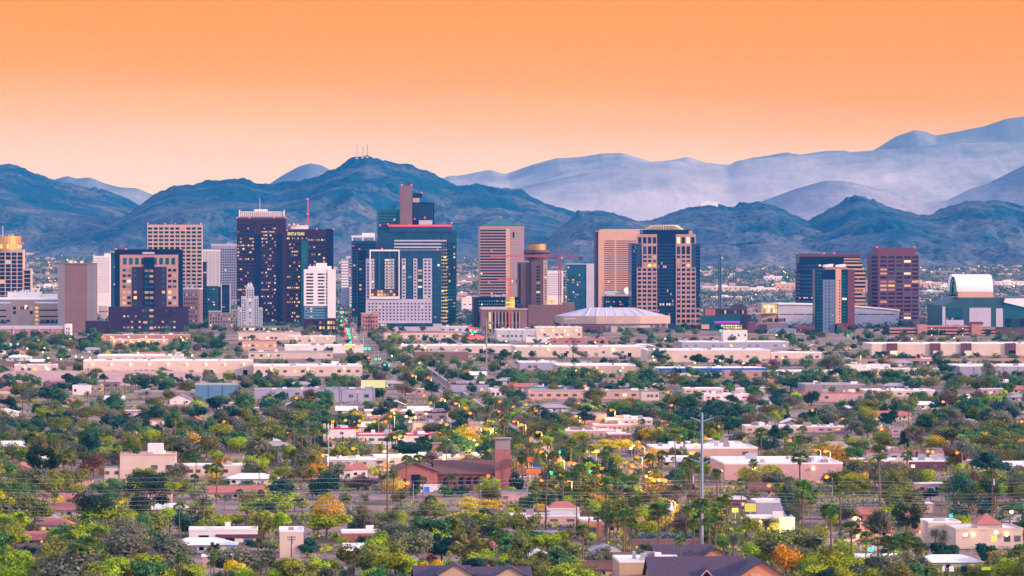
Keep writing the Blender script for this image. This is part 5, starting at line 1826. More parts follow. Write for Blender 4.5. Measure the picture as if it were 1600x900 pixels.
# the brick church
b = Bld('church', 'red brick church with brown gable roof and square louvred tower', 'church', 615, gY(768), 'the red brick church', pym=765, pxw=690)
hh = (768 - 737) / b.s
gable(b.r, 0, b.x(683), 0, 34, -1, hh, 13 / b.s, M['brick'], M['brownroof'], 'y', 1.0)
gable(b.r, b.x(683) + .2, b.x(774), 8, 40, -1, (768 - 742) / b.s, 17 / b.s, M['brick'], M['brownroof'], 'x', 1.2)
MB().box(b.x(775), b.x(800), 6, 14, -1, (768 - 705) / b.s).build('tower_wall', M['brick'], b.r)
MB().box(b.x(776), b.x(799), 6.5, 13.5, (768 - 704.8) / b.s, (768 - 688) / b.s).build('louvred_belfry', M['taupe'], b.r)
MB().box(b.x(775) - .4, b.x(800) + .4, 5.6, 14.4, (768 - 687.8) / b.s, (768 - 686) / b.s).build('tower_cap', M['greyshingle'], b.r)
for i in range(7):
    small('pilaster', .8, .5, (768 - 744) / b.s, M['brownroof'], (b.x(690 + i * 12), 7.5, 0), b.r)
    if i < 6:
        small('window', 2.0, .4, 3.2, M['win'], (b.x(694 + i * 12), 7.85, 2.5), b.r)
small('tall_window', 4.0, .4, 6.5, M['win'], (b.x(643), -.15, 1), b.r)
small('side_window', 1.4, .4, 4.5, M['win'], (b.x(630), -.15, 1.2), b.r)
MB().box(b.x(656), b.x(690), -6, -.3, -1, 3.2).build('porch', M['white'], b.r)
small('door', 2.4, .3, 2.4, M['bluesign'], (b.x(662), -6.2, 0), b.r)
CLEAR.append((618, 800, 715, 752, .9))

# hipped and gabled houses with tile or shingle roofs near the camera
def house_at(label, pa, pb, py, hpx, rpx, wall, roof, kind='hip', axis='y', depth=14, phrase=None, keep=.8, name='house'):
    b = Bld(name, label, 'house', pa, gY(py), phrase, pym=py, pxw=(pa + pb) / 2)
    w, h, rh = b.x(pb), hpx / b.s, rpx / b.s
    if kind == 'hip':
        rf = hip(b.r, 0, w, 0, depth, -1, h, rh, M[wall], M[roof])
    else:
        rf = gable(b.r, 0, w, 0, depth, -1, h, rh, M[wall], M[roof], axis)
    n = max(2, int(w / 6))
    for i in range(n):
        small('window', 1.5, .3, 1.3, M['lit'] if random.random() < .12 else M['win'], (w * (i + .5) / n - .7, -.1, 1.0), b.r)
    small('door', 1.0, .3, 2.0, M['door'], (w * .62, -.12, 0), b.r)
    MB().box(w * .3, w * .3 + .9, depth * .6, depth * .6 + .9, h, h + rh + .8).build('chimney', M['brick'], rf)
    if keep:
        CLEAR.append((pa, pb, py - hpx - rpx, py - 2, keep))
    return b


house_at('house with broad pink tile hip roof and lit eaves near the green signal', 1338, 1396, 842, 10, 20, 'cream', 'tile', phrase='the broad pink tile roof', depth=18)
house_at('smaller pink tile hip roof beside the dark round pine', 1432, 1462, 838, 9, 16, 'cream', 'tile')
house_at('white house with clay red hip roof near the wooden pole', 856, 906, 812, 12, 15, 'white', 'tile', phrase='the clay red hip roof')
house_at('restaurant with white walls and twin red hip roofs', 520, 552, 748, 14, 9, 'white', 'tile', phrase='the twin red hip roofs')
house_at('second half of the twin red hip roofs with lit porch', 549, 574, 746, 13, 9, 'white', 'tile')
house_at('small red gable house under olive trees', 662, 684, 882, 7, 8, 'brick', 'tile', 'gable')
house_at('pale gable house with white front in the grey trees', 265, 300, 632, 7, 8, 'white', 'greyshingle', 'gable', 'y')
house_at('house with pinkish roof in the lower grey trees', 40, 70, 852, 8, 10, 'pink', 'tile', 'gable', 'x')
house_at('pink roofed house between the big dark pines', 95, 118, 795, 8, 12, 'pink', 'tile', 'gable', 'x')
house_at('house with long dark purple roof and gabled porch', 650, 735, 922, 12, 20, 'tan', 'shingle', 'gable', 'x', 22, 'the long purple roofs', .9)
house_at('house with purple roof and tan gable beside the green trees', 737, 830, 924, 12, 20, 'tan', 'shingle', 'gable', 'x', 22, None, .8)
for px, py, lab in ((685, 917, 'tan porch gable on the first long purple roof'), (770, 921, 'tan porch gable on the second long purple roof')):
    b = Bld('porch', lab, 'porch', px, gY(py + 6))
    gable(b.r, 0, 11, -1, 9, -1, 5, 3.2, M['tan'], M['shingle'], 'y', .6)
    small('window', 2, .3, 1.6, M['win'], (4.5, -1.15, 2), b.r)

# the purple-roofed complex at the bottom
b = Bld('apartment_complex', 'salmon apartments with dark purple roof, striped gable end and small triangular dormer', 'building', 1020, gY(935), 'the purple-roofed apartments', pym=890, pxw=1110)
w = b.x(1165)
gable(b.r, 0, w, 0, 26, -1, (935 - 913) / b.s, (913 - 877) / b.s, M['orange'], M['shingle'], 'x', 1.0)
gx = b.x(1140)
gable(b.r, gx, b.x(1235), -6, 20, -1, (935 - 908) / b.s, (908 - 877) / b.s, M['orange'], M['shingle'], 'y', .9)
small('tan_panel', 3.4, .3, (935 - 895) / b.s, M['tan'], (b.x(1170), -6.2, 0), b.r)
small('tan_panel', 1.6, .3, (935 - 905) / b.s, M['tan'], (b.x(1150), -6.2, 0), b.r)
small('tan_panel', 1.6, .3, (935 - 905) / b.s, M['tan'], (b.x(1203), -6.2, 0), b.r)
mb = MB().side([(b.x(1092), (935 - 904) / b.s), (b.x(1120), (935 - 904) / b.s), (b.x(1106), (935 - 890) / b.s)], 2.0, 11)
mb.build('dormer', M['shingle'], b.r)
mb = MB().side([(b.x(1094), (935 - 903.6) / b.s), (b.x(1118), (935 - 903.6) / b.s), (b.x(1106), (935 - 891.5) / b.s)], 1.8, 1.95)
mb.build('dormer_trim', M['peach'], b.r)
mb = MB().side([(b.x(1099), (935 - 902.5) / b.s), (b.x(1113), (935 - 902.5) / b.s), (b.x(1106), (935 - 894) / b.s)], 1.6, 1.75)
mb.build('dormer_window', M['win'], b.r)
CLEAR.append((985, 1230, 868, 900, 1.0))
b, w, h = low('apartment_wing', 'tan flat-roofed wing with recessed windows left of the purple-roofed apartments', 'building', 968, 1068, 880, 925, 24, 'tan', 'roofwhite', None, 0, units=7)
for px in (1013, 1038):
    small('recessed_window', 4.6, .3, 2.0, M['win'], (b.x(px), -.12, h - 5.5), b.r)
    small('sill', 5.2, .5, .4, M['taupe'], (b.x(px) - .3, -.3, h - 6), b.r)
b = Bld('apartment_complex', 'second salmon block with purple roof and twin gables behind the first', 'building', 1028, gY(898), None)
gable(b.r, 0, b.x(1110), 0, 22, -1, (898 - 879) / b.s, (879 - 857) / b.s, M['orange'], M['shingle'], 'x', 1)
gable(b.r, b.x(1062), b.x(1108), -4, 16, -1, (898 - 878) / b.s, 14 / b.s, M['orange'], M['shingle'], 'y', .8)
gable(b.r, b.x(1090), b.x(1150), 3, 20, -1, (898 - 878) / b.s, 19 / b.s, M['orange'], M['shingle'], 'y', .8)
for px in (1078, 1112):
    small('tan_panel', 3.0, .3, (898 - 873) / b.s, M['tan'], (b.x(px), -4.2 if px < 1100 else 2.8, 0), b.r)
CLEAR.append((1030, 1150, 858, 880, .95))
mb = MB()
mb.cyl(0, 0, .15, 0, .3, 14, r1=.9)
t = mb.build('satellite_dish', M['white'])
t.location = px_w(1053, 871, gY(898) + 8)
t.rotation_euler = (R(60), 0, R(-20))
tag(t, 'round white satellite dish on the second purple roof', 'dish')

# yellow billboard and other signs
def post_sign(name, label, px0, px1, pt, pb_, pbase, m, posts=2, back='darkmetal'):
    D = gY(pbase)
    b = Bld(name, label, 'sign', px0, D)
    w = b.x(px1)
    MB().box(0, w, 0, .5, b.z(pb_), b.z(pt)).build('sign_panel', M[m], b.r)
    MB().box(-.2, w + .2, .52, .8, b.z(pb_) - .2, b.z(pt) + .2).build('sign_back', M[back], b.r)
    for i in range(posts):
        x = w * (i + .5) / posts
        MB().tube([(x, .65, -1), (x, .65, b.z(pb_) + .3)], .3, 6).build('post', M['metal'], b.r)
    CLEAR.append((px0, px1, pt, pb_, .95))


M['billboard'] = glow('lit_yellow_billboard', (0.95, 0.82, 0.42), 1.0, .05)
post_sign('billboard', 'wide pale yellow lit billboard beside the avenue', 564, 602, 594, 606, 622, 'billboard')
post_sign('shop_sign', 'orange red lit sign board above a low white shop', 822, 845, 733, 740, 756, 'orangesign')
post_sign('shop_sign', 'blue lit sign above the orange red sign board', 834, 845, 729.5, 732.5, 754, 'bluesign')
post_sign('shop_sign', 'orange square sign left of the avenue lamps', 823, 835, 714, 722, 738, 'orangesign')
post_sign('shop_sign', 'yellow lit shop sign right of the avenue palms', 916, 937, 703, 708, 722, 'yellowsign')
post_sign('shop_sign', 'lit yellow restaurant sign on tall post', 535, 560, 540, 543, 556, 'yellowsign')
post_sign('shop_sign', 'square yellow sign beside the drive-in', 1164, 1182, 787, 800, 822, 'yellowsign', 1)
post_sign('shop_sign', 'orange lit sign before the magenta wall', 1144, 1154, 794, 801, 816, 'yellowsign', 1)
post_sign('shop_sign', 'tall thin yellow sign post near the freeway bridge', 1344, 1346, 555, 562, 574, 'yellowsign', 1)
low('shop', 'magenta walled shop behind the drive-in signs', 'shop', 1141, 1166, 781, 796, 14, 'maroon', 'roofwhite', None, 2, lit=.6, units=0)

# ---------------------------------------------------------------- lamps, signals, poles and wires
def lamp_proto(mat_, h, two=False):
    t = empty('street_lamp', (0, 0, -1000))
    MB().tube([(0, 0, 0), (0, 0, h * .9), (0, 0, h)], [.14, .10, .08], 6).build('pole', M['metal'], t)
    MB().tube([(0, 0, h - .3), (-1.0, 0, h + .35), (-2.2, 0, h + .5)], [.07, .06, .05], 5).build('arm', M['metal'], t)
    hd = MB().box(-2.9, -2.0, -.22, .22, h + .42, h + .62).build('lamp_housing', M['darkmetal'], t)
    MB().ball((-2.45, 0, h + .05), .95, 8, sz=.8).build('lamp_globe', M[mat_], hd)
    tag(t, None, 'lamp', 'street lamps')
    return t


PR_AMBER, PR_WARM = lamp_proto('amber', 9), lamp_proto('warm', 9)
used = {}


def place(proto, loc, rz, desc, scale=1.0):
    if proto.name not in used:
        used[proto.name] = 1
        o = proto
        o.location = loc
        o.rotation_euler = (0, 0, rz)
        o.scale = scale if isinstance(scale, tuple) else (scale,) * 3
    else:
        o = copy_tree(proto, loc, rz, scale)
    px, py = scr(loc[0], loc[1], loc[2])
    AUTO.append((o, desc, px, py))
    return o


AMB = [(838, 703), (846, 708), (855, 710), (852, 717), (869, 714), (874, 721), (840, 677), (745, 670), (760, 672), (778, 683), (735, 686), (768, 671), (669, 591), (610, 652), (636, 716), (617, 685),
       (505, 713), (803, 660), (815, 665), (885, 754), (1046, 786), (1290, 707), (1378, 672), (1496, 709), (1235, 690), (1317, 656), (1450, 707), (1458, 708), (1597, 660), (576, 560), (630, 570),
       (712, 632), (690, 625), (645, 588), (860, 675), (955, 642), (1044, 614), (900, 652), (1035, 660), (1474, 629), (1275, 705), (350, 660), (230, 533), (160, 527), (285, 530), (60, 532), (110, 530), (190, 786),
       (520, 660), (540, 658), (562, 659), (585, 660), (603, 660), (1000, 700), (980, 690), (996, 716), (1120, 735), (1380, 556), (1440, 558), (1250, 550)]
WRM = [(733, 688), (744, 696), (600, 707), (624, 712), (640, 660), (648, 654), (634, 652), (665, 648), (985, 702), (1240, 717), (1508, 838), (1556, 834), (1580, 802), (1220, 832), (989, 698), (1335, 812), (1010, 746),
       (1030, 752), (1015, 740), (700, 690), (740, 690), (900, 580), (940, 582), (969, 580), (1020, 558), (75, 560), (95, 562), (118, 558), (205, 556), (215, 552), (140, 560), (30, 556), (300, 556), (270, 560)]
rs_ = random.Random(21)
for i in range(64):
    py_ = 598 + 165 * rs_.random() ** .9
    AMB.append((387 + 1.364 * (py_ - HY) + rs_.gauss(20, 150), py_))
for i in range(30):
    WRM.append((rs_.uniform(30, 1570), rs_.uniform(524, 570)))
for lst, pr, nm in ((AMB, PR_AMBER, 'amber'), (WRM, PR_WARM, 'pale yellow')):
    for px, py in lst:
        D = gY(py, 8.6 if pr is not PR_WARM else 7.5)
        p = px_w(px, py, D)
        place(pr, (p.x + 2.4, D, 0.0), 0, f'{nm} street lamp', 1.0 if pr is not PR_WARM else .88)

# a few of the lamps throw real light on the street around them
for i, (px, py) in enumerate(AMB[:21] + [(1046, 786), (1290, 707), (985, 702), (1015, 745), (1030, 752), (1000, 700), (996, 716), (1120, 735), (955, 642), (900, 652), (860, 675), (712, 632), (690, 625), (645, 588), (648, 654), (1275, 705), (505, 713), (230, 533), (285, 530), (160, 527), (1508, 838), (1220, 828), (600, 707), (636, 716), (744, 696), (1335, 808)]):
    D = gY(py, 8.6)
    p = px_w(px, py, D)
    l = bpy.data.lights.new('lamp_light', 'POINT')
    l.energy = 11000
    l.color = (1.0, 0.40, 0.10) if i < 41 else (1.0, 0.72, 0.32)
    l.shadow_soft_size = .6
    o = bpy.data.objects.new('lamp_light', l)
    o.location = (p.x, D - 1.2, 7.6)
    col.objects.link(o)


def signal_proto(m):
    t = empty('traffic_signal', (0, 0, -1000))
    MB().tube([(0, 0, 0), (0, 0, 6.8)], [.14, .1], 6).build('pole', M['metal'], t)
    MB().tube([(0, 0, 6.2), (-6.5, 0, 6.6)], [.1, .06], 5).build('mast_arm', M['metal'], t)
    hd = MB().box(-6.4, -5.6, -.2, .3, 5.2, 7.0).build('signal_head', M['darkmetal'], t)
    MB().ball((-6.0, -.35, 5.9), .85, 8).build('signal_light', M[m], hd)
    tag(t, None, 'signal', 'traffic signals')
    return t


PG, PRD = signal_proto('green'), signal_proto('redsig')
GRN = [(923, 737), (988, 757), (1286, 845), (1487, 805), (1361, 859), (875, 706), (861, 739), (571, 549), (577, 549), (587, 561), (593, 561), (601, 570), (608, 570), (625, 573), (1126, 520), (1325, 528), (1491, 619)]
RDS = [(793, 656), (782, 657), (732, 662), (735, 693), (796, 673), (820, 661), (815, 652), (562, 503), (1305, 880)]
rng = random.Random(5)
for i in range(34):
    t_ = i / 33
    GRN.append((529 + 24 * t_ + rng.uniform(-5, 5), 482 + 60 * t_ + rng.uniform(-4, 4))) if i % 2 else RDS.append((531 + 24 * t_ + rng.uniform(-8, 8), 480 + 68 * t_ + rng.uniform(-4, 4)))
for i in range(16):
    RDS.append((736 + rng.uniform(-4, 20), 513 + rng.uniform(0, 20)))
for i in range(3):
    GRN.append((733 + rng.uniform(-2, 10), 518 + rng.uniform(0, 8)))
for lst, pr, nm in ((GRN, PG, 'green lit traffic signal'), (RDS, PRD, 'red lit traffic signal')):
    for px, py in lst:
        D = gY(py, 5.9)
        D = min(D, 6900)
        p = px_w(px, py, D)
        sc_ = 1.0 if py > 560 else 1.45
        place(pr, (p.x + 6 * sc_, D + .3, p.z - 5.9 * sc_ if py < 515 else 0), 0, nm, sc_)


def pole(label, px, pt, pb_, m='wood', rad=.2, arms=(), phrase=None, cat='pole', name='utility_pole', can=False):
    D = gY(pb_)
    b = Bld(name, label, cat, px, D, phrase, pym=(pt + pb_) / 2, rot=0, pxw=px)
    h = b.z(pt)
    MB().tube([(0, 0, -1), (0, 0, h)], [rad, rad * .72], 8).build('pole', M[m], b.r)
    for f, wdt in arms:
        MB().box(-wdt / 2, wdt / 2, -.26, -.12, h * f - .12, h * f + .12).build('cross_arm', M[m], b.r)
        for k in (-1, -.4, .4, 1):
            MB().cyl(k * wdt / 2.2, -.19, .09, h * f + .12, h * f + .5, 6).build('insulator', M['darkmetal'], b.r)
    if can:
        MB().cyl(.55, 0, .33, h * .72, h * .82, 8).build('transformer', M['metal'], b.r)
    CLEAR.append((px - 3, px + 3, pt, pb_ - (pb_ - pt) * .25, .9))
    return b, h


b, h = pole('tall pale steel transmission pole rising over the palms', 1097, 645, 866, 'steel', .6, (), 'the tall steel pole', name='transmission_pole')
for f in (.955, .80, .66):
    for s_ in (-1, 1):
        MB().tube([(s_ * .4, 0, h * f - .8), (s_ * 4.2, 0, h * f + .6), ], [.3, .2], 5).build('arm', M['steel'], b.r)
pole('dark far transmission pole standing before the long white-walled warehouse', 760, 498, 589, 'taupe', .75, (), 'the far dark pole', name='transmission_pole')
b, h = pole('tall brown wooden pole with a ring of phone antennas', 605, 690, 826, 'wood', .36, (), 'the wooden antenna pole', name='antenna_pole')
for i in range(6):
    a = i * math.pi / 3
    MB().box(-.2, .2, -.12, .12, 0, 2.6).build('antenna_panel', M['white'], b.r).location = (1.3 * math.cos(a), 1.3 * math.sin(a), h - 2.6)
MB().cyl(0, 0, 1.3, h - 1.6, h - 1.4, 12).build('ring_mount', M['darkmetal'], b.r)
b, h = pole('brown wooden pole with a dark antenna cluster top', 853, 740, 838, 'wood', .36, (), 'the dark-topped pole', name='antenna_pole')
for i in range(9):
    a = i * math.pi * 2 / 9
    MB().box(-.28, .28, -.15, .15, 0, 2.6).build('antenna_panel', M['darkmetal'], b.r).location = (1.5 * math.cos(a), 1.5 * math.sin(a), h - 2.2)
b, h = pole('steel phone mast with pale antenna panels near the red striped shops', 513, 662, 730, 'steel', .4, (), 'the phone mast', name='antenna_pole')
for k in (0, 5.2):
    for i in range(8):
        a = i * math.pi / 4
        MB().box(-.22, .22, -.12, .12, 0, 2.4).build('antenna_panel', M['white'], b.r).location = (2.3 * math.cos(a), 2.3 * math.sin(a), h - 2.4 - k)
    MB().cyl(0, 0, 2.3, h - 1.4 - k, h - 1.2 - k, 14).build('ring_mount', M['metal'], b.r)
POLES = [(1551, 730, 832, 'brown wooden pole beside the dark eucalyptus'), (853.5, 798, 845, 'short brown pole behind the big green tree'), (842, 798, 838, 'short brown pole beside the big green tree'), (127, 734, 775, 'brown wooden pole between the big dark trees'),
         (305, 790, 832, 'brown wooden pole left of the carport'), (265, 808, 838, 'brown wooden pole with cross arms above grey trees'), (448, 818, 862, 'wooden pole with cross arms beside the plain white wall'), (455, 838, 880, 'thin dark pole in front of the plain white wall'),
         (592, 720, 750, 'brown wooden pole beside the twin red roofs'), (497, 812, 836, 'short wooden pole in the lime trees'), (749, 748, 786, 'wooden pole right of the brick church'), (472, 785, 808, 'short wooden pole beside the twin palms'),
         (384, 806, 842, 'yellow brown wooden pole above the carport'), (193, 875, 905, 'short pole with transformer among grey trees'), (827, 622, 668, 'thin dark mast beside the tan brick hall'), (609, 630, 700, 'thin wooden pole left of the pink neon shop'), (1081, 725, 830, 'brown wooden pole left of the steel pole'),
         (920, 800, 852, 'dark trunk-like pole by the salmon bungalow'), (1253, 728, 752, 'wooden pole with many cross arms before the pink superstore'), (1265, 730, 752, 'wooden pole right of the many-armed pole'), (1241, 728, 750, 'thin wooden pole left of the many-armed pole'), (1477, 830, 852, 'red brown pole near the white modern block'),
         (1496, 778, 815, 'dark pole above the white modern block'), (1578, 806, 848, 'dark pole right of the red pyramid roof'), (1420, 625, 668, 'thin dark pole among the dark trees'), (163, 592, 620, 'thin pole at the end of the dirt bank'), (195, 590, 618, 'second thin pole at the end of the dirt bank'), (212, 590, 616, 'third thin pole at the end of the dirt bank'),
         (35, 622, 660, 'thin wooden pole above mauve trees'), (530, 600, 640, 'thin pole before the blue grey warehouse'), (700, 585, 625, 'thin pole beside the avenue'), (1370, 575, 612, 'grey lamp post near the motel row')]
for px, pt, pb_, lab in POLES:
    pole(lab, px, pt, pb_, 'wood', .24 if pb_ > 700 else .3, ((.96, 3.0), (.86, 2.6)), can=pb_ > 780)


def wire(label, px0, py0, px1, py1, D, sag=3.0):
    a, c = px_w(px0, py0, D), px_w(px1, py1, D * 1.01)
    n = 40
    pts = []
    for i in range(n + 1):
        t_ = i / n
        p = a.lerp(c, t_)
        k = (t_ * 6) % 1.0
        p.z -= sag * 4 * k * (1 - k) * .5
        pts.append(tuple(p))
    o = MB().tube(pts, .055, 3).build('power_line', M['metal'])
    tag(o, label, 'wire', 'power lines')


wy = [(744, 752), (751, 757), (762, 768), (766, 773), (774, 779), (781, 783), (788, 788), (795, 791)]
wl = ['topmost power line crossing above the palms', 'second power line from the top', 'third power line from the top', 'fourth power line from the top', 'fourth power line from the bottom', 'third power line from the bottom', 'second power line from the bottom', 'lowest power line crossing the trees']
for (y0, y1), lab in zip(wy, wl):
    wire(lab, -40, y0, 1640, y1, gY(835) if y0 > 760 else gY(826), 2.4)

# the signal gantry at the lower right corner
b = Bld('signal_gantry', 'dark mast arm with back-turned signal, white plates and a yellow green name plate', 'sign', 1548, gY(936), 'the signal gantry', pym=890)
zz = b.z(890)
MB().tube([(0, 0, -1), (0, 0, zz + 1)], [.28, .2], 8).build('post', mat('dark_green_steel', (.02, .06, .05), .5), b.r)
MB().tube([(0, 0, zz), (b.x(1470), 0, zz + .2)], [.16, .1], 6).build('mast_arm', M['darkmetal'], b.r)
MB().box(b.x(1534), b.x(1548.5), -.3, -.2, zz - .2, zz + .75).build('name_plate', glow('yellow_green_plate', (.75, .85, .03), .8, .05), b.r)
MB().box(b.x(1502), b.x(1511), -.5, .3, zz - .8, zz + 1.1).build('signal_head', M['navy'], b.r)
MB().box(b.x(1483), b.x(1490.5), -.3, -.2, zz - .6, zz + 1.1).build('white_plate', M['white'], b.r)
MB().box(b.x(1472), b.x(1476), -.3, -.2, zz - .5, zz + 1.1).build('white_plate', M['white'], b.r)
CLEAR.append((1470, 1550, 880, 897, 1))

# railway cars on the track in front of the green belt
for i in range(9):
    px = 850 + i * 19.5
    b = Bld('railway_car', ['dark', 'white', 'grey', 'dark grey', 'pale', 'dark plum', 'silver', 'pale grey', 'white'][i] + ' railway car, ' + ordinal(i + 1) + ' from the blue grey shed end of the train', 'railway car', px, gY(607), group='railway cars')
    MB().box(0, 15.5, 0, 3, 1.1, 3.9).build('body', M[['darkmetal', 'roofwhite', 'lavender', 'taupe', 'grey', 'plum', 'metal', 'grey', 'roofwhite'][i]], b.r)
    MB().box(-.1, 15.6, -.1, 3.1, 3.92, 4.1).build('roof', M['roofgrey'], b.r)
    for k in (2, 12):
        MB().box(k, k + 2.4, .3, 2.7, 0, 1.05).build('bogie', M['darkmetal'], b.r)

# ================================================================ trees
NPR = np.random.RandomState(3)
LM = {
    'olive': leaf('olive_leaves', (0.180, 0.185, 0.035)), 'green': leaf('green_leaves', (0.070, 0.170, 0.050)), 'dark': leaf('dark_green_leaves', (0.020, 0.078, 0.058)),
    'lime': leaf('lime_leaves', (0.320, 0.390, 0.015)), 'grey': leaf('grey_green_leaves', (0.165, 0.170, 0.105)), 'mauve': leaf('dry_mauve_twigs', (0.190, 0.115, 0.100)),
    'yellow': leaf('yellow_blossom', (0.66, 0.42, 0.020)), 'orange': leaf('orange_leaves', (0.68, 0.28, 0.012)), 'brown': leaf('brown_dry_leaves', (0.165, 0.085, 0.045)),
    'palm': leaf('palm_fronds', (0.105, 0.180, 0.034), .6, .02, .15), 'date': leaf('date_palm_fronds', (0.095, 0.125, 0.060), .3, .02, .15), 'skirt': leaf('dead_palm_skirt', (0.30, 0.165, 0.075), .3, .02, .1),
    'pine': leaf('pine_needles', (0.020, 0.045, 0.026)), 'cactus': leaf('blue_grey_cactus', (0.11, 0.19, 0.19), .3),
}
BARK = mat('tree_bark', (0.105, 0.065, 0.050), .95, .3, 1.5)
PBARK = mat('palm_bark', (0.185, 0.105, 0.075), .95, .3, 1.5, stretch=(1, 1, 6))


def quads_mesh(name, cen, nor, siz, m, asp=1.0):
    """Leaf clumps: one small bent diamond each (two triangles at an angle), scattered and turned every way."""
    n = len(cen)
    nor = nor / (np.linalg.norm(nor, axis=1, keepdims=True) + 1e-9)
    r = NPR.normal(size=(n, 3))
    a = np.cross(nor, r)
    a /= np.linalg.norm(a, axis=1, keepdims=True) + 1e-9
    b = np.cross(nor, a)
    s = siz[:, None]
    v = np.empty((n, 4, 3))
    bend = NPR.uniform(.1, .45, (n, 1))
    v[:, 0] = cen - a * s
    v[:, 1] = cen - b * s * .62 * asp - nor * s * bend
    v[:, 2] = cen + a * s
    v[:, 3] = cen + b * s * .62 * asp - nor * s * bend
    me = bpy.data.meshes.new(name)
    me.vertices.add(n * 4)
    me.vertices.foreach_set('co', v.reshape(-1))
    me.loops.add(n * 4)
    me.loops.foreach_set('vertex_index', np.arange(n * 4, dtype=np.int32))
    me.polygons.add(n)
    me.polygons.foreach_set('loop_start', np.arange(0, n * 4, 4, dtype=np.int32))
    me.polygons.foreach_set('loop_total', np.full(n, 4, dtype=np.int32))
    me.materials.append(m)
    me.update(calc_edges=True)
    return me


def crown_points(n, lobes, seed, shell=.55, gaps=.35):
    """Points in a crown made of many uneven lobes, thinned by a noise so that gaps stay open."""
    rs = np.random.RandomState(seed)
    L = []
    for c, r in lobes:
        k = max(8, int(n * 2.2 * r ** 2 / sum(q ** 2 for _c, q in lobes)))
        d = rs.normal(size=(k, 3))
        d /= np.linalg.norm(d, axis=1, keepdims=True)
        rad = r * (shell + (1 - shell) * rs.uniform(0, 1, (k, 1)) ** .6) * (1 + .16 * rs.normal(size=(k, 1)))
        p = np.array(c) + d * rad * np.array([1, 1, .82])
        L.append(np.hstack([p, d]))
    A = np.vstack(L)
    g = fbm(A[:, 0] * 1.6 + 31 + seed, A[:, 2] * 1.6 + A[:, 1] * .9 + 17, seed, 3)
    A = A[g > np.quantile(g, gaps)]
    rs.shuffle(A)
    return A[:n]


def make_tree(name, m, lobes, trunk, n, leaf_r, seed, gaps=.35, bark=BARK, desc_cat='tree', asp=1.0):
    """A tree one unit high: trunk with limbs, and a crown of leaf clumps."""
    t = empty(name, (0, 0, -1000))
    A = crown_points(n, lobes, seed, gaps=gaps)
    nor = A[:, 3:] + NPR.normal(size=(len(A), 3)) * .55 + np.array([0, 0, .25])
    cr = obj('crown', quads_mesh('crown', A[:, :3], nor, NPR.uniform(.6, 1.35, len(A)) * leaf_r, m, asp), t)
    mb = MB()
    h = trunk[0]
    mb.tube([(0, 0, -.05), (.01, 0, h * .5), (.0, .01, h)], [trunk[1], trunk[1] * .75, trunk[1] * .6], 6)
    for c, r in lobes[:5]:
        mb.tube([(0, 0, h * .9), (c[0] * .5, c[1] * .5, h * .6 + c[2] * .4), (c[0], c[1], c[2])], [trunk[1] * .5, trunk[1] * .33, trunk[1] * .12], 5)
    mb.build('trunk', bark, t)
    tag(t, None, desc_cat)
    return t


def lobes_round(seed, k=9, w=.42, zc=.60, zr=.24, r0=.16, r1=.26):
    rs = np.random.RandomState(seed)
    out_ = []
    for i in range(k):
        a = rs.uniform(0, 6.28)
        q = rs.uniform(.25, 1) ** .6
        out_.append(((w * .68 * q * math.cos(a), w * .68 * q * math.sin(a), zc + zr * rs.uniform(-1, 1) * (1.1 - .5 * q)), rs.uniform(r0, r1) * rs.uniform(.6, 1.15) * w / .42))
    return out_


def lobes_cone(seed):
    rs = np.random.RandomState(seed)
    out_ = []
    for i in range(12):
        f = i / 11
        a = rs.uniform(0, 6.28)
        r = .27 * (1 - f) ** .8 + .04
        out_.append(((r * .55 * math.cos(a), r * .55 * math.sin(a), .2 + .74 * f), r * .8))
    return out_


def lobes_tall(seed):
    rs = np.random.RandomState(seed)
    return [((.16 * rs.normal(), .16 * rs.normal(), .36 + .56 * i / 8), rs.uniform(.10, .17)) for i in range(9)]


PROTO = {}


def proto(kind, m, variants, maker):
    PROTO[kind] = [maker(s) for s in variants]


for key in ('olive', 'green', 'dark', 'lime', 'grey', 'mauve', 'yellow', 'brown', 'orange'):
    airy = key in ('olive', 'grey', 'mauve', 'lime', 'yellow', 'orange')
    nm = {'olive': 'olive_tree', 'green': 'shade_tree', 'dark': 'evergreen_tree', 'lime': 'mesquite_tree', 'grey': 'ironwood_tree', 'mauve': 'bare_tree', 'yellow': 'flowering_tree', 'brown': 'dry_tree', 'orange': 'autumn_tree'}[key]
    h0 = sum(map(ord, key)) % 97
    PROTO[key] = [make_tree(nm, LM[key], lobes_round(h0 + s, 11 if airy else 9, .54 if airy else .48, .52, .30), (.34, .030), 2600, .034 if airy else .036, h0 + s, .34 if airy else .24) for s in range(4)]
PROTO['pine'] = [make_tree('pine_tree', LM['pine'], lobes_round(61 + s, 13, .46, .55, .34, .12, .2), (.4, .026), 3200, .030, 61 + s, .34, asp=.6) for s in range(2)]
PROTO['cypress'] = [make_tree('cypress_tree', LM['dark'], lobes_cone(81 + s), (.2, .03), 1300, .028, 81 + s, .2) for s in range(2)]
PROTO['euca'] = [make_tree('eucalyptus_tree', LM['grey'], lobes_tall(91 + s), (.45, .022), 1200, .026, 91 + s, .5, asp=.55) for s in range(2)]
PROTO['eucadark'] = [make_tree('eucalyptus_tree', LM['dark'], lobes_tall(95 + s), (.45, .022), 1400, .028, 95 + s, .42, asp=.6) for s in range(2)]


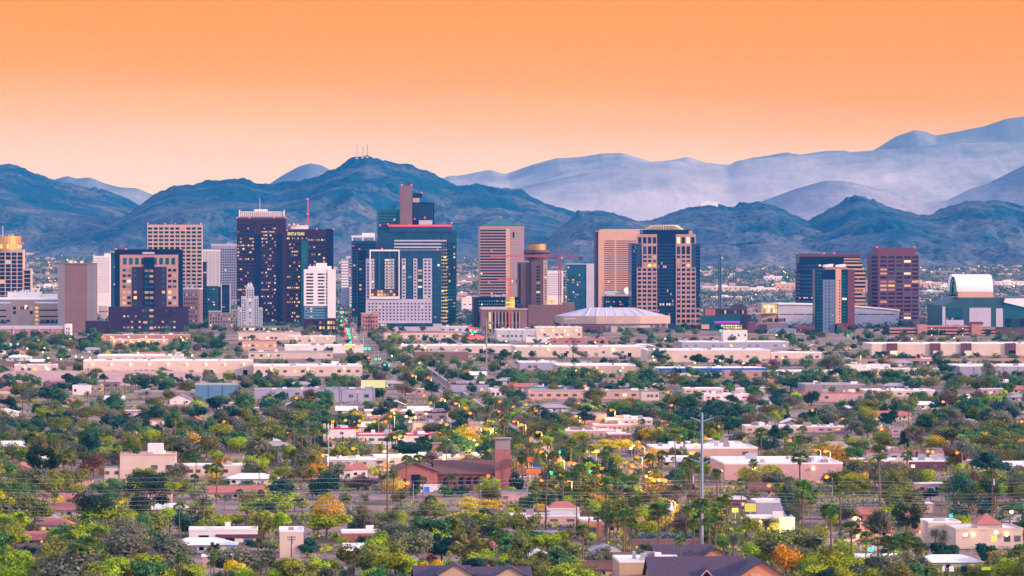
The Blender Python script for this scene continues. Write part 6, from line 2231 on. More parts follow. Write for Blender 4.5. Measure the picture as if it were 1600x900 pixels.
def fan_palm(seed, skirt=True, nleaf=46):
    """A fan palm one unit high with fan blades split into fingers and a skirt of dead fronds."""
    rs = random.Random(seed)
    t = empty('fan_palm', (0, 0, -1000))
    lean = rs.uniform(-.02, .02)
    MB().tube([(0, 0, -.03), (lean * .4, 0, .3), (lean * .8, 0, .65), (lean, 0, .88)], [.019, .014, .012, .013], 7).build('trunk', PBARK, t)
    mb = MB()
    for i in range(nleaf):
        a = rs.uniform(0, 6.283)
        el = rs.uniform(-.75, 1.35)
        L_ = rs.uniform(.06, .095)
        d = Vector((math.cos(a) * math.cos(el), math.sin(a) * math.cos(el), math.sin(el)))
        base = Vector((lean, 0, .885)) + d * .01
        tip = base + d * L_
        side = d.cross(Vector((0, 0, 1)))
        side = side.normalized() if side.length > 1e-3 else Vector((1, 0, 0))
        up = side.cross(d).normalized()
        mb.poly([tuple(base - side * .0025), tuple(base + side * .0025), tuple(tip + side * .0025), tuple(tip - side * .0025)])
        R_ = rs.uniform(.06, .082)
        nf = 7
        for k in range(nf):
            f = -1 + 2 * k / (nf - 1)
            an = f * 1.35
            dd = (d * math.cos(an) + side * math.sin(an)).normalized()
            dr = up * (-.25 * f * f) + Vector((0, 0, -.22))
            e = tip + dd * R_ + dr * R_
            w = dd.cross(up).normalized() * R_ * .17
            mid = tip + dd * R_ * .55 + dr * R_ * .25
            mb.poly([tuple(tip), tuple(mid + w), tuple(e), tuple(mid - w)])
    mb.build('crown', LM['palm'], t)
    if skirt:
        mb = MB()
        for i in range(26):
            a = rs.uniform(0, 6.283)
            z = rs.uniform(.80, .885)
            r = rs.uniform(.018, .04)
            l = rs.uniform(.05, .095)
            c, s_ = math.cos(a), math.sin(a)
            w = .014
            p = Vector((lean + c * .012, s_ * .012, z))
            q = Vector((lean + c * r, s_ * r, z - l))
            sd = Vector((-s_, c, 0)) * w
            mb.poly([tuple(p), tuple((p + q) / 2 + sd), tuple(q), tuple((p + q) / 2 - sd)])
        mb.build('dead_skirt', LM['skirt'], t)
    tag(t, None, 'palm', 'fan palms')
    return t


def date_palm(seed):
    rs = random.Random(seed)
    t = empty('date_palm', (0, 0, -1000))
    MB().tube([(0, 0, -.03), (0, 0, .3), (.005, 0, .64)], [.036, .030, .034], 8).build('trunk', PBARK, t)
    mb = MB()
    for i in range(52):
        a = rs.uniform(0, 6.283)
        el = rs.uniform(-.15, 1.4)
        L_ = rs.uniform(.36, .46)
        c, s_ = math.cos(a), math.sin(a)
        side = Vector((-s_, c, 0))
        P = []
        for k in range(7):
            f = k / 6
            e = el - f * f * rs.uniform(1.3, 1.7)
            if k == 0:
                p = Vector((0, 0, .65))
            else:
                p = P[-1] + Vector((c * math.cos(e), s_ * math.cos(e), math.sin(e))) * L_ / 6
            P.append(p)
        for k in range(6):
            for j in (0, .5):
                p = P[k].lerp(P[k + 1], j)
                d = (P[k + 1] - P[k]).normalized()
                ll = .075 * (1 - .55 * k / 6)
                for sg in (-1, 1):
                    e = p + side * sg * ll * .8 + d * ll * .8 + Vector((0, 0, -.35 * ll))
                    mb.poly([tuple(p), tuple(p.lerp(e, .5) + d * .010), tuple(e), tuple(p.lerp(e, .5) - d * .010)])
    mb.build('crown', LM['date'], t)
    mb = MB()
    for i in range(16):
        a = rs.uniform(0, 6.283)
        c, s_ = math.cos(a), math.sin(a)
        p, q = Vector((c * .03, s_ * .03, .64)), Vector((c * .12, s_ * .12, .46))
        sd = Vector((-s_, c, 0)) * .018
        mb.poly([tuple(p), tuple((p + q) / 2 + sd + Vector((0, 0, .03))), tuple(q), tuple((p + q) / 2 - sd + Vector((0, 0, .03)))])
    mb.build('dead_skirt', LM['skirt'], t)
    tag(t, None, 'palm', 'date palms')
    return t


PROTO['fan'] = [fan_palm(s, s % 4 != 3, 44 + 4 * (s % 3)) for s in range(6)]
PROTO['date'] = [date_palm(s) for s in range(3)]


def flat_copy(p):
    """One mesh with trunk and crown together, for trees too small in the picture to show parts."""
    V, Fs, Mi, mats = [], [], [], []
    for ch in p.children:
        n = len(V)
        V.extend(v.co[:] for v in ch.data.vertices)
        mats.append(ch.data.materials[0])
        for pl in ch.data.polygons:
            Fs.append(tuple(n + i for i in pl.vertices))
            Mi.append(len(mats) - 1)
    me = bpy.data.meshes.new(p.name.split('.')[0])
    me.from_pydata(V, [], Fs)
    for m in mats:
        me.materials.append(m)
    me.polygons.foreach_set('material_index', Mi)
    me.update()
    return me


FLAT = {k: [flat_copy(p) for p in v] for k, v in PROTO.items()}
KNAME = {'olive': 'olive_tree', 'green': 'shade_tree', 'dark': 'evergreen_tree', 'lime': 'mesquite_tree', 'grey': 'ironwood_tree', 'mauve': 'bare_tree', 'yellow': 'flowering_tree', 'brown': 'dry_tree', 'orange': 'autumn_tree',
         'pine': 'pine_tree', 'cypress': 'cypress_tree', 'euca': 'eucalyptus_tree', 'eucadark': 'eucalyptus_tree', 'fan': 'fan_palm', 'date': 'date_palm'}
KDESC = {'olive': 'olive green tree', 'green': 'round green tree', 'dark': 'dark evergreen tree', 'lime': 'yellow green tree', 'grey': 'grey green tree', 'mauve': 'leafless mauve tree', 'yellow': 'yellow flowering tree', 'brown': 'brown dry tree', 'orange': 'orange leaved tree',
         'pine': 'blackish pine', 'cypress': 'pointed dark cypress', 'euca': 'slender grey eucalyptus', 'eucadark': 'slender dark eucalyptus', 'fan': 'fan palm', 'date': 'date palm'}
COUNT = {}
LEFT = []           # what is past 300 of a kind
ASPECT = {'fan': .30, 'date': .95, 'pine': 1.0, 'cypress': .5, 'euca': .62, 'eucadark': .62}


def add_tree(kind, px, pyb, hpx=None, wpx=None, h=None, w=None, near=None):
    D = gY(pyb)
    s = F / D
    h = h or hpx / s
    asp = ASPECT.get(kind, 1.12)
    w = w or (wpx / s if wpx else h * asp)
    sx = w / asp if kind != 'fan' else 1.12 * h * min(1.35, max(.85, wpx / s / (.27 * h))) if wpx else (w / asp if kind != 'fan' else 1.12 * h)
    x = (px - 800) / F * D
    i = random.randrange(len(PROTO[kind]))
    if COUNT.get(kind, 0) >= 300:
        if kind not in ('fan', 'date'):
            LEFT.append((kind, x, D, h, sx))
        return
    COUNT[kind] = COUNT.get(kind, 0) + 1
    rz = random.uniform(0, 6.28)
    loc = (x, D, 0)
    u = 1.0 if kind == 'fan' else random.uniform(.84, 1.2)
    rot = (random.gauss(0, .05), random.gauss(0, .05), rz)
    if kind in ('fan', 'date'):
        rot = (rot[0] * .5, rot[1] * .5, rz)
    size = 'very tall ' if h > 19 else 'tall ' if h > 12.5 else 'small ' if h < 6 else ''
    if kind not in ('fan', 'date', 'cypress', 'euca', 'eucadark') and w > h * 1.35:
        size += 'broad '
    if near if near is not None else D < 2250:
        p = PROTO[kind][i]
        key = (kind, i)
        if key not in used:
            used[key] = 1
            o = p
            o.location, o.rotation_euler, o.scale = loc, rot, (sx * u, sx / u, h)
        else:
            o = copy_tree(p, loc, rz, (sx * u, sx / u, h))
            o.rotation_euler = rot
    else:
        o = obj(KNAME[kind], FLAT[kind][i])
        o.location, o.rotation_euler, o.scale = loc, rot, (sx * u, sx / u, h)
        tag(o, None, 'palm' if kind in ('fan', 'date') else 'tree')
    o['group'] = KNAME[kind].replace('_', ' ') + 's of the valley'
    AUTO.append((o, size + KDESC[kind], px, pyb))


# trees one can tell apart in the photograph: kind, column, base row, top row, width in photograph pixels
HAND = [
    ('brown', 786, 762, 712, 22), ('dark', 722, 776, 757, 32), ('green', 694, 776, 754, 40), ('green', 650, 778, 758, 26), ('dark', 806, 775, 735, 34), ('olive', 768, 785, 758, 40), ('olive', 626, 790, 762, 40), ('lime', 1005, 912, 884, 40), ('fan', 1066, 905, 838, 0), ('fan', 1128, 905, 846, 0), ('green', 1175, 912, 884, 40), ('dark', 646, 908, 878, 40), ('olive', 838, 912, 872, 46),
    ('pine', 64, 762, 688, 80), ('brown', 146, 748, 700, 46), ('dark', 148, 717, 666, 42), ('brown', 218, 703, 664, 46), ('pine', 147, 842, 768, 96), ('pine', 236, 812, 735, 100), ('grey', 212, 892, 814, 118), ('lime', 28, 902, 852, 80),
    ('lime', 70, 905, 862, 50), ('fan', 30, 850, 803, 0), ('fan', 135, 925, 838, 34), ('fan', 118, 928, 850, 34), ('fan', 160, 915, 862, 0), ('date', 36, 818, 764, 0), ('date', 190, 792, 752, 0), ('fan', 203, 747, 693, 0), ('fan', 214, 747, 699, 0), ('fan', 245, 735, 695, 0), ('fan', 268, 727, 686, 0),
    ('fan', 261, 728, 690, 0), ('fan', 305, 760, 709, 0), ('fan', 314, 722, 697, 0), ('fan', 338, 788, 724, 30), ('fan', 360, 718, 699, 0), ('fan', 112, 742, 699, 0), ('fan', 12, 822, 755, 30), ('grey', 352, 902, 850, 110), ('yellow', 372, 908, 872, 50), ('date', 310, 915, 878, 0), ('date', 400, 918, 872, 0),
    ('green', 155, 775, 752, 34), ('lime', 115, 775, 755, 30), ('lime', 345, 726, 716, 36), ('yellow', 350, 728, 713, 30), ('lime', 300, 778, 760, 40), ('green', 385, 767, 750, 36), ('fan', 375, 800, 765, 34), ('fan', 350, 798, 775, 0), ('grey', 285, 880, 838, 80), ('lime', 335, 838, 802, 44), ('lime', 362, 822, 800, 40),
    ('fan', 427, 736, 703, 0), ('fan', 448, 742, 706, 0), ('fan', 461, 744, 702, 0), ('fan', 470, 768, 718, 0), ('fan', 500, 772, 732, 0), ('fan', 404, 770, 730, 0), ('fan', 655, 766, 711, 26), ('fan', 615, 787, 735, 0), ('fan', 568, 842, 804, 0), ('fan', 697, 737, 687, 0), ('fan', 709, 740, 707, 0), ('fan', 757, 758, 705, 0), ('date', 571, 802, 766, 0), ('date', 706, 772, 733, 0),
    ('lime', 433, 838, 796, 48), ('lime', 510, 842, 796, 92), ('lime', 460, 800, 773, 50), ('lime', 505, 798, 768, 36), ('dark', 440, 782, 744, 56), ('olive', 552, 900, 846, 74), ('olive', 600, 908, 836, 90), ('grey', 640, 885, 820, 74), ('dark', 690, 880, 826, 60), ('olive', 730, 882, 828, 66), ('olive', 680, 815, 782, 80), ('yellow', 735, 800, 776, 40), ('yellow', 770, 800, 778, 44), ('cypress', 768, 852, 808, 30), ('green', 796, 882, 820, 84),
    ('lime', 612, 905, 872, 50), ('lime', 505, 908, 868, 64), ('green', 655, 905, 870, 46), ('dark', 628, 717, 680, 54), ('olive', 540, 788, 768, 30), ('dark', 480, 870, 838, 60), ('grey', 415, 900, 850, 70), ('green', 555, 835, 812, 40), ('date', 408, 905, 870, 0), ('lime', 620, 830, 810, 40), ('mauve', 560, 765, 740, 60), ('lime', 545, 770, 762, 30),
    ('fan', 947, 872, 803, 0), ('fan', 960, 852, 800, 0), ('fan', 975, 868, 808, 0), ('fan', 988, 875, 810, 0), ('fan', 1029, 876, 787, 30), ('fan', 1040, 828, 782, 0), ('fan', 1094, 878, 780, 30), ('fan', 1110, 883, 808, 0), ('fan', 1118, 878, 806, 30), ('fan', 1085, 873, 812, 0), ('fan', 892, 742, 688, 32), ('fan', 906, 748, 698, 26), ('fan', 1017, 748, 708, 0), ('fan', 1035, 757, 715, 0), ('fan', 966, 802, 732, 0), ('fan', 1072, 790, 736, 0), ('fan', 994, 735, 715, 0),
    ('fan', 1052, 742, 714, 0), ('fan', 905, 800, 725, 0), ('fan', 1085, 765, 722, 0), ('fan', 1012, 872, 852, 34), ('fan', 972, 918, 878, 34), ('date', 1120, 775, 727, 0), ('date', 1145, 876, 826, 0), ('date', 1058, 805, 742, 0), ('date', 950, 710, 695, 0), ('date', 845, 735, 695, 0), ('date', 870, 730, 690, 0), ('fan', 1182, 878, 851, 30), ('fan', 1170, 858, 810, 0), ('fan', 1140, 775, 752, 0),
    ('green', 872, 906, 836, 84), ('olive', 812, 900, 824, 60), ('lime', 920, 818, 775, 50), ('grey', 948, 895, 848, 60), ('yellow', 952, 707, 684, 58), ('yellow', 990, 705, 686, 30), ('green', 975, 775, 738, 50), ('dark', 945, 745, 712, 50), ('mauve', 1060, 835, 802, 36), ('grey', 1153, 740, 708, 16), ('olive', 820, 840, 795, 60), ('dark', 1108, 727, 710, 26),
    ('euca', 1244, 832, 748, 46), ('dark', 1232, 828, 750, 40), ('orange', 1228, 898, 843, 54), ('lime', 1308, 908, 860, 104), ('pine', 1417, 842, 782, 62), ('dark', 1545, 748, 700, 78), ('brown', 1492, 735, 694, 50), ('brown', 1528, 795, 732, 44), ('eucadark', 1510, 830, 745, 60), ('eucadark', 1545, 825, 750, 50), ('olive', 1390, 775, 728, 44), ('dark', 1455, 785, 760, 44),
    ('fan', 1251, 782, 707, 30), ('fan', 1254, 872, 752, 30), ('fan', 1268, 842, 774, 0), ('fan', 1290, 838, 790, 30), ('fan', 1300, 872, 788, 30), ('fan', 1330, 902, 816, 30), ('fan', 1312, 868, 832, 0), ('fan', 1352, 912, 832, 0), ('fan', 1376, 798, 697, 28), ('fan', 1388, 908, 838, 30), ('fan', 1396, 912, 845, 0), ('fan', 1421, 908, 831, 0), ('fan', 1435, 908, 840, 0), ('fan', 1440, 912, 850, 30), ('fan', 1527, 826, 755, 0), ('fan', 1472, 800, 762, 0), ('fan', 1482, 812, 775, 0),
    ('fan', 1326, 785, 748, 0), ('fan', 1300, 780, 752, 0), ('fan', 1365, 802, 765, 0), ('fan', 1350, 795, 768, 0), ('fan', 1278, 800, 765, 0), ('fan', 1375, 905, 840, 30), ('fan', 1412, 905, 842, 26), ('fan', 1584, 800, 755, 0), ('fan', 1510, 806, 792, 0), ('date', 1580, 915, 846, 0), ('date', 1600, 918, 852, 0), ('date', 1562, 918, 858, 0), ('date', 1462, 858, 822, 0), ('date', 1475, 868, 828, 0),
    ('green', 1400, 880, 828, 60), ('dark', 1478, 888, 838, 70), ('dark', 1545, 892, 838, 60), ('lime', 1505, 905, 878, 44), ('lime', 1536, 905, 876, 40), ('green', 1580, 802, 782, 50), ('lime', 1590, 908, 885, 40), ('pine', 1414, 708, 670, 30), ('olive', 1380, 705, 672, 50), ('yellow', 1382, 702, 680, 26), ('yellow', 1466, 702, 680, 40),
    ('dark', 170, 672, 640, 36), ('green', 345, 632, 615, 38), ('dark', 260, 660, 632, 50), ('dark', 310, 660, 628, 40), ('brown', 112, 690, 668, 36), ('mauve', 32, 690, 665, 34), ('dark', 92, 610, 594, 40), ('dark', 556, 578, 553, 44), ('dark', 640, 582, 566, 22), ('euca', 608, 553, 520, 40), ('dark', 430, 633, 608, 44), ('green', 500, 650, 625, 36), ('orange', 462, 656, 647, 22), ('yellow', 425, 681, 670, 24),
    ('euca', 895, 560, 528, 22), ('dark', 1030, 566, 541, 32), ('dark', 1090, 572, 550, 40), ('dark', 975, 572, 562, 24), ('grey', 1297, 582, 548, 54), ('grey', 1545, 592, 560, 34), ('dark', 1376, 560, 545, 34), ('dark', 1412, 570, 550, 34), ('dark', 790, 562, 542, 30), ('dark', 1090, 680, 628, 52), ('green', 1080, 640, 615, 50), ('dark', 1115, 660, 620, 50), ('grey', 920, 628, 605, 30), ('dark', 1268, 634, 606, 30), ('dark', 1392, 665, 635, 46), ('green', 1485, 655, 635, 36), ('dark', 1467, 635, 610, 26), ('dark', 1465, 680, 645, 40), ('yellow', 1449, 625, 615, 12), ('yellow', 1512, 627, 617, 16), ('yellow', 780, 612, 598, 30), ('yellow', 803, 610, 596, 22),
]
for k, px, pb_, pt, wpx in HAND:
    add_tree(k, px, pb_, pb_ - pt, wpx or None, near=pb_ > 690)
    if 690 < pb_ < 905:
        ww = 9 if k == 'fan' else (wpx or 40) * .36
        CLEAR.append((px - ww, px + ww, pt, pb_ - (pb_ - pt) * .25, .9))


def covered(px, pyb, hpx, wpx):
    """Whether a tree here would hide something that the photograph keeps open."""
    for a, c, t, b_, p in CLEAR:
        if px + wpx * .38 > a and px - wpx * .38 < c and pyb > b_ and pyb - hpx < b_ - (b_ - t) * .3:
            if random.random() < p:
                return True
    for f in (0, .35, .7, .95):
        y = pyb - hpx * f
        rx = 387 + 1.364 * (y - HY)
        if 606 < y < 630 and abs(px - rx) < 8 + wpx * .35:
            return True
    D = gY(pyb)
    x = (px - 800) / F * D
    return D > 1870 and abs(x - road_x(D)) < 8


FOOT = []           # footprints of buildings: no tree grows in one
for o in list(col.objects):
    if o.type == 'EMPTY' and o.get('category') and 1000 < o.location.y < 5600 and o.children:
        bb = [v for ch in o.children if ch.name.split('.')[0] in ('wall', 'base_wall', 'podium_wall') for v in ch.data.vertices]
        if bb:
            FOOT.append((o.location.x + min(v.co.x for v in bb) - 1, o.location.x + max(v.co.x for v in bb) + 1, o.location.y + min(v.co.y for v in bb) - 3, o.location.y + max(v.co.y for v in bb) + 3))
FT = np.array(FOOT)


def in_building(x, y, r=0.0):
    return bool(np.any((x > FT[:, 0] - r) & (x < FT[:, 1] + r) & (y > FT[:, 2] - r) & (y < FT[:, 3] + r)))


# ---------------------------------------------------------------- scattered houses
HW = ['cream', 'peach', 'pink', 'white', 'taupe', 'tan', 'lavender']
HR = ['tile', 'greyshingle', 'roofwhite', 'brownroof', 'roofgrey', 'roofwhite', 'roofwhite']
HD = {'cream': 'cream', 'peach': 'peach', 'pink': 'pink', 'white': 'white', 'taupe': 'taupe', 'tan': 'tan', 'lavender': 'lavender', 'tile': 'clay tile roof', 'greyshingle': 'grey shingle roof', 'roofwhite': 'white roof', 'brownroof': 'brown roof', 'roofgrey': 'grey roof'}
HPROTO = []
for i in range(9):
    wl_, rf = HW[i % 7], HR[(i * 3) % 7]
    t = empty('house', (0, 0, -1000))
    w, d = [13, 16, 19, 24][i % 4], [9, 11, 10][i % 3]
    if i % 3 == 0:
        hip(t, -w / 2, w / 2, 0, d, -.5, 3.0, 2.4, M[wl_], M[rf])
    elif i % 3 == 1:
        gable(t, -w / 2, w / 2, 0, d, -.5, 3.0, 2.3, M[wl_], M[rf], 'x')
    else:
        MB().box(-w / 2, w / 2, 0, d, -.5, 3.6).build('wall', M[wl_], t)
        MB().box(-w / 2 - .4, w / 2 + .4, -.4, d + .4, 3.62, 4.0).build('roof', M[rf], t)
    for k in range(3):
        small('window', 1.6, .3, 1.2, M['win'] if (i + k) % 5 else M['lit'], (-w / 2 + w * (k + .5) / 3 - .8, -.12, 1.1), t)
    small('door', 1.0, .3, 2.1, M['door'], (w * .2, -.13, 0), t)
    small('garage_door', 3.2, .3, 2.2, M['door'] if i % 2 else M['white'], (-w * .2, -.14, 0), t)
    tag(t, None, 'house', 'houses of the neighbourhood')
    HPROTO.append((t, f'{HD[wl_]} house with {HD[rf]}', w, d))
HS = []
tries = 0
while len(HS) < 165 and tries < 9000:
    tries += 1
    u = random.random()
    pyb = 545 + (905 - 545) * u ** 1.7
    px = random.uniform(-20, 1620)
    D = gY(pyb)
    x = (px - 800) / F * D
    if (D > 1850 and abs(x - road_x(D)) < 30) or in_building(x, D, 14):
        continue
    if any(abs(x - q[0]) < 24 and abs(D - q[1]) < 26 for q in HS):
        continue
    if any(px + 16 > a and px - 16 < c and pyb > b_ and pyb - 14 < b_ for a, c, tt_, b_, p in CLEAR):
        continue
    t, desc, w, d = random.choice(HPROTO)
    place(t, (x, D, 0), GRID + random.choice((0, 0, math.pi / 2, -.05)), desc)
    HS.append((x, D))
    if random.random() < .5:
        CLEAR.append((px - 9, px + 9, pyb - 9, pyb - 2, .55))
HSA = np.array(HS)

# ---------------------------------------------------------------- scattered trees
def mix(py, px):
    r = random.random()
    if py > 770:
        tb = [('fan', .10), ('date', .03), ('lime', .27), ('green', .12), ('olive', .22), ('grey', .17), ('dark', .06), ('yellow', .03), ('brown', .02), ('mauve', .01)]
    elif py > 690:
        tb = [('fan', .15), ('date', .05), ('lime', .19), ('green', .13), ('olive', .19), ('grey', .15), ('dark', .09), ('yellow', .03), ('mauve', .02), ('cypress', .01)]
    elif py > 620:
        tb = [('fan', .10), ('date', .03), ('green', .24), ('olive', .13), ('grey', .13), ('dark', .27), ('mauve', .04), ('lime', .03), ('yellow', .02)]
    else:
        tb = [('fan', .06), ('green', .31), ('olive', .09), ('grey', .11), ('dark', .39), ('mauve', .03), ('yellow', .01)]
    s = 0
    for k, p in tb:
        s += p
        if r < s:
            return k
    return 'olive'


def scatter(n, y0, y1, power, hr, x0=-30, x1=1630, tries=20):
    done = 0
    for _ in range(n * tries):
        if done >= n:
            break
        pyb = y0 + (y1 - y0) * random.random() ** power
        px = random.uniform(x0, x1)
        k = mix(pyb, px)
        if k == 'fan' and COUNT.get(k, 0) >= 170:
            continue
        h = random.uniform(*hr)
        if k == 'fan':
            h = random.uniform(10, 19)
        elif k == 'date':
            h = random.uniform(8, 12)
        elif k in ('lime', 'yellow', 'mauve'):
            h *= .82
        D = gY(pyb)
        s = F / D
        x = (px - 800) / F * D
        w = h * ASPECT.get(k, 1.12) * random.uniform(.9, 1.6)
        if k == 'fan':
            w = h * .28
        if in_building(x, D, w * .2) or np.any((np.abs(HSA[:, 0] - x) < 9) & (np.abs(HSA[:, 1] + 5 - D) < 9)):
            continue
        if covered(px, pyb, h * s, w * s):
            continue
        add_tree(k, px, pyb, h * s, None if k == 'fan' else w * s)
        done += 1


scatter(400, 778, 930, 1.0, (8.5, 16))
scatter(470, 690, 780, 1.0, (8, 14))
scatter(470, 612, 690, 1.0, (7.5, 13))
scatter(260, 586, 612, 1.0, (7, 11.5))
scatter(420, 536, 588, 1.0, (6, 11))
scatter(140, 530, 552, 1.0, (8, 12), -10, 345)
scatter(260, 512, 540, 1.0, (7, 12))
scatter(130, 590, 606, 1.0, (8, 13), 800, 1620)
for i in range(190):
    px, pyb = random.choice((random.uniform(-10, 1610), random.uniform(760, 1500), random.uniform(860, 1460))), random.uniform(690, 905)
    D = gY(pyb)
    x, h = (px - 800) / F * D, random.uniform(14, 22)
    if not in_building(x, D, 1) and COUNT['fan'] < 300 and not covered(px, pyb, h * F / D, 8):
        add_tree('fan', px, pyb, h=h)

scatter(330, 690, 915, 1.0, (4.5, 7))
# the town goes on past the edges of the photograph
for i in range(1500):
    D = 1350 * (5200 / 1350) ** random.random()
    x = random.choice((-1, 1)) * random.uniform(.128, .225) * D
    h = random.uniform(6, 13)
    LEFT.append((random.choice(('green', 'olive', 'dark', 'grey', 'lime')), x, D, h, h * random.uniform(.8, 1.3)))

# palms lining the avenue and the small park at its foot
for i in range(240):
    Y = 1890 + 2900 * (i / 240) + random.uniform(-5, 5)
    if 2900 < Y < 3260:
        continue
    sg = -1 if i % 3 else 1
    x = road_x(Y) + sg * random.uniform(8.5, 13)
    k = random.choice(('green', 'olive', 'dark', 'lime', 'grey', 'fan', 'date'))
    if not in_building(x, Y, 1):
        add_tree(k, 800 + x / Y * F, HY + CH * F / Y, h=random.uniform(11, 17) if k == 'fan' else random.uniform(8, 12))
for i in range(26):
    Y = 1905 + i * 30 + random.uniform(-6, 6)
    for sg in (-1, 1):
        if random.random() < .75:
            x = road_x(Y) + sg * random.uniform(11, 15)
            if not in_building(x, Y, 1):
                add_tree(random.choice(('fan', 'fan', 'date')), 800 + x / Y * F, HY + CH * F / Y, h=random.uniform(9, 17))
for i in range(34):
    px, pyb = random.uniform(870, 1080), random.uniform(752, 846)
    D = gY(pyb)
    if not in_building((px - 800) / F * D, D, 1):
        k = random.choice(('fan', 'fan', 'fan', 'date', 'green', 'lime', 'dark'))
        add_tree(k, px, pyb, h=random.uniform(12, 19) if k == 'fan' else random.uniform(7, 10))

# a blue grey cactus hedge above the garden wall
A = np.column_stack([NPR.uniform(0, 22, 900), NPR.uniform(0, 4, 900), NPR.uniform(.3, 1, 900) * 6.2 * (0.6 + .4 * fbm(np.linspace(0, 9, 900), np.zeros(900), 4))])
hg = obj('cactus_hedge', quads_mesh('cactus_hedge', A, NPR.normal(size=(900, 3)), NPR.uniform(.35, .75, 900), LM['cactus']))
p = px_w(1002, 858, gY(857))
hg.location = (p.x, gY(857) + 3, 0)
tag(hg, 'blue grey prickly cactus hedge behind the brown garden wall', 'hedge')

# past 300 of a kind: the smaller, farther trees stand together in one object for each kind
for kind in sorted(set(r[0] for r in LEFT)):
    C_, N_, S_ = [], [], []
    src = [ch for ch in PROTO[kind][0].children if ch.name.startswith('crown')][0].data
    co = np.empty(len(src.vertices) * 3)
    src.vertices.foreach_get('co', co)
    cen = co.reshape(-1, 4, 3).mean(1)
    for _k, x, D, h, sx in LEFT:
        if _k == kind:
            q = cen[NPR.permutation(len(cen))[:420]]
            a = NPR.uniform(0, 6.28)
            q = np.column_stack([q[:, 0] * math.cos(a) - q[:, 1] * math.sin(a), q[:, 0] * math.sin(a) + q[:, 1] * math.cos(a), q[:, 2]])
            C_.append(q * [sx, sx, h] + [x, D, 0])
            N_.append(q - [0, 0, .5] + NPR.normal(size=q.shape) * .2 + [0, -.1, .1])
            S_.append(NPR.uniform(.6, 1.3, len(q)) * .068 * h)
    tag(obj(KNAME[kind].replace('_tree', '') + '_trees', quads_mesh('trees', np.vstack(C_), np.vstack(N_), np.concatenate(S_), PROTO[kind][0].children[0].data.materials[0])), kind='stuff')

# low scrub between the houses: nobody could count it
n = 42000
D = 1350 * (5000 / 1350) ** NPR.uniform(0, 1, n)
X = NPR.uniform(-.22, .22, n) * D
g = fbm(X / 70, D / 70, 77, 3)
ok = (g > .46) & ((np.abs(X - road_x(D)) > 15) | (D < 1880))
X, D = X[ok], D[ok]
kk = np.array([not in_building(x, d) for x, d in zip(X, D)])
X, D = X[kk], D[kk]
for nm, i0, m_ in (('scrub', 0, LM['olive']), ('scrub', 1, LM['lime']), ('scrub', 2, LM['grey'])):
    xs_, ds_ = X[i0::3], D[i0::3]
    P = np.repeat(np.column_stack([xs_, ds_, np.zeros(len(xs_))]), 5, 0)
    P += NPR.normal(size=P.shape) * [1.3, 1.3, 0]
    P[:, 2] = NPR.uniform(.1, 1.7, len(P))
    nr = NPR.normal(size=P.shape) + [0, -.3, .6]
    tag(obj(nm, quads_mesh(nm, P, nr, NPR.uniform(.5, 1.1, len(P)), m_)), kind='stuff')

# ---------------------------------------------------------------- the far suburbs towards the hills
n = 34000
Y = 5350 + (13300 - 5350) * NPR.uniform(0, 1, n) ** 1.2
X = NPR.uniform(-.19, .19, n) * Y
g = fbm(X / 260, Y / 420, 41, 4)
ok = g > .40
X, Y = X[ok], Y[ok]
TZ = np.array([terrain(y) for y in Y])
kk = np.array([not in_building(x, y, 6) for x, y in zip(X, Y)])
X, Y, TZ = X[kk], Y[kk], TZ[kk]
for i0, m_ in enumerate((LM['dark'], leaf('hazed_leaves', (0.12, 0.16, 0.165)), leaf('hazed_blue_leaves', (0.07, 0.12, 0.14)))):  # haze over the far suburbs is put into the two paler leaf colours
    P = np.repeat(np.column_stack([X[i0::3], Y[i0::3], TZ[i0::3]]), 14, 0)
    P += NPR.normal(size=P.shape) * [3.4, 3.0, 0]
    P[:, 2] += np.abs(NPR.normal(size=len(P))) * 3.2 + .8
    nr = NPR.normal(size=P.shape) + [0, -.4, .7]
    tag(obj('suburb_trees', quads_mesh('suburb_trees', P, nr, NPR.uniform(1.3, 2.8, len(P)), m_)), kind='stuff')
mb = MB()
rs = random.Random(9)
for i in range(2600):
    y = 5800 + 7300 * rs.random() ** 1.1
    x = rs.uniform(-.185, .185) * y
    if in_building(x, y, 8):
        continue
    w, d, h, z = rs.uniform(7, 18), rs.uniform(8, 16), rs.uniform(3.2, 5.5), terrain(y)
    mb.box(x, x + w, y, y + d, z - 2, z + h, rs.choice((0, 0, 1, 2, 3)))
    if rs.random() < .5:
        mb.side([(x - .5, z + h + .05), (x + w + .5, z + h + .05), (x + w / 2, z + h + 2.4)], y - .5, y + d + .5, rs.choice((2, 3, 4)))
for i in range(420):
    y = 1400 * (5300 / 1400) ** rs.random()
    x = rs.choice((-1, 1)) * rs.uniform(.13, .22) * y
    w, d, h = rs.uniform(10, 26), rs.uniform(9, 16), rs.uniform(3.2, 4.6)
    mb.box(x, x + w, y, y + d, -1, h, rs.choice((0, 1, 2)))
    mb.side([(x - .5, h + .05), (x + w + .5, h + .05), (x + w / 2, h + 2.6)], y - .5, y + d + .5, rs.choice((1, 3, 4)))
tag(mb.build('suburb_rooftops', [M['cream'], M['white'], M['pink'], M['roofgrey'], M['tile']]), kind='stuff')
mb = MB()
for i in range(170):
    y = 6000 + 7000 * rs.random()
    x = rs.uniform(-.13, .13) * y
    mb.ball((x, y, terrain(y) + 8), rs.uniform(.7, 1.4), 6)
tag(mb.build('suburb_lights', M['warm']), kind='stuff')
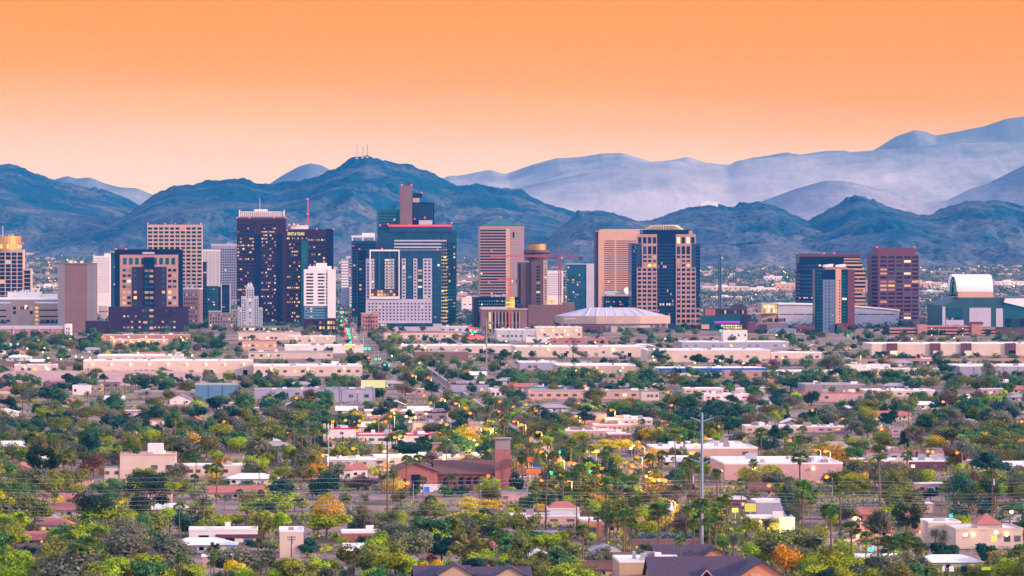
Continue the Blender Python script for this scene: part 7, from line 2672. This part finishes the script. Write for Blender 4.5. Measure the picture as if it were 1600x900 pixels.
FARB = [(20, 60, 452, 460, 7200), (55, 100, 446, 452, 8200), (152, 178, 462, 474, 6100), (154, 168, 478, 500, 5900), (722, 748, 466, 490, 6000), (716, 738, 440, 446, 8600), (1098, 1170, 448, 456, 6900), (1172, 1212, 450, 458, 6900), (1212, 1243, 443, 457, 6900), (1112, 1160, 464, 470, 6300), (1195, 1222, 432, 440, 8000), (1438, 1472, 442, 450, 7600), (1440, 1475, 455, 461, 6700), (1470, 1490, 445, 456, 7300), (1080, 1110, 424, 428, 9200),
        (905, 930, 344, 349, 12200), (1095, 1122, 316, 321, 12250), (716, 730, 458, 470, 7000), (555, 585, 440, 446, 8600), (1556, 1600, 440, 446, 7800), (1354, 1364, 440, 460, 6800)]
for i, (a, c, t_, b_, D) in enumerate(FARB):
    D = next(d for d in range(5600, 13000, 20) if HY + (CH - terrain(d)) * F / d < b_) if t_ > 400 else D
    b = Bld('far_building', None, 'building', a, D)
    base = b.z(b_)
    h = b.z(t_)
    w = b.x(c)
    m_ = M[('cream', 'white', 'peach')[i % 3]]
    MB().box(0, w, 0, 30, min(-2, base), h).build('wall', m_, b.r)
    MB().box(-.5, w + .5, -.5, 30.5, h + .02, h + .8).build('roof', M['roofwhite'], b.r)
    MB().box(w * .3, w * .55, 8, 18, h + .82, h + 3.2).build('penthouse', M['white'], b.r)
    k = max(3, int(w / 9))
    for j in range(k):
        small('window', 3.0, .5, 1.6, M['win'], (w * (j + .3) / k, -.2, h * .55), b.r)
    AUTO.append((b.r, ['cream', 'white', 'peach'][i % 3] + ' distant low building', (a + c) / 2, b_))

# ---------------------------------------------------------------- parked and driving cars
CARC = [('white', (.75, .74, .74)), ('silver', (.42, .43, .46)), ('dark', (.03, .03, .04)), ('red', (.40, .03, .03)), ('blue', (.04, .09, .25)), ('grey', (.18, .18, .2))]
CP = []
for nm, c in CARC:
    t = empty('car', (0, 0, -1000))
    mb = MB().side([(-2.2, .35), (2.2, .35), (2.25, .8), (1.2, .95), (-2.0, .98), (-2.25, .7)], -.88, .88)
    mb.build('body', mat(nm + '_car_paint', c, .3, .05, 1, .5), t)
    MB().side([(-1.7, .97), (1.15, .95), (.55, 1.46), (-1.2, 1.48)], -.78, .78).build('cabin', M['win'], t)
    for sx in (-1.35, 1.35):
        for sy in (-.8, .8):
            mb = MB().cyl(0, 0, .33, -.1, .1, 10)
            mb.v = [(x + sx, z + sy, y + .33) for x, y, z in mb.v]
            mb.build('wheel', M['darkmetal'], t)
    tag(t, None, 'car', 'cars on the streets')
    CP.append((t, nm + ' car'))
for i in range(70):
    t, nm = random.choice(CP)
    if i < 34:
        y = random.uniform(1900, 3600)
        x = road_x(y) + random.choice((-7.5, -4, 4, 7.5))
        place(t, (x, y, .12), math.pi / 2 + GRID, nm)
    else:
        px, py = random.choice(((640, 672), (560, 655), (1040, 760), (1160, 845), (600, 735), (700, 655), (1000, 745), (830, 745), (1480, 600), (660, 640))) if i < 60 else (random.uniform(1110, 1200), random.uniform(830, 868))
        D = gY(py + random.uniform(-4, 4))
        x = (px + random.uniform(-40, 40) - 800) / F * D
        if in_building(x, D, 3):
            continue
        place(t, (x, D, .1), random.choice((0, GRID, math.pi / 2)), nm)

for i in range(150):
    t, nm = random.choice(CP)
    px, py = random.choice(((300, 545), (420, 562), (640, 536), (930, 538), (1060, 532), (1260, 546), (1440, 560), (760, 558), (120, 598), (1330, 566), (980, 569), (520, 596)))
    D = gY(py + random.choice((-3, 0, 3)))
    x = (px + random.uniform(-55, 55) - 800) / F * D
    if not in_building(x, D, 2):
        place(t, (x, D, .1), random.choice((0, GRID, math.pi / 2)), nm, 1.1)

for lst in list(PROTO.values()) + [[t] for t, *_ in HPROTO] + [[t] for t, _n in CP]:
    for p in lst:
        if p.location.z < -900:          # a kind that was never set down
            for ch in list(p.children):
                bpy.data.objects.remove(ch)
            bpy.data.objects.remove(p)
auto_labels()
